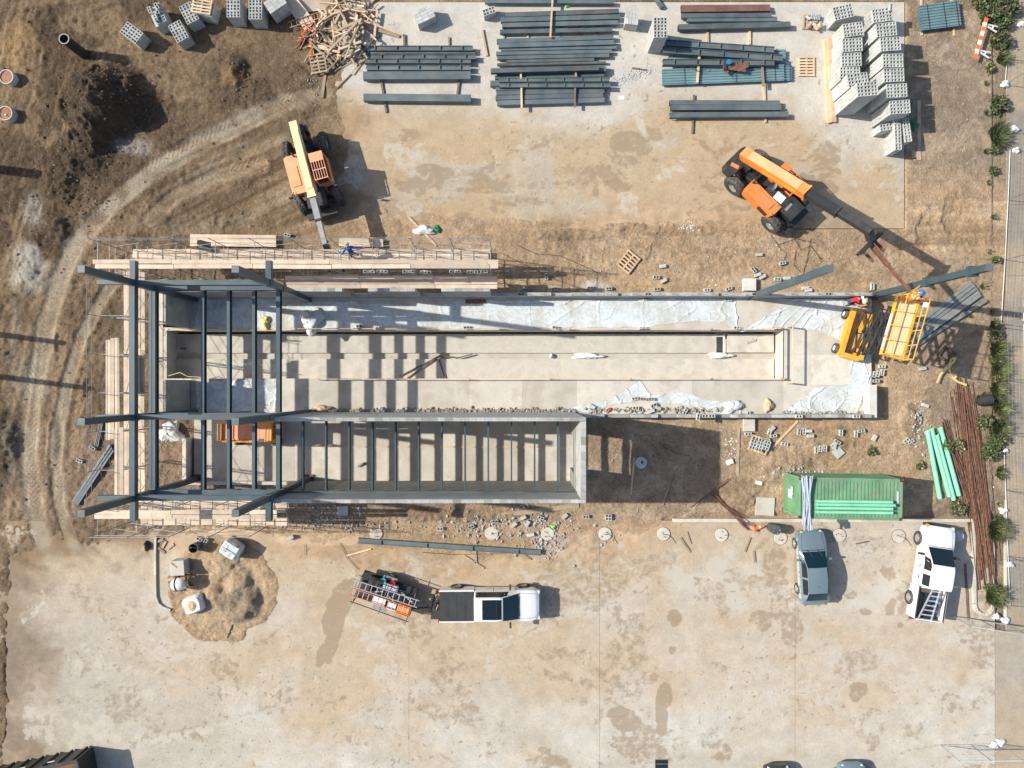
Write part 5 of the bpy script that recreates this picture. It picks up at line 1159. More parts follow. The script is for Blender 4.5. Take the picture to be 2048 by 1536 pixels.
# ---- telehandlers
def telehandler(label, u, v, rz, body_mat, boom_mat, boom_el, ext, steer=0.0, jib=None, boom_w=.5, z_piv=2.15, front=True):
    c = P(u, v); t = thing('telehandler', label, 'telehandler', (c.x,c.y,.03), rz)
    m = MB(); m.prism([(-2.7,-.48),(2.3,-.48),(2.3,.48),(-2.7,.48)], .62, 1.15); m.box((-2.2,0,1.5),(1.0,.8,.75)); m.build('chassis', black, t)
    if jib:
        m = MB(); m.prism([(-3.0,-.95),(-2.75,-1.15),(-2.2,-1.15),(-2.1,-.4),(-2.1,.5),(-2.9,.5),(-3.0,.2)], .8, 1.75); m.build('counterweight', black, t)
        m = MB(); m.box((-2.5,-.75,1.765),(.5,.22,.03),.3); m.build('counterweight_panel', body_mat, t)
    else:
        m = MB(); m.prism([(-2.9,-.45),(-2.3,-.55),(-2.3,.55),(-2.9,.45)], .8, 1.5); m.build('counterweight', black, t)
    for x in (-1.58,1.58):
        m = MB(); m.bar((x,-.9,.62),(x,.9,.62),.2,.24); m.build('axle', black, t)
        for s in (-1,1): wheel(t, x*1.03, s*1.14, .69, .48, .33, rim, 18, steer if x > 0 else -steer*.6)
    # engine hood on the off side
    m = MB(); m.prism([(-1.0,-1.28),(1.15,-1.28),(1.25,-1.1),(1.25,-.42),(-1.1,-.42),(-1.1,-1.1)], .85, 1.62); m.build('engine_hood', body_mat, t)
    m = MB(); m.box((.2,-.86,1.645),(1.2,.5,.05)); m.build('hood_lid', body_mat, t)
    m = MB(); m.box((.6,-1.29,1.25),(.7,.03,.4)); m.build('hood_vent', black, t)
    m = MB(); m.box((1.7,0,1.35),(1.1,1.2,.4)); m.box((.6,-.05,1.55),(1.6,.7,.16)); m.build('deck_cover', black, t)
    if jib:
        m = MB(); m.box((.75,-.12,1.645),(.62,.5,.012),.1); m.build('paper_plan', white_dull, t)
        m = MB(); m.box((1.35,-.1,1.562),(.55,.55,.01),.05); m.build('grip_mat', galv, t)
    m = MB(); m.tube((-1.0,-.62,1.5),(-1.0,-.62,2.1),.06,10); m.build('exhaust', black, t)
    # cab: posts, roof frame with bars, glass
    x0, x1, y0, y1, zc, zr = -.55, 1.15, .40, 1.22, .95, 2.45
    m = MB(); m.box(((x0+x1)/2,(y0+y1)/2,1.25),(x1-x0,y1-y0,.75)); m.build('cab_body', body_mat, t)
    for x in (x0+.04,x1-.04):
        for y in (y0+.04,y1-.04):
            m = MB(); m.bar((x,y,1.62),(x+(.0 if x < 0 else -.12),y,zr),.08,.08); m.build('cab_post', body_mat, t)
    m = MB(); m.box((.0,(y0+y1)/2,zr+.02),(.55,y1-y0,.06)); o = m.build('cab_roof', body_mat, t); o.location.x = -.3
    for y in np.linspace(y0+.03,y1-.03,6):
        m = MB(); m.bar((-.05,y,zr),(1.02,y,zr),.035,.05); m.build('roof_bar', body_mat, t)
    for x in (.45,1.02):
        m = MB(); m.bar((x,y0,zr+.003),(x,y1,zr+.003),.05,.05); m.build('roof_bar', body_mat, t)
    m = MB(); m.box(((x0+x1)/2-.05,(y0+y1)/2,2.0),(x1-x0-.2,y1-y0-.1,.76)); m.build('cab_glass', glass, t)
    m = MB(); m.box((-.1,.8,1.72),(.5,.5,.12)); m.build('operator_seat', plastic_black, t)
    for s, y in ((1,1.45),(-1,-1.35)):
        m = MB(); m.bar((1.1,y-s*.2,1.7),(1.45,y,1.9),.03,.03); m.box((1.5,y,1.95),(.06,.2,.3)); m.build('mirror', black, t)
    m = MB(); m.box((2.45,0,.7),(.5,1.9,.25)); m.build('front_frame', black, t)
    # boom
    e = boom_el; d = Vector((math.cos(e),0,math.sin(e))); up = Vector((-math.sin(e),0,math.cos(e))); p0 = Vector((-2.45,0,z_piv))
    m = MB(); m.bar(p0-d*.25, p0+d*4.3, boom_w, .55); o = m.build('boom', boom_mat, t)
    m = MB(); m.bar(p0+d*.3+up*.29, p0+d*3.9+up*.29, boom_w*.86, .03); m.build('boom_top_plate', orange_pale if jib else boom_mat, o)
    for s in (-1,1):
        m = MB(); m.bar(p0+d*1.4+Vector((0,s*(boom_w/2+.004),.0)), p0+d*3.8+Vector((0,s*(boom_w/2+.004),.0)), .006, .2); m.build('boom_decal', yellow, o)
    m = MB(); m.bar(p0+d*4.3, p0+d*4.42, boom_w+.07, .62); m.build('boom_collar', boom_mat, t)
    L2 = 4.35+ext*.5; m = MB(); m.bar(p0+d*4.0, p0+d*L2, boom_w*.78, .43); m.build('inner_boom', steel_dark if jib else galv, t)
    m = MB(); m.bar(p0+d*(L2-.06), p0+d*(L2+.05), boom_w*.88, .5); m.build('inner_collar', black, t)
    L3 = 4.35+ext; m = MB(); m.bar(p0+d*(L2-.1), p0+d*L3, boom_w*.60, .34); m.build('fly_boom', galv if not jib else black, t)
    for s in (-1,1):
        m = MB(); m.tube(p0+d*.6+Vector((0,s*.12,-.32)), p0+d*L2+Vector((0,s*.12,-.26)), .02, 6); m.build('hydraulic_hose', black, t)
    for k_ in range(5):
        m = MB(); m.path([(-2.3+.1*k_,.3-.12*k_,1.9),(-1.9,.2-.1*k_,2.05+.05*k_),(-1.3,.25-.12*k_,1.7),(-.9,.1-.05*k_,1.35)], .025, 6); m.build('hydraulic_hose', black, t)
    m = MB(); m.box((-1.4,0,1.3),(.9,.7,.5)); m.build('hydraulic_block', steel_dark, t)
    m = MB(); m.tube(Vector((.3,0,1.1)), p0+d*2.4-up*.28, .09, 10); m.build('lift_cylinder', chrome, t)
    tip = p0+d*L3; gn = tip + Vector((.42,0,-.55))
    m = MB(); m.bar(tip-d*.15, gn, .34, .36); m.build('boom_head', black, t)
    m = MB(); m.box(gn+Vector((.16,0,-.1)),(.14,1.75,.12)); m.box(gn+Vector((.16,0,-.5)),(.14,1.75,.12)); 
    for y in (-.8,.8,0): m.box(gn+Vector((.16,y,-.3)),(.1,.09,.5))
    m.build('carriage', black, t)
    for y in (-.42,.42):
        m = MB(); m.bar(gn+Vector((.25,y,-.6)), gn+Vector((1.1 if jib else 1.3,y,-.62)), .16, .06); m.build('fork', rust if jib else black, t)
    if jib:
        a = gn+Vector((.25,0,-.35)); m = MB(); m.bar(a, a+Vector(jib)*.45, .22, .2); m.build('jib_base', rust, t)
        m = MB(); m.bar(a+Vector(jib)*.42, a+Vector(jib), .14, .14); m.build('jib', rust, t)
        m = MB(); m.tube(a+Vector(jib), a+Vector(jib)+Vector((.0,0,-.35)), .03, 6); m.build('hook', black, t)
    return t
telehandler('telehandler with cream boom parked by the upper scaffold', 632, 356, math.radians(-75), orange_pale, cream, math.radians(2), 2.9, steer=.32, boom_w=.46)
telehandler('orange telehandler with raised black boom holding the steel post', 1524, 390, math.radians(-45.5), orange, orange, math.radians(27), 4.2, steer=.0, jib=(3.3,-.35,.15), boom_w=.62)

# ---- scissor lifts
def scissor_lift(label, u, v, rz, hp, Lp=3.6, Wp=1.55, group=None):
    c = P(u, v); t = thing('scissor_lift', label, 'scissor lift', (c.x,c.y,.2), rz)
    m = MB(); m.prism([(-1.5,-.52),(1.5,-.52),(1.55,-.4),(1.55,.4),(1.5,.52),(-1.5,.52),(-1.55,.4),(-1.55,-.4)], .22, .42); m.build('chassis', yellow, t)
    for s in (-1,1):
        m = MB(); m.box((0,s*.62,.62),(2.9,.26,.46)); m.box((1.1,s*.62,.87),(.6,.24,.05)); m.build('side_cabinet', yellow, t)
    m = MB(); m.box((-1.42,0,.62),(.28,1.0,.42)); m.build('end_cabinet', yellow, t)
    for x in (-1.1,1.1):
        for s in (-1,1): wheel(t, x, s*.84, .32, .24, .17, white_dull, 0)
    n = max(2, int(round((hp-.7)/.95))) ; dz = (hp-.12-.75)/n
    for i in range(n):
        z0 = .75+i*dz; z1 = z0+dz; a = (1.25,) 
        for s in (-1,1):
            m = MB(); m.bar((-1.25,s*.34,z0),(1.25,s*.34,z1),.06,.13); m.build('scissor_arm', black, t)
            m = MB(); m.bar((-1.25,s*.24,z1),(1.25,s*.24,z0),.06,.13); m.build('scissor_arm', black, t)
        for x, z in ((-1.25,z1),(1.25,z1),(0,(z0+z1)/2)):
            m = MB(); m.tube((x,-.42,z),(x,.42,z),.035,8); m.build('pivot_pin', black, t)
    m = MB(); m.tube((-.8,0,.8),(.4,0,.75+dz*1.4),.07,10); m.build('lift_cylinder', galv, t)
    m = MB(); m.box((0,0,hp-.02),(Lp,Wp,.10)); m.build('platform_frame', yellow, t)
    for i in range(4):
        m = MB(); m.box((-Lp/2+Lp*(i+.5)/4,0,hp+.045),(Lp/4-.012,Wp-.16,.025)); m.build('deck_plate', cream if hp > 3 else orange_pale, t)
    for s in (-1,1):
        m = MB(); m.box((0,s*(Wp/2-.02),hp+.12),(Lp,.03,.18)); m.build('toe_board', yellow, t)
        for z in (.6,1.1):
            m = MB(); m.tube((-Lp/2,s*(Wp/2-.02),hp+z),(Lp/2,s*(Wp/2-.02),hp+z),.026,8); m.build('guard_rail', yellow, t)
        for k in range(5):
            m = MB(); x = -Lp/2+.02+(Lp-.04)*k/4; m.tube((x,s*(Wp/2-.02),hp+.04),(x,s*(Wp/2-.02),hp+1.1),.024,8); m.build('guard_post', yellow, t)
        m = MB(); m.box((s*(Lp/2-.02),0,hp+.12),(.03,Wp-.06,.18)); m.build('toe_board', yellow, t)
        for z in (.6,1.1):
            m = MB(); m.tube((s*(Lp/2),-Wp/2+.02,hp+z),(s*(Lp/2),Wp/2-.02,hp+z),.026,8); m.build('guard_rail', yellow, t)
    m = MB(); m.box((-.35,Wp/2+.012,hp+.08),(2.0,.02,.22)); m.build('name_board', white_dull, t)
    if hp > 3:
        cu = bpy.data.curves.new('lettering', 'FONT'); cu.body = 'JLG'; cu.size = .26; cu.align_x = 'CENTER'; cu.align_y = 'CENTER'; o_ = bpy.data.objects.new('lettering', cu); COL.objects.link(o_)
        lm = bpy.data.meshes.new_from_object(o_.evaluated_get(bpy.context.evaluated_depsgraph_get())); bpy.data.objects.remove(o_); lm.materials.clear(); lm.materials.append(hollow)
        link('lettering', lm, t, (-1.1,Wp/2+.0245,hp+.08), (math.pi/2,0,math.pi))
        m = MB(); m.box((-.62,Wp/2+.023,hp+.08),(.14,.006,.18)); m.build('emblem', cone_orange, t)
    m = MB(); m.box((Lp/2-.3,-Wp/2+.12,hp+1.0),(.26,.18,.24)); m.build('control_box', white_dull, t)
    return t
lift_h = 5.25
LIFT = scissor_lift('raised yellow scissor lift beside the post being set', 1699, 671, math.radians(74), lift_h, 3.3, 1.25)
scissor_lift('lowered yellow scissor lift parked under the roof joists', 522, 858, math.radians(-1), 2.0, 3.0, 1.1)

# ---- container with pipes
c = P(1661, 984); ct = thing('shipping_container', 'green corrugated shipping container with rusty corners', 'container', (c.x,c.y,-.02), math.radians(-1.2))
CLn, CWd, CHt = 6.05, 2.44, 2.6
def corr(a, b, h, n, amp, axis):
    m = MB(); vs = []; 
    prof = []
    for i in range(n):
        s = i/n; q = 1/n; prof += [(s,0),(s+q*.32,0),(s+q*.5,amp),(s+q*.82,amp)]
    prof.append((1,0)); a = Vector(a); b = Vector(b); d = b-a; nn = Vector(axis)
    for f, off in prof:
        p = a+d*f+nn*off; vs += [p, p+Vector(h)]
    fs = [(2*i,2*i+2,2*i+3,2*i+1) for i in range(len(prof)-1)]; m.add(vs, fs); return m
x, y = CLn/2, CWd/2
corr((-x+.1,-y+.03,.15),(x-.1,-y+.03,.15),(0,0,CHt-.25),22,.04,(0,1,0)).build('side_wall', green_box, ct)
corr((x-.1,y-.03,.15),(-x+.1,y-.03,.15),(0,0,CHt-.25),22,.04,(0,-1,0)).build('side_wall', green_box, ct)
corr((-x+.03,y-.1,.15),(-x+.03,-y+.1,.15),(0,0,CHt-.25),9,.04,(1,0,0)).build('end_wall', green_box, ct)
corr((x-.03,-y+.1,.15),(x-.03,y-.1,.15),(0,0,CHt-.25),9,.04,(-1,0,0)).build('end_wall', green_box, ct)
m = MB(); m.box((0,0,CHt-.06),(CLn-.12,CWd-.12,.03)); m.build('roof_sheet', green_box, ct)
for i in range(26):
    m = MB(); xx = -x+.35+i*(CLn-.7)/25; m.box((xx,0,CHt-.030),(.10,CWd-.36,.03)); m.build('roof_rib', green_box, ct)
for s in (-1,1):
    m = MB(); m.box((0,s*(y-.045),CHt-.04),(CLn-.2,.09,.1)); m.build('top_rail', green_box, ct)
    m = MB(); m.box((s*(x-.045),0,CHt-.04),(.09,CWd-.2,.1)); m.build('top_rail', green_box, ct)
    m = MB(); m.box((0,s*(y-.045),.1),(CLn-.2,.09,.14)); m.build('bottom_rail', green_box, ct)
    for q in (-1,1):
        m = MB(); m.box((s*(x-.08),q*(y-.08),CHt/2+.03),(.14,.14,CHt-.3)); m.build('corner_post', green_box, ct)
        for z in (.08,CHt-.06):
            m = MB(); m.box((s*(x-.08),q*(y-.08),z),(.19,.18,.14)); m.build('corner_casting', rust, ct)
m = MB(); m.box((-x-.014,.05,1.3),(.004,.5,.6)); m.box((-x-.012,.25,1.5),(.004,.5,.25)); m.build('paint_patch', white_dull, ct)
m = MB(); m.box((x-.28,.15,CHt-.004),(.12,.7,.006)); m.build('number_plate', lamp_white, ct)
def pipe(label, a, b, r, mat, name='pipe', cat='pipe', group=None, wall=.008, n=18, bell=True):
    a = Vector(a); b = Vector(b); c = (a+b)/2; t = thing(name, label, cat, c, 0, group); m = MB(); d = (b-a).normalized()
    m.tube(a-c, b-c, r, n, caps=False); 
    if bell: m.tube(a-c-d*.02, a-c+d*.16, r*1.1, n, caps=False)
    m.build('pipe_wall', mat, t, smooth=True)
    for p, s in ((a,1),(b,-1)):
        m = MB(); m.tube(p-c+d*s*.05, p-c+d*s*.052, r*.97, n); m.build('bore', hollow, t)
    return t
zc = CHt+.1; th = ct.rotation_euler.z
for i, v in enumerate((1002.5,1009,1016,1024)):
    a = P(1633 - (0,2,1,1)[i], v, zc+.1); b = P(1785+(0,5,0,0)[i], v+2.0, zc+.1); pipe(f'{["uppermost","second","third","lowest"][i]} of four mint pipes lying on the green container', a, b, .09, mint, 'mint_pipe', group='mint pipes on the container')
for i, (u0,v0,u1,v1) in enumerate(((1855,862,1880,997),(1863,858,1899,993),(1873,870,1908,1000),(1881,856,1918,991))):
    pipe(f'{["leftmost","second from left","third from left","rightmost"][i]} of the mint pipes lying on the ground by the rebar', P(u0,v0,.2), P(u1,v1,.2), .135, mint, 'mint_pipe', group='mint pipes on the ground')
rnd = random.Random(3)
for i in range(15):
    u0 = 1602+rnd.uniform(0,24); u1 = 1602+rnd.uniform(0,18) + (i%3); a = P(u0, 948+rnd.uniform(0,10), CHt+.1); b = P(u1, 1052+rnd.uniform(-5,8), CHt-.15)
    a.z = CHt+.09+.04*(i%4); b.z = CHt+.02+.04*(i%4)-.02
    m = MB(); cc = (a+b)/2; m.tube(a-cc, b-cc, rnd.choice((.03,.04,.045)), 8); o = m.build('conduit_pipe', pvc_grey, smooth=False); o.location = cc
    tag(o, 'grey conduit in the bundle across the container roof end', 'conduit', 'conduits across the container')
# ---- dumpster
c = P(98, 1549); dp = thing('dumpster', 'dark roll-off dumpster cut off by the bottom edge', 'dumpster', (c.x,c.y,.03), math.radians(12))
for s in (-1,1):
    m = MB(); m.box((0,s*1.15,.85),(6.2,.08,1.5)); m.build('side_wall', black, dp); m = MB(); m.box((0,s*1.16,1.64),(6.3,.16,.12)); m.build('rim', black, dp)
    m = MB(); m.box((s*3.1,0,.85),(.08,2.22,1.5)); m.build('end_wall', black, dp); m = MB(); m.box((s*3.1,0,1.643),(.16,2.2,.12)); m.build('rim', black, dp)
for k in range(7):
    m = MB(); m.box((-2.8+k*.93,1.23,.85),(.12,.1,1.5)); m.build('rib', black, dp)
m = MB(); m.box((0,0,.2),(6.1,2.2,.1)); m.build('floor_plate', rust, dp)
m = MB(); m.box((0,0,.7),(6.0,2.2,.9)); m.build('fill', rust, dp)
for k in (-.6,1.2):
    m = MB(); m.box((k,1.245,1.2),(.5,.012,.12)); m.build('sticker', white_dull, dp)

# ================================================================== SMALLER THINGS
def loose_blocks(rows, tmpl, group, z=None):
    for i, r in enumerate(rows):
        u, v, deg = r[:3]; zz = (max(.03, gz(u, v)) if z is None else z); up = r[3] if len(r) > 3 else 0
        c = P(u, v, zz+.19); o = link('concrete_block', BLOCK, None, (c.x,c.y,zz + (.19 if up == 1 else 0)), (math.pi/2*(up==1), 0, math.radians(deg)) if up != 2 else (math.pi,0,math.radians(deg)))
        if up == 2: o.location.z = zz+.19
        tag(o, tmpl.format(ORD[i]), 'block', group)
loose_blocks([(1052,580,-8),(1093,553,90),(1109,578,10),(1181,575,0),(1218,577,4),(1315,578,3),(1313,554,0),(1328,561,30,2),(1415,580,0),(1458,577,18),(1326,532,8,2)], '{} loose block from the left on the dirt above the low wall', 'blocks above the low wall')
loose_blocks([(1519,509,2,2),(1508,540,-50),(1516,549,20,2),(1526,553,30,2),(1556,558,-4),(1566,526,14),(1575,556,0,2),(1612,576,0,2),(1618,580,5,2),(1746,573,90)], '{} block from the left among those near the free standing post', 'blocks by the free post')
loose_blocks([(718,652,3),(757,656,8),(933,655,0),(1111,655,-14),(1286,657,0),(1293,597,2),(1457,599,-2),(1474,656,-10)], '{} block from the left weighing down the plastic by the pit', 'blocks on the plastic', z=.22)
loose_blocks([(1270,797,6),(1287,798,-5),(1303,798,0),(1272,816,0),(1308,811,30),(1316,816,-20,2),(1303,822,20,2),(1371,823,60),(1184,813,-30,2),(1498,829,90)], '{} block from the left on the floor above the low lower wall', 'blocks above the lower wall', z=.22)
loose_blocks([(1397,834,80),(1411,832,0),(1424,832,0),(1599,833,0),(1714,833,0)], '{} block from the left set on the low lower wall', 'blocks on the lower wall', z=1.19)
loose_blocks([(1497,868,0),(1540,864,70),(1548,872,10),(1570,888,-10),(1599,864,85),(1609,863,85),(1618,862,0,2),(1622,872,0,2),(1683,866,88),(1713,868,85),(1724,862,10),(1750,876,60,2),(1534,880,20),(1545,858,45,2)], '{} block from the left scattered below the lower wall', 'blocks below the lower wall')
loose_blocks([(1634,900,88),(1642,898,84),(1651,897,86),(1669,890,40),(1676,884,-30),(1814,881,40),(1823,883,30),(1852,811,-20,2),(1844,650,30,2),(1847,737,10,2),(1670,892,80,2)], '{} block from the left in the groups above the green container', 'blocks above the container')
loose_blocks([(1765,733,0),(1750,749,75),(1757,748,75),(1766,745,80),(1753,762,0)], '{} block from the top in the little row right of the floor', 'blocks right of the floor')
loose_blocks([(942,1054,20),(990,1043,-3),(880,1058,0),(1028,1050,35,2),(1055,1048,60,2),(1082,1036,-20),(1172,1034,2),(1217,1032,0),(1217,1038,0),(1130,1033,40,2),(1062,1070,10,2),(1046,1036,25,2)], '{} block from the left in the rubble below the tall building', 'blocks in the rubble')
loose_blocks([(184,896,-35),(158,922,-18),(398,1079,-30),(410,1084,60),(580,1072,20,1),(574,470,-15)], '{} stray block from the left around the left scaffolds', 'stray blocks by the scaffolds')
loose_blocks([(733,543,0),(742,543,0),(760,543,0),(768,543,0),(812,543,0),(822,543,0),(848,544,5),(855,545,-5),(905,543,0),(915,543,0),(940,544,0),(955,544,0),(968,543,4)], '{} block from the left on the deck under the upper scaffold planks', 'blocks on the scaffold deck', z=2.66)
loose_blocks([(273,720+i*7.6,88) for i in range(9)], '{} block from the top in the line on the left scaffold deck', 'blocks on the left scaffold deck', z=3.05)
loose_blocks([(366,697,0)], '{} lone block standing in the left end of the pit', 'pit block', z=-1.05)
# pallet of blocks below the lower wall
pt = thing('block_pallet', 'orange pallet with a single layer of blocks below the lower wall', 'pallet', P(1516,889)+Vector((0,0,.08)), math.radians(-18)); pallet_parts(pt, 1.2, 1.0, 0, 6, wood)
for i in range(3):
    for j in range(4):
        if (i,j) not in ((2,0),(0,3)): link('block', BLOCK, pt, (-.4+i*.4+random.uniform(-.02,.02), -.3+j*.2, .125), random.uniform(-.05,.05))
# concrete pads and flat slabs
def flat(label, u, v, w, d, rdeg, z0, h, mat=conc_pale, name='concrete_pad', cat='concrete pad'):
    c = P(u,v,z0+h); m = MB(); m.box((0,0,h/2),(w,d,h), taper=.97); o = m.build(name, mat); o.location = (c.x,c.y,z0); o.rotation_euler = (0,0,math.radians(rdeg)); return tag(o, label, cat)
flat('square concrete pad against the upper wall by the free post', 1500, 569, .78, .78, 0, 0, .35); flat('square concrete pad below the lower wall', 1499, 850, .7, .8, 0, 0, .25, conc)
flat('large flat concrete square left of the green container', 1531, 1013, 1.15, 1.15, -3, .0, .14, conc); flat('tilted grey slab square among the blocks above the container', 1677, 905, .6, .6, 40, .12, .06, cmu, 'loose_paver', 'paver')
flat('grey slab square in the shade below the tall building', 685, 1022, .68, .62, 0, .05, .1, cmu, 'loose_paver', 'paver'); flat('white painted square on the storage slab below the gravel', 1243, 195, .4, .28, -3, .03, .02, conc_pale)
flat('white foam block lying right of the shaded door yard', 1460, 924, .42, .3, 20, .08, .12, white_dull, 'foam_block', 'foam'); flat('pale foam block by the turned soil left of the container', 1518, 966, .4, .22, -12, .1, .12, white_dull, 'foam_block', 'foam')
# round footing caps
for i, (u, v) in enumerate(((752,1067),(983,1067),(1095,1068),(1210,1068),(1327,1068),(1443,1070),(1561,1076),(1679,1071),(1798,1073),(1917,1072))):
    z = max(.0, gz(u, v)-.05); c = P(u, v, z+.1)
    t = thing('footing_cap', f'{ORD[i]} round pale concrete footing from the left along the yard', 'footing', (c.x,c.y,z), 0, 'round footings along the yard')
    m = MB(); m.lathe([(.41,0),(.41,.09),(.39,.10),(0,.10)], 28); m.build('cap', foot_m, t)
    m = MB(); m.lathe([(.43,0),(.43,.06),(.415,.06)], 28, caps=False); m.build('form_ring', wood_dark, t)
    for k in range(4):
        a = random.uniform(0,6.28); r = random.uniform(.05,.22); m = MB(); m.tube((r*math.cos(a),r*math.sin(a),.08),(r*math.cos(a)+random.uniform(-.12,.12),r*math.sin(a)+random.uniform(-.12,.12),random.uniform(.14,.3)),.014,6); m.build('anchor_bolt', steel_dark, t)
    if i in (3,4,8):
        m = MB(); m.path([(.05,0,.12),(.3,-.05,.12),(.6,-.3,.05),(.8,-.6,.04)], .014, 6); m.build('conduit_tail', black, t)
for i, (u, v) in enumerate(((1553,1060),(1918,1073))):
    h = .9 if i == 0 else .35; c = P(u, v, h); t = thing('steel_drum', ['dark open drum standing beside the traffic cone','grey drum lid end standing at the kerb corner'][i], 'drum', (c.x,c.y,.03))
    m = MB(); m.lathe([(.29,0),(.29,h*.33),(.30,h*.345),(.29,h*.36),(.29,h*.66),(.30,h*.675),(.29,h*.69),(.29,h),(.27,h)], 24); m.build('shell', blue_barrel if i == 0 else cmu, t)
    m = MB(); m.lathe([(.275,h-.06),(0,h-.06)], 24); m.build('lid', steel_dark if i == 0 else cmu, t)
    for k in range(5): m = MB(); a = k*1.25; m.tube((.1*math.cos(a),.1*math.sin(a),h-.06),(.22*math.cos(a),.22*math.sin(a),h+.03),.02,6); m.build('debris_stick', [pvc_grey,wood_old][k%2], t)
c = P(1511,1058,.3); t = thing('traffic_cone', 'orange traffic cone lying at the end of the rusty bars', 'traffic cone', (c.x,c.y,.15), (0,math.radians(80),.3))
m = MB(); m.lathe([(.16,0),(.03,.62),(.02,.62)], 16); m.build('cone', cone_orange, t); m = MB(); m.box((0,0,-.01),(.36,.36,.03)); m.build('base', cone_orange, t); m = MB(); m.lathe([(.112,.24),(.083,.38)], 16, caps=False); m.build('stripe', white_dull, t)
c = P(1282,925,.05); t = thing('manhole_cover', 'round grey manhole cover in the shaded dirt', 'manhole', (c.x,c.y,.06)); m = MB(); m.lathe([(.36,0),(.36,.08),(.34,.1),(0,.1)], 28); m.build('lid', cmu, t); m = MB(); m.box((.05,.02,.11),(.12,.16,.012)); m.build('lifting_eye', steel_dark, t)
# standpipe and casings
def standpipe(label, u, v, r, h, mat=black_pipe):
    c = P(u, v); t = thing('standpipe', label, 'standpipe', (c.x,c.y,-.1)); m = MB(); m.tube((0,0,0),(0,0,h+.1),r,24,caps=False); m.tube((0,0,.3),(0,0,h+.1),r-.03,24,caps=False); m.build('pipe_wall', mat, t, smooth=True)
    m = MB(); m.lathe([(r-.035,h+.1),(r-.035,h+.11),(r+.012,h+.11),(r+.012,h+.06)], 24, caps=False); m.build('collar', galv, t); m = MB(); m.lathe([(r-.03,.6),(0,.6)], 20); m.build('bore', hollow, t); return t
standpipe('black standpipe rising from the dirt at the upper left', 170, 110, .30, 2.0)
standpipe('standpipe just outside the view casting a shadow', -40, 334, .28, 3.0)
for u, v, h, lab in ((-70,660,4.8,'timber pole outside the view, upper of two'),(-70,744,6.1,'timber pole outside the view, lower of two')):
    c = P(u, v); t = thing('timber_pole', lab, 'pole', (c.x,c.y,0)); m = MB(); m.tube((0,0,0),(0,0,h),.2,12,.15); m.build('shaft', wood_dark, t); m = MB(); m.box((0,0,h-.3),(.1,1.2,.1)); m.build('cross_arm', wood_dark, t)
for i, (u, v) in enumerate(((12,153),(10,226))):
    c = P(u, v, .5); t = thing('casing_stub', ['upper capped casing stub with rusty lid','lower capped casing stub with a white stone on its lid'][i], 'casing', (c.x,c.y,.0))
    m = MB(); m.lathe([(.44,0),(.44,.5),(.40,.5),(.40,.42)], 28); m.build('casing', conc_pale, t, smooth=False); m = MB(); m.lathe([(.395,.44),(0,.45)], 28); m.build('lid', cap_orange, t)
    if i: m = MB(); m.box((.02,-.1,.48),(.1,.08,.06),.4); m.build('stone', white_dull, t)
# ---- galvanized posts by the scissor lift
for i, (u0,v0,u1,v1) in enumerate(((1942,566,1814,664),(1947,571,1811,676),(1952,577,1812,684),(1957,584,1808,694),(1960,590,1812,698),(1972,601,1809,706))):
    a = P(u0,v0,.2); b = P(u1,v1,.2); a.z = b.z = .12; cc = (a+b)/2; t = thing('galvanized_post', f'{ORD[i]} long grey galvanized post from the top beside the lift', 'post', cc, math.atan2(b.y-a.y,b.x-a.x), 'galvanized posts beside the lift'); L = (b-a).length
    m = MB(); m.box((0,0,.02),(L,.19,.19)); m.build('tube', galv_l, t); m = MB(); m.box((-L/2-.01,0,0),(.02,.26,.26)); m.build('end_plate', galv, t); m = MB(); m.box((L/2+.005,0,0),(.02,.2,.2)); m.build('end_plate', galv, t)
# dark pipes at the lower left
for i in range(6):
    a = P(146+i*2.2, 1004+i*1.2, .1); b = P(222+i*1.6, 888+i*2.5, .1); pipe(f'{ORD[i]} dark pipe from the left in the bundle by the left scaffold', a+Vector((0,0,.06)), b+Vector((0,0,.06+.05*(i%2))), .055, steel, 'dark_pipe', group='dark pipes by the left scaffold', n=10, bell=False)
for i in range(3): pipe(f'{ORD[i]} short dark pipe from the left above the bundle', P(190+i*3,892+i,.15), P(202+i*3,838,.15), .05, steel, 'dark_pipe', group='short dark pipes', n=10, bell=False)
for i, (u,v,w_) in enumerate(((395,484,.2),(398,495,.17))):
    pipe(['upper black duct pipe end on the upper scaffold','lower grey duct pipe end on the upper scaffold'][i], P(u,v,3.4), P(u+26,v+6,3.2), w_*.75, [black_pipe,galv][i], 'duct_pipe', n=16, bell=False)
pipe('short black duct by the right end of the upper scaffold', P(977,512,3.2), P(994,512,3.2), .16, black_pipe, 'duct_pipe', n=16, bell=False)
pipe('grey steel tube lying on the tall building floor', P(716,932,.2), P(730,926,.2), .07, galv, 'steel_tube', n=12, bell=False)
# props leaning on the pit floor
for i, (u0,v0,u1,v1) in enumerate(((800,752,880,711),(814,756,884,710),(877,718,890,756),(882,713,910,714),(912,717,945,708))):
    stick(['left long rusty prop on the pit floor','second long rusty prop on the pit floor','short rusty prop across the pit floor','thin dark rod in the drain channel','bent dark rod right of the props'][i], u0, v0, u1, v1, 2.2, -1.0, .06, wood_dark, 'prop', 'prop')
stick('grey lath on the pit floor near the sump', 1494, 685, 1512, 680, 4.5, -.9, .04, cmu, 'lath', 'lath')
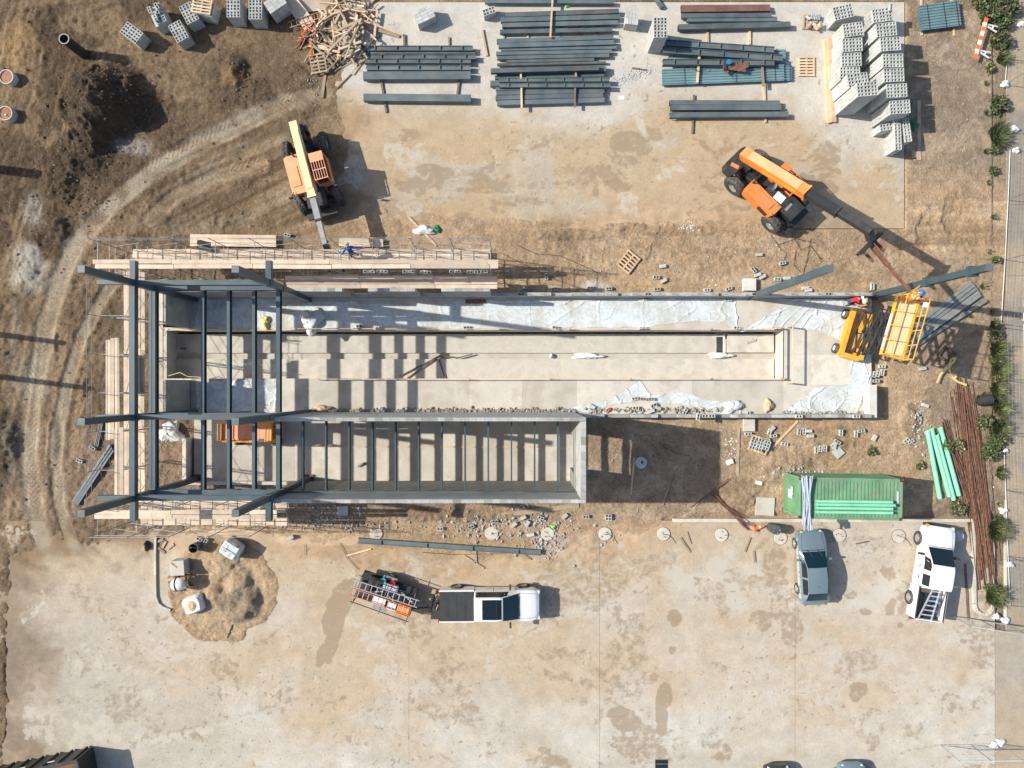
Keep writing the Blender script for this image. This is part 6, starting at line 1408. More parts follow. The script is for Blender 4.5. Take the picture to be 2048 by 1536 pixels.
# ---- rusty reinforcing bars
rnd = random.Random(21)
RG = 'rusty bars in the long pile'
for i in range(120):
    t = rnd.random(); o0 = rnd.gauss(0, 1)
    u0 = 1925+o0*10; v0 = 770+rnd.uniform(-15,60); u1 = 1968+o0*9+rnd.uniform(-6,8); v1 = 1140+rnd.uniform(-110,50)
    if i % 4 == 0: u0, v0, u1, v1 = 1952+rnd.uniform(-6,8), 850+rnd.uniform(-10,80), 1985+rnd.uniform(-10,4), 1110+rnd.uniform(-60,30)
    if i % 7 == 0: u0, v0, u1, v1 = 1890+rnd.uniform(-6,8), 840+rnd.uniform(-10,30), 1952+rnd.uniform(-10,4), 1040+rnd.uniform(-60,30)
    z = .04+rnd.uniform(0,.14); a = P(u0,v0,z); b = P(u1,v1,z); mid = (a+b)/2 + Vector((rnd.uniform(-.15,.15),0,0)); cc = mid.copy(); cc.z = 0
    m = MB(); m.path([a-cc, (a+mid)/2-cc+Vector((rnd.uniform(-.04,.04),0,0)), mid-cc, b-cc], rnd.uniform(.016,.028), 5); o = m.build('reinforcing_bar', rust_bar); o.location = cc
    tag(o, 'rusty reinforcing bar in the long pile beside the fence', 'rebar', RG)
for i in range(11):
    a = P(1424+rnd.uniform(-6,10), 982+rnd.uniform(-5,12), .15); b = P(1500+rnd.uniform(-16,8), 1056+rnd.uniform(-10,6), .12)
    if i in (0,1): a, b = P(1380+i*4,1014,.15), P(1458+i*3,956,.2)
    a.z = .2+rnd.uniform(0,.1); b.z = .16+rnd.uniform(0,.08); cc = (a+b)/2; m = MB(); m.tube(a-cc, b-cc, .022, 6); o = m.build('reinforcing_bar', rust); o.location = cc
    tag(o, 'rust red bar in the short fanned bundle by the traffic cone', 'rebar', 'fanned rusty bars')
# corrugated black drain roll
c = P(1968,800,.4); t = thing('drain_roll', 'black corrugated drain pipe stub on the rusty bars', 'pipe', (c.x,c.y,.45), (0,math.radians(80),.1)); m = MB(); prof = []
for k in range(9): prof += [(.30,-.35+k*.085),(.33,-.33+k*.085),(.33,-.30+k*.085),(.30,-.28+k*.085)]
m.lathe(prof, 20, caps=False); m.build('corrugated_wall', plastic_black, t)
# ---- yellow strap and dark crate
c = P(1897,709,.3); t = thing('dark_crate', 'dark open crate under the yellow lifting strap', 'crate', (c.x,c.y,.05), math.radians(-35))
for s in (-1,1):
    m = MB(); m.box((s*.45,0,.14),(.05,.8,.26)); m.build('side', wood_dark, t); m = MB(); m.box((0,s*.4,.14),(.85,.05,.26)); m.build('side', wood_dark, t)
m = MB(); m.box((0,0,.04),(.85,.75,.03)); m.build('floor_board', wood_dark, t)
m = MB(); ps = [P(u,v,.3) for u,v in ((1873,766),(1880,748),(1895,735),(1908,722),(1910,716),(1902,718),(1896,732),(1900,748),(1912,750),(1908,757),(1902,754),(1915,764),(1932,770))]
for a, b in zip(ps[:-1], ps[1:]): m.bar(a+Vector((0,0,.05)), b+Vector((0,0,.06)), .12, .02)
tag(m.build('lifting_strap', rope_yellow), 'knotted yellow lifting strap on the dirt', 'strap')
# ---- barricade
c = P(1963,75,.6); ra = math.radians(74); bt = thing('road_barricade', 'orange and white striped barricade fallen on the dirt', 'barricade', (c.x,c.y,.25), ra)
for k in range(9):
    m = MB(); m.box((-1.15+k*.287,0,.30),(.285,.22,.03)); m.build('stripe_panel', white_dull if k%2 else cone_orange, bt)
for s in (-.75,.92):
    for d in (-.14,.2):
        m = MB(); m.bar((s,.1,.24),(s+d,-.95,.05),.09,.05); m.build('leg', white_dull, bt)
    m = MB(); m.bar((s-.05,-.6,.14),(s+.1,-.62,.14),.08,.05); m.build('foot_rail', white_dull, bt)
# ---- sand bay
c = P(360,1133,.5); t = thing('steel_box', 'grey steel box with rust streak in the sand bay', 'box', (c.x,c.y,.05), .06)
m = MB(); m.box((0,0,.42),(.8,.85,.8)); m.build('case', cmu, t); m = MB(); m.box((0,0,.84),(.86,.9,.04)); m.build('lid', conc_new, t); m = MB(); m.box((-.15,.2,.866),(.5,.1,.006),-.7); m.build('rust_streak', cap_orange, t)
c = P(361,1166,.6); t = thing('concrete_mixer', 'white drum concrete mixer in the sand bay', 'mixer', (c.x,c.y,.05), .15)
m = MB(); m.lathe([(.18,-.45),(.34,-.3),(.4,0),(.36,.25),(.26,.42),(.22,.44),(.2,.3)], 22, (0,0,.75), 'X', caps=True); m.build('drum', white_dull, t, smooth=True)
m = MB(); m.lathe([(.41,-.04),(.43,-.02),(.43,.02),(.41,.04)], 24, (-.1,0,.75), 'X', caps=False); m.build('ring_gear', steel_dark, t)
m = MB(); m.box((.3,.25,.72),(.35,.3,.3)); m.build('motor_cover', cap_orange, t)
m = MB()
for s in (-1,1): m.bar((-.5,s*.35,.1),(.5,s*.35,.1),.07,.07); m.bar((0,s*.42,.1),(0,s*.42,.75),.07,.07); m.bar((-.5,s*.36,.13),(.5,s*-.36,.13),.05,.05)
m.build('stand', black, t); wheel(t, -.45, .48, .2, .1, .1); wheel(t, -.45, -.48, .2, .1, .1)
c = P(388,1096,.8); t = thing('open_drum', 'dark teal open drum at the top of the sand bay', 'drum', (c.x,c.y,.05)); m = MB(); m.lathe([(.27,0),(.29,.85),(.30,.86),(.27,.86),(.25,.1),(0,.1)], 24); m.build('shell', blue_barrel, t); m = MB(); m.path([(-.27,0,.8),(0,.1,1.05),(.27,0,.8)], .012, 6); m.build('handle', galv, t)
for i, (u,v,r,lab) in enumerate(((460,1100,-.55,'pallet of cement bags wrapped in shiny plastic'),(384,1211,.35,'torn plastic wrapped bulk bag of sand'))):
    h = .9 if i == 0 else .7; c = P(u,v,h); t = thing('wrapped_load', lab, 'wrapped load', (c.x,c.y,.06), r)
    if i == 0: pallet_parts(t, 1.15, 1.0, 0, 6, wood_old)
    m = MB(); vs = []; fs = []; n = 16; hs = [(.13,1.0),(.4,1.03),(.7,1.02),(.86,.98),(.93,.88)] if i == 0 else [(.0,1.05),(.3,1.1),(.6,1.0),(.72,.85)]
    for k, (z, sc_) in enumerate(hs):
        for q in range(n):
            a = 2*math.pi*q/n; sx = .58*sc_*np.sign(math.cos(a))*abs(math.cos(a))**.45; sy = .5*sc_*np.sign(math.sin(a))*abs(math.sin(a))**.45
            vs.append((sx+random.uniform(-.02,.02), sy+random.uniform(-.02,.02), z+random.uniform(-.02,.02)))
    for k in range(len(hs)-1):
        for q in range(n): fs.append((k*n+q, k*n+(q+1)%n, (k+1)*n+(q+1)%n, (k+1)*n+q))
    fs.append(tuple((len(hs)-1)*n+q for q in range(n))); m.add(vs, fs); m.build('wrapping', plastic_wrap if i == 0 else bag_white, t)
    if i == 0:
        for q in range(6):
            m = MB(); m.box(((-.32+.32*(q%3)),(-.2+.42*(q//3)),.95),(.3,.36,.06),random.uniform(-.1,.1)); m.build('bag', plastic_wrap, t)
    else:
        m = MB(); m.lathe([(.36,.68),(.3,.74),(.15,.8),(0,.78)], 14); m.build('sand_fill', sand_bag_mat, t)
stick('shovel handle lying at the foot of the sand heap', 455, 1276, 467, 1246, 3, .08, .05, steel_dark, 'shovel_handle', 'shovel')
for i, (u,v,r) in enumerate(((318,1082,20),(327,1090,60),(340,1094,38),(322,1100,-40))): stick(['first offcut board at the top of the sand bay','second offcut board at the top of the sand bay','double board slanting at the top of the sand bay','shortest offcut board by the sand bay kerb'][i], u-7*math.cos(math.radians(r)), v+7*math.sin(math.radians(r)), u+9*math.cos(math.radians(r)), v-9*math.sin(math.radians(r)), 5, .06, .04, wood_old)
# long loose boards
for i, (u0,v0,u1,v1,w,mt) in enumerate(((1003,1030,1158,1011,9,wood_old),(1262,990,1269,914,3.4,wood),(1325,1010,1345,951,4.5,wood_old),(1475,952,1478,858,5,wood_old),(928,1112,968,1137,4,wood_old),(950,1102,952,1126,5,wood_old),(692,1112,742,1098,3,wood),(817,434,873,492,5,wood),(1545,895,1596,842,4,wood),(1361,1076,1380,1104,4,wood_old),(1373,1065,1381,1088,4,wood_old),(1999,105,2000,106,1,wood),(1490,1104,1501,1075,3,wood_old),(1508,1102,1510,1125,3.5,wood_old),(1931,1128,1937,1240,4,wood_dark),(1712,1088,1738,1083,2,wood_dark))):
    if i == 11: continue
    stick(['long grey board below the right end of the tall building','thin pale lath across the shaded yard by the manhole','grey board in the shaded yard','grey board standing beside the scattered litter','slanting board below the long lying beam','short board crossing the slanting one','thin lath left of the long lying beam','pale board under the white plastic by the upper scaffold','orange lath among the blocks below the lower wall','first of two stub boards between the footings','second of two stub boards between the footings','','thin board beside the traffic cone','thin stub board right of the traffic cone','dark pole along the kerb beside the white pickup','black stick on the yard between the parked cars'][i], u0,v0,u1,v1,w,.05,.05,mt)
for i, (u0,v0,u1,v1,n) in enumerate(((380,478,552,480,3),(678,486,766,488,2))):
    for k in range(n): stick(f'{ORD[k]} pale board of the {["long","short"][i]} lumber stack behind the upper scaffold', u0, v0-6+k*8, u1, v1-6+k*8, 7.5, .25, .06, wood_plank)
stick('reddish timber on the plastic along the upper wall', 931, 603, 971, 603, 8, .22, .1, rust)

m = MB()
for k_, (u_, v_) in enumerate(((722,49),(725,50.5),(728,51),(731,52),(734,53))):
    q_ = P(u_, v_, .3); q_.z = .292-.0016*k_; m.bar(q_+Vector((-.03,-.05,0)), q_+Vector((.03,.05,0)), .02, .004); m.bar(q_+Vector((.03,.05,0)), q_+Vector((.06,-.03,0)), .018, .004)
m.build('marker_scrawl', hollow, bpy.data.objects[[o.name for o in bpy.data.objects if o.get('label') == 'wide plank with marker scrawl jutting out of the lumber heap'][0]], world=True)

# ================================================================== PLASTIC SHEETS
def plastic(label, top, bot, z, wr=.06, n=(90,26), cat='plastic sheet', seed=0, lift=None):
    """sheet between an upper and a lower edge line (plan points), crumpled"""
    nu, nv = int(n[0]*1.5), int(n[1]*1.5); top = np.array(top, float); bot = np.array(bot, float)
    def res(p):
        d = np.concatenate([[0], np.cumsum(np.hypot(*np.diff(p, axis=0).T))]); d /= d[-1]; t = np.linspace(0,1,nu); return np.stack([np.interp(t,d,p[:,0]), np.interp(t,d,p[:,1])], -1)
    A, B = res(top), res(bot); f = np.linspace(0,1,nv)[:,None,None]; G = A[None]*(1-f)+B[None]*f
    U, V = G[...,0], G[...,1]; o = seed*13.7
    U = U + (fbm(U/26+o, V/26, 3, 1)-.5)*9; V = V + (fbm(U/22+o, V/22+5, 3, 2)-.5)*7
    w1 = fbm(U/80+o, V/60, 2, 3)*4.0; rid = 1-np.abs(2*((w1 + U/60 + V/40) % 1)-1); rid2 = 1-np.abs(2*((fbm(U/60+o, V/50, 2, 5)*4 + V/40 - U/70) % 1)-1); rid3 = 1-np.abs(2*((fbm(U/70+o+3, V/30, 2, 7)*4 + U/34) % 1)-1)
    amp = sst(.35,.65,fbm(U/50+o, V/50, 2, 6))
    Z = z + .012 + wr*.7*(np.clip(rid-.80,0,1)*4.0*amp + np.clip(rid2-.86,0,1)*5.0*sst(.5,.1,amp) + np.clip(rid3-.90,0,1)*8.0*amp) + wr*.35*fbm(U/40+o, V/30, 3, 2) 
    e = np.minimum(np.minimum(np.linspace(0,1,nv)[:,None], 1-np.linspace(0,1,nv)[:,None])*nv/3, np.minimum(np.linspace(0,1,nu)[None], 1-np.linspace(0,1,nu)[None])*nu/3); Z = Z + np.clip(.6-e,0,1)*.05*fbm(U/14+o,V/14,2,2)*(wr/.06)
    X = (U-1024)/S*(1-z/H); Y = (768-V)/S*(1-z/H); me = bpy.data.meshes.new('plastic_sheet'); i = np.arange(nu*nv).reshape(nv,nu)
    q = np.stack([i[:-1,:-1], i[1:,:-1], i[1:,1:], i[:-1,1:]], -1).reshape(-1,4); co = np.stack([X,Y,Z],-1).reshape(-1,3); cc = co.mean(0); cc[2] = z
    me.from_pydata((co-cc).tolist(), [], q.tolist()); me.materials.append(sheet); me.polygons.foreach_set('use_smooth', [True]*len(q)); me.update()
    return tag(link('plastic_sheet', me, None, cc), label, cat)
fz = .2
plastic('white plastic sheet on the floor under the frame shadows', [(575,606),(700,604),(800,610),(905,608)], [(570,656),(650,658),(800,657),(905,657)], fz, .07, (110,24), seed=1)
plastic('crinkled plastic sheet between the two blocks at mid floor', [(905,603),(980,602),(1060,602)], [(902,658),(980,659),(1062,657)], fz, .09, (60,24), seed=2)
plastic('plastic sheet along the upper wall right of mid floor', [(1050,602),(1150,600),(1288,598)], [(1050,658),(1160,655),(1288,656)], fz, .10, (90,24), seed=3)
plastic('plastic sheet with scalloped lower edge by the wall', [(1282,600),(1400,599),(1468,598)], [(1282,658),(1330,648),(1390,640),(1440,648),(1476,660)], fz, .10, (80,24), seed=4)
plastic('triangular plastic sheet folded near the free standing post', [(1586,598),(1640,598),(1725,604)], [(1478,662),(1560,656),(1640,662),(1700,690)], fz, .13, (80,30), seed=5)
plastic('narrow plastic strip below the scissor lift base', [(1693,688),(1722,690)], [(1700,785),(1742,780)], fz, .10, (20,50), seed=6)
plastic('large rumpled plastic sheet in the lower right floor corner', [(1632,775),(1690,768),(1738,750)], [(1560,826),(1640,830),(1712,826)], fz, .16, (70,36), seed=7)
plastic('peaked white plastic sheet over blocks by the lower wall', [(1130,818),(1215,800),(1278,762),(1300,788)], [(1130,822),(1190,824),(1232,806),(1300,800)], fz, .16, (70,30), seed=8)
plastic('plastic sheet trailing right of the peaked one', [(1300,790),(1360,782),(1420,800),(1480,810)], [(1304,806),(1370,808),(1430,826),(1478,828)], fz, .14, (60,26), seed=9)
plastic('dim plastic sheet on the floor under the upper steel joists', [(398,600),(480,598),(560,598)], [(392,652),(480,656),(562,658)], fz, .08, (70,24), seed=10)
plastic('dim plastic sheet on the floor under the lower steel joists', [(392,764),(480,760),(556,760)], [(394,820),(480,822),(550,824)], fz, .14, (70,26), seed=11)
def bundle(label, u, v, rx, ry, h, z, mat=bag_white, cat='plastic bundle', name='plastic_bundle', seed=0, rz=0):
    c = P(u, v, z+h*.5); n, k = 26, 10; vs = []; fs = []; r_ = random.Random(seed+5)
    ph = [r_.uniform(0,6.28) for _ in range(6)]
    for j in range(k+1):
        a = j/k*math.pi/2
        for i in range(n):
            t = 2*math.pi*i/n; w = 1+.20*math.sin(3*t+ph[0])+.15*math.sin(5*t+ph[1]+j*.7)+.10*math.sin(9*t+ph[2]+j*1.3)+r_.uniform(-.07,.07)
            vs.append((rx/S*w*math.cos(a)*math.cos(t), ry/S*w*math.cos(a)*math.sin(t), h*math.sin(a)*(1+.25*math.sin(2*t+ph[3])*math.cos(a)) + r_.uniform(-.11,.11)*h))
    for j in range(k):
        for i in range(n): fs.append((j*n+i, j*n+(i+1)%n, (j+1)*n+(i+1)%n, (j+1)*n+i))
    m = MB(); m.add(vs, fs); o = m.build(name, mat, smooth=True); o.location = (c.x,c.y,z); o.rotation_euler = (0,0,rz); return tag(o, label, cat)
bundle('gathered white plastic bundle hanging at the pit edge', 622, 640, 20, 26, .45, .2, seed=1, rz=-.4); bundle('white plastic heap in the drain channel, left of two', 1174, 712, 30, 6, .2, -1.1, seed=2); bundle('white plastic heap in the drain channel by the sump', 1441, 711, 24, 6, .2, -1.1, seed=3)
bundle('white round bucket lid lying in the drain channel', 1103, 712, 4.5, 4.5, .16, -1.1, seed=4, cat='bucket', name='white_bucket'); bundle('heap of white bags under the steel frame', 338, 866, 24, 20, .45, .0, seed=5); bundle('white plastic heap at the right end of the lower floor', 1464, 815, 22, 12, .3, .2, seed=6, rz=.5)
bundle('white plastic over a board behind the upper scaffold', 848, 461, 20, 9, .22, .08, seed=7); bundle('sand coloured sack on the lower floor', 1538, 812, 10, 12, .25, .2, sand_bag_mat, 'sack', 'sand_sack', 8); bundle('tan sack by the block wall on the lower floor', 645, 818, 16, 8, .3, .2, sand_bag_mat, 'sack', 'sand_sack', 9)
bundle('red rag on the floor by the lower wall', 1220, 819, 4, 4, .12, .2, red_rag, 'rag', 'red_rag', 10); bundle('orange hard hat on the floor below the steel joists', 399, 969, 4, 4, .18, .05, cone_orange, 'hard hat', 'hard_hat', 11); bundle('yellow green vest on the dirt below the steel frame', 354, 1003, 9, 4, .1, .05, lime, 'vest', 'safety_vest', 12); bundle('lime plastic piece at the top edge between beams', 1135, 10, 7, 4, .15, .05, lime, 'plastic piece', 'lime_plastic', 13)
bundle('crumpled green netting beside the white plastic', 872, 458, 10, 7, .15, .06, hose_green, 'netting', 'green_netting', 14); bundle('bundle of yellow and brown rope by the frame post', 531, 645, 8, 14, .25, .2, rope_yellow, 'rope', 'rope_bundle', 15); bundle('dark sack on the dirt left of the sand bay', 293, 1092, 6, 9, .3, .04, steel_dark, 'sack', 'dark_sack', 16); bundle('bright yellow ball on the rubble', 1107, 1054, 5, 4, .14, .1, lime, 'rag', 'yellow_rag', 17)
for i, (u,v,r) in enumerate(((2030,258,9),(2034,300,7),(2012,902,6),(2008,1022,8),(2022,1130,7),(1995,1234,7),(2012,1242,9),(2003,1486,9),(1990,1492,8),(2012,168,8),(2044,48,6))): bundle(f'{ORD[i]} white sandbag along the fence foot', u, v, r, r*.8, .2, .03, seed=20+i, cat='sandbag', name='sandbag')
m = MB()
for k in range(10): m.path([P(1815+rnd.uniform(-2,2)+k*.5, 238+rnd.uniform(-3,3), .3), P(1822+rnd.uniform(-8,8), 246+rnd.uniform(-6,6), .25), P(1833+rnd.uniform(-6,6), 256+rnd.uniform(-8,8), .1)], .03, 5)
tag(stuff(m.build('green_tarp_strips', hose_green)), 'green strapping hanging off the uneven block stack', 'strapping')

# ================================================================== PEOPLE
skin_m = M('skin', (.42,.25,.17), .6, 0, .1, 6); jeans = M('blue_jeans', (.035,.06,.10), .85, 0, .2, 8); grey_cloth = M('grey_cloth', (.26,.26,.25), .85, 0, .15, 8); red_cloth = M('red_shirt', (.60,.015,.02), .8, 0, .12, 8)
orange_cloth = M('orange_shirt', (.85,.24,.02), .8, 0, .1, 8); brown_cloth = M('ochre_shirt', (.50,.22,.04), .8, 0, .12, 8); blue_cloth = M('blue_shirt', (.01,.10,.33), .8, 0, .15, 8); boot_m = M('work_boot', (.08,.06,.045), .8, 0, .2, 8)
helm_white = M('white_helmet', (.78,.78,.76), .35, 0, .03, 3, coat=.3); helm_blue = M('blue_helmet', (.02,.16,.42), .35, 0, .03, 3, coat=.3); helm_grey = M('grey_helmet', (.50,.50,.48), .4, 0, .05, 3); hair_m = M('dark_hair', (.02,.015,.012), .7, 0, .1, 9); vest_y = M('reflective_strip', (.78,.76,.55), .5, 0, .05, 4)
def person(label, loc, rz, J, shirt, trousers, helmet, strip=False):
    t = thing('person', label, 'person', loc, rz)
    names = list(J); idx = {}; vs = []; es = []; rad = []
    R = dict(pelvis=.145,waist=.13,chest=.155,collar=.12,neck=.06,head=.095,crown=.085,hip=.10,knee=.066,ankle=.046,heel=.045,toe=.038,shoulder=.075,elbow=.05,wrist=.034,palm=.036)
    def av(nm, p, r): idx[nm] = len(vs); vs.append(p); rad.append(r); return idx[nm]
    for nm in ('pelvis','waist','chest','collar','neck','head','crown'): av(nm, J[nm], R[nm])
    es += [(0,1),(1,2),(2,3),(3,4),(4,5),(5,6)]
    for s in 'LR':
        for k, par in (('hip','pelvis'),('knee','hip'),('ankle','knee'),('toe','ankle')): 
            av(k+s, J[k+s], R[k]); es.append((idx[par if par == 'pelvis' else par+s], idx[k+s]))
        for k, par in (('shoulder','collar'),('elbow','shoulder'),('wrist','elbow'),('palm','wrist')):
            av(k+s, J[k+s], R[k]); es.append((idx[par if par == 'collar' else par+s], idx[k+s]))
        w = Vector(J['wrist'+s]); h = Vector(J['palm'+s]); d = (h-w).normalized(); sd = d.cross(Vector((0,0,1)));  sd = sd.normalized() if sd.length > .1 else Vector((0,1,0)); dn = sd.cross(d)
        for f, (off, ln) in enumerate(((-.030,.075),(-.010,.085),(.010,.08),(.030,.065))):
            a = h + d*.03 + sd*off; b = a + d*ln*.55; e = b + d*ln*.35 - dn*.03
            i0 = av(f'f{s}{f}a', a, .011); i1 = av(f'f{s}{f}b', b, .0095); i2 = av(f'f{s}{f}c', e, .008); es += [(idx['palm'+s], i0), (i0,i1), (i1,i2)]
        a = w + d*.035 + sd*.04; b = a + d*.04 + sd*.025; i0 = av(f'f{s}ta', a, .012); i1 = av(f'f{s}tb', b, .010); es += [(idx['palm'+s], i0), (i0,i1)]
    me = bpy.data.meshes.new('body'); me.from_pydata([tuple(v) for v in vs], es, []); o = link('body', me)
    mod = o.modifiers.new('skin', 'SKIN'); 
    for i, sv in enumerate(me.skin_vertices[0].data): sv.radius = (rad[i], rad[i]); sv.use_root = (i == 0)
    o.modifiers.new('sub', 'SUBSURF').levels = 2; dg = bpy.context.evaluated_depsgraph_get(); nm = bpy.data.meshes.new_from_object(o.evaluated_get(dg)); bpy.data.objects.remove(o)
    nm.name = 'body'
    for m_ in (skin_m, shirt, trousers, boot_m): nm.materials.append(m_)
    segs = []
    def sg(a, b, mi): segs.append((Vector(J[a]), Vector(J[b]), mi))
    sg('pelvis','waist',2); sg('waist','chest',1); sg('chest','collar',1); sg('neck','head',0); sg('head','crown',0)
    for s in 'LR': 
        for a,b,mi in (('hip','knee',2),('knee','ankle',2),('ankle','toe',3),('shoulder','elbow',1),('elbow','wrist',1),('wrist','palm',0)): sg(a+s,b+s,mi)
        segs.append((Vector(J['collar']), Vector(J['shoulder'+s]), 1)); segs.append((Vector(J['palm'+s]), Vector(J['palm'+s])+(Vector(J['palm'+s])-Vector(J['wrist'+s])), 0))
    for p in nm.polygons:
        c = p.center; best = 9; bm = 0
        for a, b, mi in segs:
            d = b-a; L = d.length_squared; tt = max(0, min(1, (c-a).dot(d)/L)) if L > 0 else 0; q = (a+d*tt-c).length
            if q < best: best = q; bm = mi
        p.material_index = bm; p.use_smooth = True
    link('body', nm, t)
    hd = Vector(J['head']); cr = Vector(J['crown']); ax = (cr-hd).normalized(); rot = ax.to_track_quat('Z','Y').to_euler()
    m = MB(); m.lathe([(.165,.0),(.16,.012),(.135,.015),(.13,.05),(.11,.09),(.07,.12),(0,.13)], 20); m.box((.13,0,.006),(.12,.18,.012)); h = m.build('helmet', helmet, t, smooth=True); h.location = hd+ax*.05; h.rotation_euler = rot
    m = MB(); m.lathe([(.10,-.04),(.112,.0),(.112,.05),(.09,.09)], 16); h = m.build('hair', hair_m, t, smooth=True); h.location = hd; h.rotation_euler = rot
    fw = Vector((1,0,0)); fw = (fw-ax*fw.dot(ax)).normalized()
    m = MB(); m.tube(hd+fw*.085-ax*.005, hd+fw*.125-ax*.03, .012, 6, .018); m.build('nose', skin_m, t, smooth=True)
    for s in (-1,1):
        sd = ax.cross(fw)*s; m = MB(); m.lathe([(0,-.012),(.012,0),(0,.012)], 8, tuple(hd+fw*.088+sd*.034+ax*.012)); m.build('eye', hair_m, t)
        m = MB(); m.lathe([(0,-.03),(.014,-.02),(.018,.01),(0,.03)], 8, tuple(hd+sd*.105)); m.build('ear', skin_m, t)
    m = MB(); m.box(tuple(hd+fw*.092-ax*.055),(.012,.045,.01)); m.build('mouth', red_lamp, t)
    if strip:
        ch = Vector(J['chest']); co = Vector(J['collar'])
        for s in (-1,1): m = MB(); m.bar(ch+Vector((-.16,s*.09,.02)), co+Vector((-.11,s*.09,.05)), .05, .012); m.build('reflective_strip', vest_y, t)
        m = MB(); m.lathe([(.185,-.03),(.185,.03)], 18, tuple(ch+Vector((0,0,-.06))), caps=False); m.build('reflective_strip', vest_y, t)
    return t
def stand(lean=0.0, armL=None, armR=None, spread=.1):
    c, s = math.cos(lean), math.sin(lean)
    def up(z, x=0, y=0): return (x*c+z*s, y, .92+z*c-x*s)
    J = dict(pelvis=(0,0,.95), waist=up(.14), chest=up(.34), collar=up(.50), neck=up(.58), head=up(.70,.03), crown=up(.80,.03))
    for k, q in (('L',1),('R',-1)):
        J['hip'+k] = (0,q*.1,.90); J['knee'+k] = (.04,q*(.11+spread*.4),.50); J['ankle'+k] = (0,q*(.11+spread),.09); J['toe'+k] = (.17,q*(.12+spread),.045); J['shoulder'+k] = up(.50,0,q*.20)
        arm = armL if q > 0 else armR
        if arm: J['elbow'+k], J['wrist'+k], J['palm'+k] = arm
        else: J['elbow'+k] = up(.22,.02,q*.27); J['wrist'+k] = up(-.02,.10,q*.26); J['palm'+k] = up(-.09,.12,q*.26)
    return J
def kneel(lean, reachL, reachR):
    c, s = math.cos(lean), math.sin(lean)
    def up(z, x=0, y=0): return (x*c+z*s, y, .42+z*c-x*s)
    J = dict(pelvis=(0,0,.42), waist=up(.15), chest=up(.35), collar=up(.52), neck=up(.60), head=up(.70,.05), crown=up(.80,.06))
    for k, q in (('L',1),('R',-1)):
        J['hip'+k] = (.0,q*.11,.38); J['knee'+k] = (.42,q*.2,.34 if q > 0 else .10); J['ankle'+k] = (.30 if q > 0 else .02,q*.22,.09 if q > 0 else .08); J['toe'+k] = (.46 if q > 0 else -.14,q*.23,.045); J['shoulder'+k] = up(.52,0,q*.2)
        e, w = (reachL if q > 0 else reachR); J['elbow'+k] = e; J['wrist'+k] = w; d = (Vector(w)-Vector(e)).normalized(); J['palm'+k] = tuple(Vector(w)+d*.07)
    return J
pA = P(702,506,4.2); person('worker in blue shirt and grey helmet on the upper scaffold', (pA.x,pA.y,3.06), math.radians(112), stand(.55, ((.10,.46,1.28),(.30,.62,1.18),(.36,.66,1.16)), ((-.02,-.48,1.35),(-.05,-.74,1.38),(-.05,-.81,1.38))), blue_cloth, grey_cloth, helm_grey)
pB = P(1703,601,.9); person('worker in red shirt and white helmet kneeling at the post base', (pB.x,pB.y,.2), math.radians(14), kneel(.75, ((.55,.32,.62),(.72,.22,.45)), ((.5,-.3,.6),(.72,-.16,.4))), red_cloth, jeans, helm_white)
pC = P(1742,606,.9); person('worker in ochre shirt and grey trousers kneeling opposite the red one', (pC.x,pC.y,.2), math.radians(168), kneel(.70, ((.5,.3,.6),(.7,.2,.42)), ((.52,-.3,.62),(.7,-.2,.45))), brown_cloth, grey_cloth, helm_grey)
pD = P(1824,596,lift_h+1.2); person('worker in orange jacket and blue helmet on the scissor lift', (pD.x,pD.y,lift_h+.26), math.radians(60), stand(.25, ((.30,.24,1.22),(.52,.14,1.25),(.59,.12,1.26)), ((.22,-.32,1.15),(.42,-.36,1.2),(.49,-.36,1.2))), orange_cloth, orange_cloth, helm_blue, True)

# ================================================================== PLANTS
def leaf_mat(name, col): return M(name, col, .6, 0, .35, 3.5, .25, 18, rvar=.2)
leaf_bush = leaf_mat('shrub_leaf', (.072,.10,.040)); leaf_grass = leaf_mat('grass_blade', (.075,.10,.034)); leaf_dry = leaf_mat('dry_blade', (.27,.22,.11))
def bush(label, u, v, r, h, n=1500, dry=.05, seed=0):
    c = P(u, v); rr = r/S; t = thing('shrub', label, 'shrub', (c.x,c.y,max(-.05,gz(u,v))-.03)); rn = np.random.default_rng(seed+3); m = MB()
    for k in range(9):
        a = rn.uniform(0,6.28); p1 = Vector((rr*.35*math.cos(a), rr*.35*math.sin(a), h*.4)); p2 = Vector((rr*.8*math.cos(a+.3), rr*.8*math.sin(a+.3), h*.75)); m.path([(0,0,0), p1, p2], [.03,.018,.008], 5)
    m.build('stem', wood_dark, t)
    cl = rn.normal(0,1,(26,3)); cl /= np.linalg.norm(cl,axis=1)[:,None]; cl[:,2] = np.abs(cl[:,2]); cl = cl*rn.uniform(.35,.95,(26,1))*np.array([rr*.85,rr*.85,h*.8]); m = MB()
    for i in range(n):
        b = cl[rn.integers(26)]; p = b + rn.normal(0,1,3)*np.array([rr*.17,rr*.17,h*.12]); p[2] = max(.03, p[2]); d = rn.normal(0,1,3); d[2] = abs(d[2])*.7; d /= np.linalg.norm(d); s = np.cross(d, rn.normal(0,1,3)); s /= np.linalg.norm(s)+1e-6
        L = rn.uniform(.09,.19); w = L*.40; q = p + d*L*.5
        m.add([p, q+s*w, p+d*L, q-s*w], [(0,1,2,3)], 1 if rn.random() < dry else 0)
    m.build('foliage', [leaf_bush, leaf_dry], t); return t
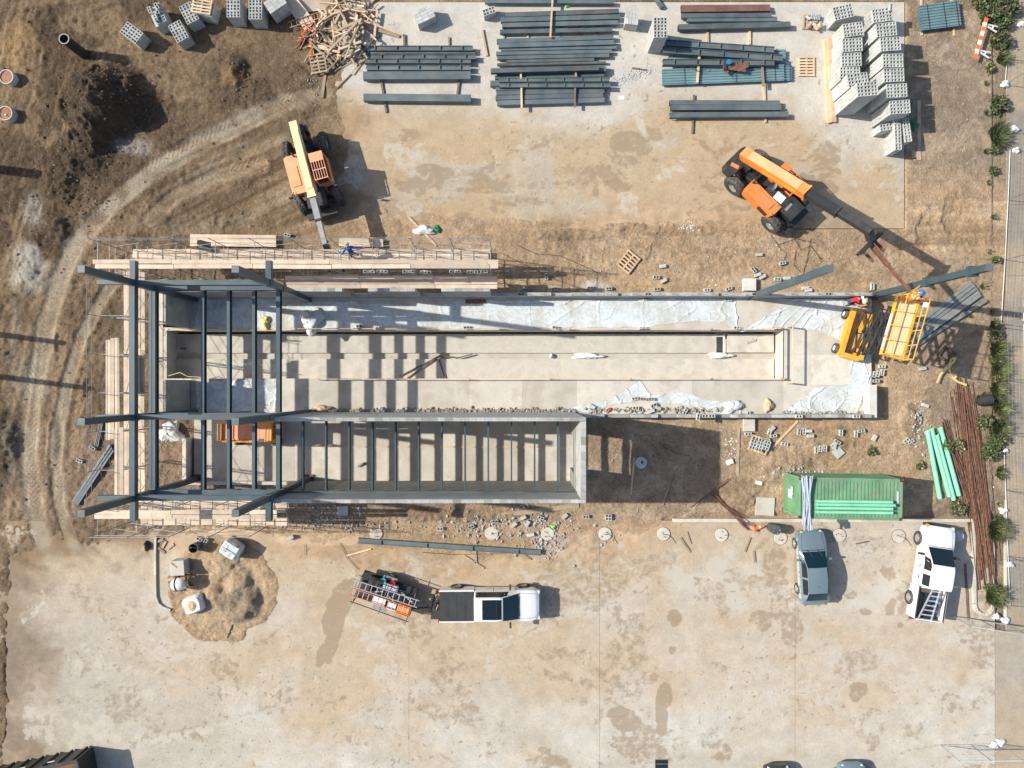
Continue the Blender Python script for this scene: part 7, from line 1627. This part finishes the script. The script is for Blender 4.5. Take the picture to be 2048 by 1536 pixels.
def tuft(label, u, v, rx, ry, h, n=900, seed=0, dry=.12):
    c = P(u, v); t = thing('grass_clump', label, 'grass clump', (c.x,c.y,max(-.05,gz(u,v))-.02)); rn = np.random.default_rng(seed+9); m = MB()
    for i in range(n):
        a = rn.uniform(0,6.28); r0 = rn.random()**.7; p = np.array([rx/S*.55*r0*math.cos(a), ry/S*.55*r0*math.sin(a), 0]); a2 = a + rn.normal(0,1.1); L = h*rn.uniform(.35,1.1); out = rn.uniform(.1,.7)
        d = np.array([math.cos(a2)*out, math.sin(a2)*out, 1]); s = np.array([-math.sin(a2), math.cos(a2), 0])*rn.uniform(.013,.028)
        q = p + d*L*.5; e = p + np.array([d[0]*L*1.15, d[1]*L*1.15, L*.78])
        m.add([p-s, p+s, q+s, q-s, e], [(0,1,2,3),(3,2,4)], 1 if rn.random() < dry else 0)
    m.build('blades', [leaf_grass, leaf_dry], t); m = MB(); m.lathe([(min(rx,ry)/S*.3,0),(min(rx,ry)/S*.2,.08),(0,.1)], 10); m.build('crown_base', leaf_dry, t); return t
for i, (u,v,r,h,n) in enumerate(((1990,12,30,1.0,2200),(1958,6,18,.6,900),(1998,50,22,.8,1400),(1996,84,22,.9,1800),(1996,212,20,.8,1800),(1977,138,10,.35,350),(1990,300,12,.4,400),(1962,842,17,.8,1300),(1888,893,13,.6,900),(1914,888,11,.5,600),(1976,905,21,.9,1900),(1912,1016,17,.7,1100),(1742,902,9,.3,250),(1840,930,10,.3,250),(1980,1178,13,.6,700),(1992,520,8,.4,260),(1985,668,13,.6,700),(1985,340,9,.35,260),(1972,28,24,.9,1500),(2010,20,26,1.0,1700),(1992,722,16,.6,900),(1986,800,15,.6,800),(1990,880,20,.8,1500),(1996,760,14,.5,700),(1996,1046,16,.6,800),(1978,1072,12,.4,500),(1996,1198,12,.5,500))):
    bush(['big dark shrub filling the top right corner','small shrub left of the corner shrub','shrub below the corner shrub','round shrub beside the barricade legs','round shrub between the sandbags above the fence bend','sparse weed left of the bare fence post','low weed at the foot of the long grass','shrub on the rusty bars below the black drain stub','shrub growing over the mint pipes','pale shrub right of the one on the mint pipes','round shrub against the fence beside the bars','shrub at the lower ends of the mint pipes','small weed above the container','small weed right of the container','dark shrub in the kerb island','small weed with red flower by the fence','shrub at the head of the grass strip','small weed below the long grass','shrub left of the big corner shrub, below the edge','shrub right of the big corner shrub','low shrub inside the grass strip, uppermost','low shrub inside the grass strip beside the drain stub','shrub at the lower end of the grass strip','low shrub in the middle of the grass strip','shrub behind the spiky clump beside the bars','low shrub below the spiky clump beside the bars','low shrub at the right of the kerb island'][i], u, v, r, h, n, seed=i, dry=(.10,.22,.06,.16)[i%4] if i not in (5,9) else .4)
for i, (u,v,rx,ry,h,n) in enumerate(((1992,272,22,36,.8,1300),(2003,120,18,14,.6,500),(1990,700,20,24,.8,1100),(1995,738,20,24,.8,1100),(1990,778,18,22,.8,900),(1997,815,20,24,.8,1100),(1996,855,20,24,.8,1000),(1990,1058,26,26,.9,1400),(1985,1190,26,22,.9,1400),(2000,945,12,22,.5,350),(1984,650,10,12,.5,300))):
    tuft(['long arching grass clump below the round shrub','grass clump left of the top fence post','first clump from the top of the grass strip along the fence','second clump from the top of the grass strip','third clump from the top of the grass strip','fourth clump from the top of the grass strip','fifth clump from the top of the grass strip','spiky grass clump right of the mint pipes and bars','grass clump in the rounded kerb island','thin grass clump beside the fence foot','grass tuft where the white fence rail ends'][i], u, v, rx, ry, h, n, seed=i)

rw = random.Random(8)
for i in range(16):
    tuft(f'{ORD[i]} small weed from the top along the fence strip', 1975+rw.uniform(-14,24), 150+i*58+rw.uniform(-20,20), rw.uniform(5,9), rw.uniform(5,9), rw.uniform(.2,.4), 90, seed=50+i, dry=.3)
# ================================================================== FENCES
fence_white = M('fence_tube', (.60,.60,.58), .5, .2, .1, 5, dust=.15); wire_m = M('fence_wire', (.30,.30,.30), .5, .4, .1, 5)
def fence(label, pts, h=1.9):
    a0 = P(*pts[0]); t = thing('mesh_fence', label, 'fence', (a0.x,a0.y,0)); up = Vector((0,0,h))
    for a, b in zip(pts[:-1], pts[1:]):
        A, B = P(*a), P(*b); A.z = B.z = .05; L = (B-A).length
        for z in (.05, h):
            m = MB(); m.tube(A+Vector((0,0,z)), B+Vector((0,0,z)), .026, 7); m.build('rail', fence_white, t, world=True)
        n = max(1, int(L/2.4))
        for k in range(n+1):
            q = A.lerp(B, k/n); m = MB(); m.tube(q, q+up, .022, 7); m.build('post', galv, t, world=True)
        m = MB(); d = (B-A).normalized()
        for k in np.arange(.15, L, .3): m.tube(A+d*k+Vector((0,0,.05)), A+d*k+up, .0035, 3, caps=False)
        for z in np.arange(.25, h, .3): m.tube(A+Vector((0,0,z)), B+Vector((0,0,z)), .0035, 3, caps=False)
        stuff(m.build('wire_mesh', wire_m, t, world=True))
    return t
fence('white railed mesh fence running up to the barricade', [(2012,118),(2008,170)])
fence('tall mesh fence along the pavement above the grass strip', [(2018,300),(2014,400),(2008,520),(2000,648)])
fence('mesh fence along the pavement beside the rusty bars', [(2001,655),(2003,760),(2005,862)]); fence('mesh fence along the pavement beside the kerb island', [(2005,868),(2009,980),(2014,1112),(2018,1210)])
fence('mesh fence panel slanting across below the white pickup', [(1902,1231),(1960,1240),(2010,1248)]); fence('short mesh gate panel standing at the lower right', [(1880,1489),(1940,1488),(2000,1487)])

# ================================================================== LITTER, RUBBLE, WIRES
clod_m = M('earth_clod', (.20,.145,.092), .95, 0, .3, 6, .2, 30)
OCT_V = np.array([(1,0,0),(-1,0,0),(0,1,0),(0,-1,0),(0,0,1),(0,0,-1),(.6,.6,.5),(-.6,.6,-.4),(.6,-.6,-.4),(-.6,-.6,.5)],float)[:6]
OCT_F = [(0,2,4),(2,1,4),(1,3,4),(3,0,4),(2,0,5),(1,2,5),(3,1,5),(0,3,5)]
def scatter(name, label, cat, pts, s0, s1, mat, seed, flat_=.7, zfix=None):
    rn = np.random.default_rng(seed); m = MB()
    for u, v in pts:
        s = s0*(s1/s0)**(rn.random()**1.8); z = (gz(u,v) if zfix is None else zfix); z = max(z, .03) if zfix is None else z; c = np.array(P(u,v,0)) + np.array([0,0,z]); vv = OCT_V*rn.uniform(.6,1.2,(6,1))*s*np.array([1,rn.uniform(.6,1),flat_]); a = rn.uniform(0,6.28); ca, sa = math.cos(a), math.sin(a)
        vv = np.stack([vv[:,0]*ca-vv[:,1]*sa, vv[:,0]*sa+vv[:,1]*ca, vv[:,2]],-1) + c + np.array([0,0,s*flat_*.35]); m.add(vv.tolist(), OCT_F)
    o = stuff(m.build(name, mat)); o['label'] = label; return o
rn = np.random.default_rng(4)
def gauss_pts(n, u, v, a, b, rot=0):
    x = rn.normal(0,a,n); y = rn.normal(0,b,n); c, s = math.cos(rot), math.sin(rot); return list(zip(u+x*c-y*s, v+x*s+y*c))
def uni_pts(n, u0, v0, u1, v1): return list(zip(rn.uniform(u0,u1,n), rn.uniform(v0,v1,n)))
scatter('white_gravel', 'spilled white gravel between the beam piles', 'gravel', gauss_pts(420,1262,152,22,5,-.25)+gauss_pts(120,1228,170,10,5), .02, .07, gravel_mat, 1)
scatter('clods', 'dry clods on the upper left earth', 'clods', [p for p in uni_pts(600,0,20,640,1010) if not (300<p[0]<640 and p[1]>470) ]+gauss_pts(450,215,215,66,58)+gauss_pts(450,140,380,50,60)+gauss_pts(160,470,160,36,40), .025, .12, clod_m, 2)
scatter('dirt_stones', 'small stones in the tan earth', 'stones', uni_pts(1500,1000,462,1990,585)+uni_pts(1100,1180,845,1860,1035)+uni_pts(500,1815,20,1990,460)+uni_pts(400,1760,600,1960,840), .02, .06, stone_m, 3)
scatter('pale_stones', 'pale stones and mortar crumbs on the earth', 'stones', uni_pts(420,1000,465,1800,580)+uni_pts(420,1200,848,1850,1030)+uni_pts(160,560,1010,1160,1075)+uni_pts(120,1820,60,1980,440)+gauss_pts(70,60,540,20,24)+gauss_pts(90,262,298,20,10)+gauss_pts(80,625,165,12,16), .02, .08, rubble_mat, 4)
scatter('rubble', 'broken concrete rubble below the tall building', 'rubble', gauss_pts(260,1070,1052,36,16)+gauss_pts(160,950,1050,40,14)+gauss_pts(140,1090,1095,24,14)+uni_pts(160,560,1040,1000,1064)+gauss_pts(120,640,1028,40,16)+gauss_pts(120,1600,945,30,10)+gauss_pts(110,1840,850,10,26)+gauss_pts(50,1215,1070,14,10), .04, .17, rubble_mat, 5)
scatter('wall_debris', 'broken mortar heaped along the block wall', 'rubble', [(u, 822+rn.normal(0,2.6)) for u in rn.uniform(630,1155,1500)]+[(u, 820+rn.normal(0,3)) for u in rn.uniform(1170,1480,260)]+[(u, 826+rn.normal(0,2)) for u in rn.uniform(1560,1725,200)], .04, .17, debris_m, 6, zfix=.22)
scatter('yard_clods', 'dark mud crumbs scattered over the parking yard', 'clods', uni_pts(260,20,1150,1000,1536)+gauss_pts(200,560,1390,190,60)+gauss_pts(200,800,1400,130,60)+uni_pts(160,1000,1150,1990,1536)+gauss_pts(90,470,1300,90,20)+uni_pts(260,680,220,1800,450), .014, .06, stone_m, 7, .35)
scatter('litter', 'torn paper and plastic litter on the earth', 'litter', gauss_pts(60,1462,900,7,16)+gauss_pts(40,1375,455,10,5)+uni_pts(60,1000,470,1800,585)+uni_pts(40,1900,780,1990,1200)+gauss_pts(30,735,95,8,20), .03, .08, white_dull, 8, .25)
def wires(name, label, runs, r, mat, z=.06):
    for i, pts in enumerate(runs):
        q = [P(u,v) + Vector((0,0,max(.04,gz(u,v))+z)) for u,v in pts]; m = MB(); m.path(q, r, 5); tag(m.build(name, mat), label.format(ORD[i]), 'wire', 'loose wires on the earth')
wires('tie_wire', '{} loose wire from the left on the upper earth', [[(1033,490),(1070,508),(1120,512),(1200,548)],[(1290,500),(1302,488),(1298,512),(1290,520)],[(1540,470),(1560,500),(1572,505),(1560,540)],[(1580,465),(1600,500),(1620,492),(1640,520)],[(1590,500),(1586,530),(1600,545)],[(1620,478),(1612,520),(1604,550)],[(1555,490),(1590,478),(1630,486)]], .014, black)
wires('reinforcing_rod', '{} rusty rod lying below the tall building', [[(845,1104),(900,1108),(1010,1107)],[(680,1085),(695,1115),(716,1138)],[(1045,1105),(1062,1118)],[(610,1088),(611,1110)],[(1000,506),(1110,560),(1200,590)],[(1320,890),(1350,905),(1380,912)],[(1300,878),(1345,898)]], .016, rust_bar)
wires('yellow_rope', '{} yellow rope along the left end of the pit', [[(344,660),(380,662),(430,659),(500,662),(590,661)],[(342,752),(365,745),(380,753),(410,755)]], .025, rope_yellow, .28)
for u, v, r, lab in ((430,116,0,'bare dark hose curled beside the lumber heap'),):
    q = [P(655+14*math.cos(a), 150+9*math.sin(a), .05) for a in np.linspace(-.5,2.6,14)]; m = MB(); m.path(q, .014, 5); tag(m.build('curled_hose', black), lab, 'hose')
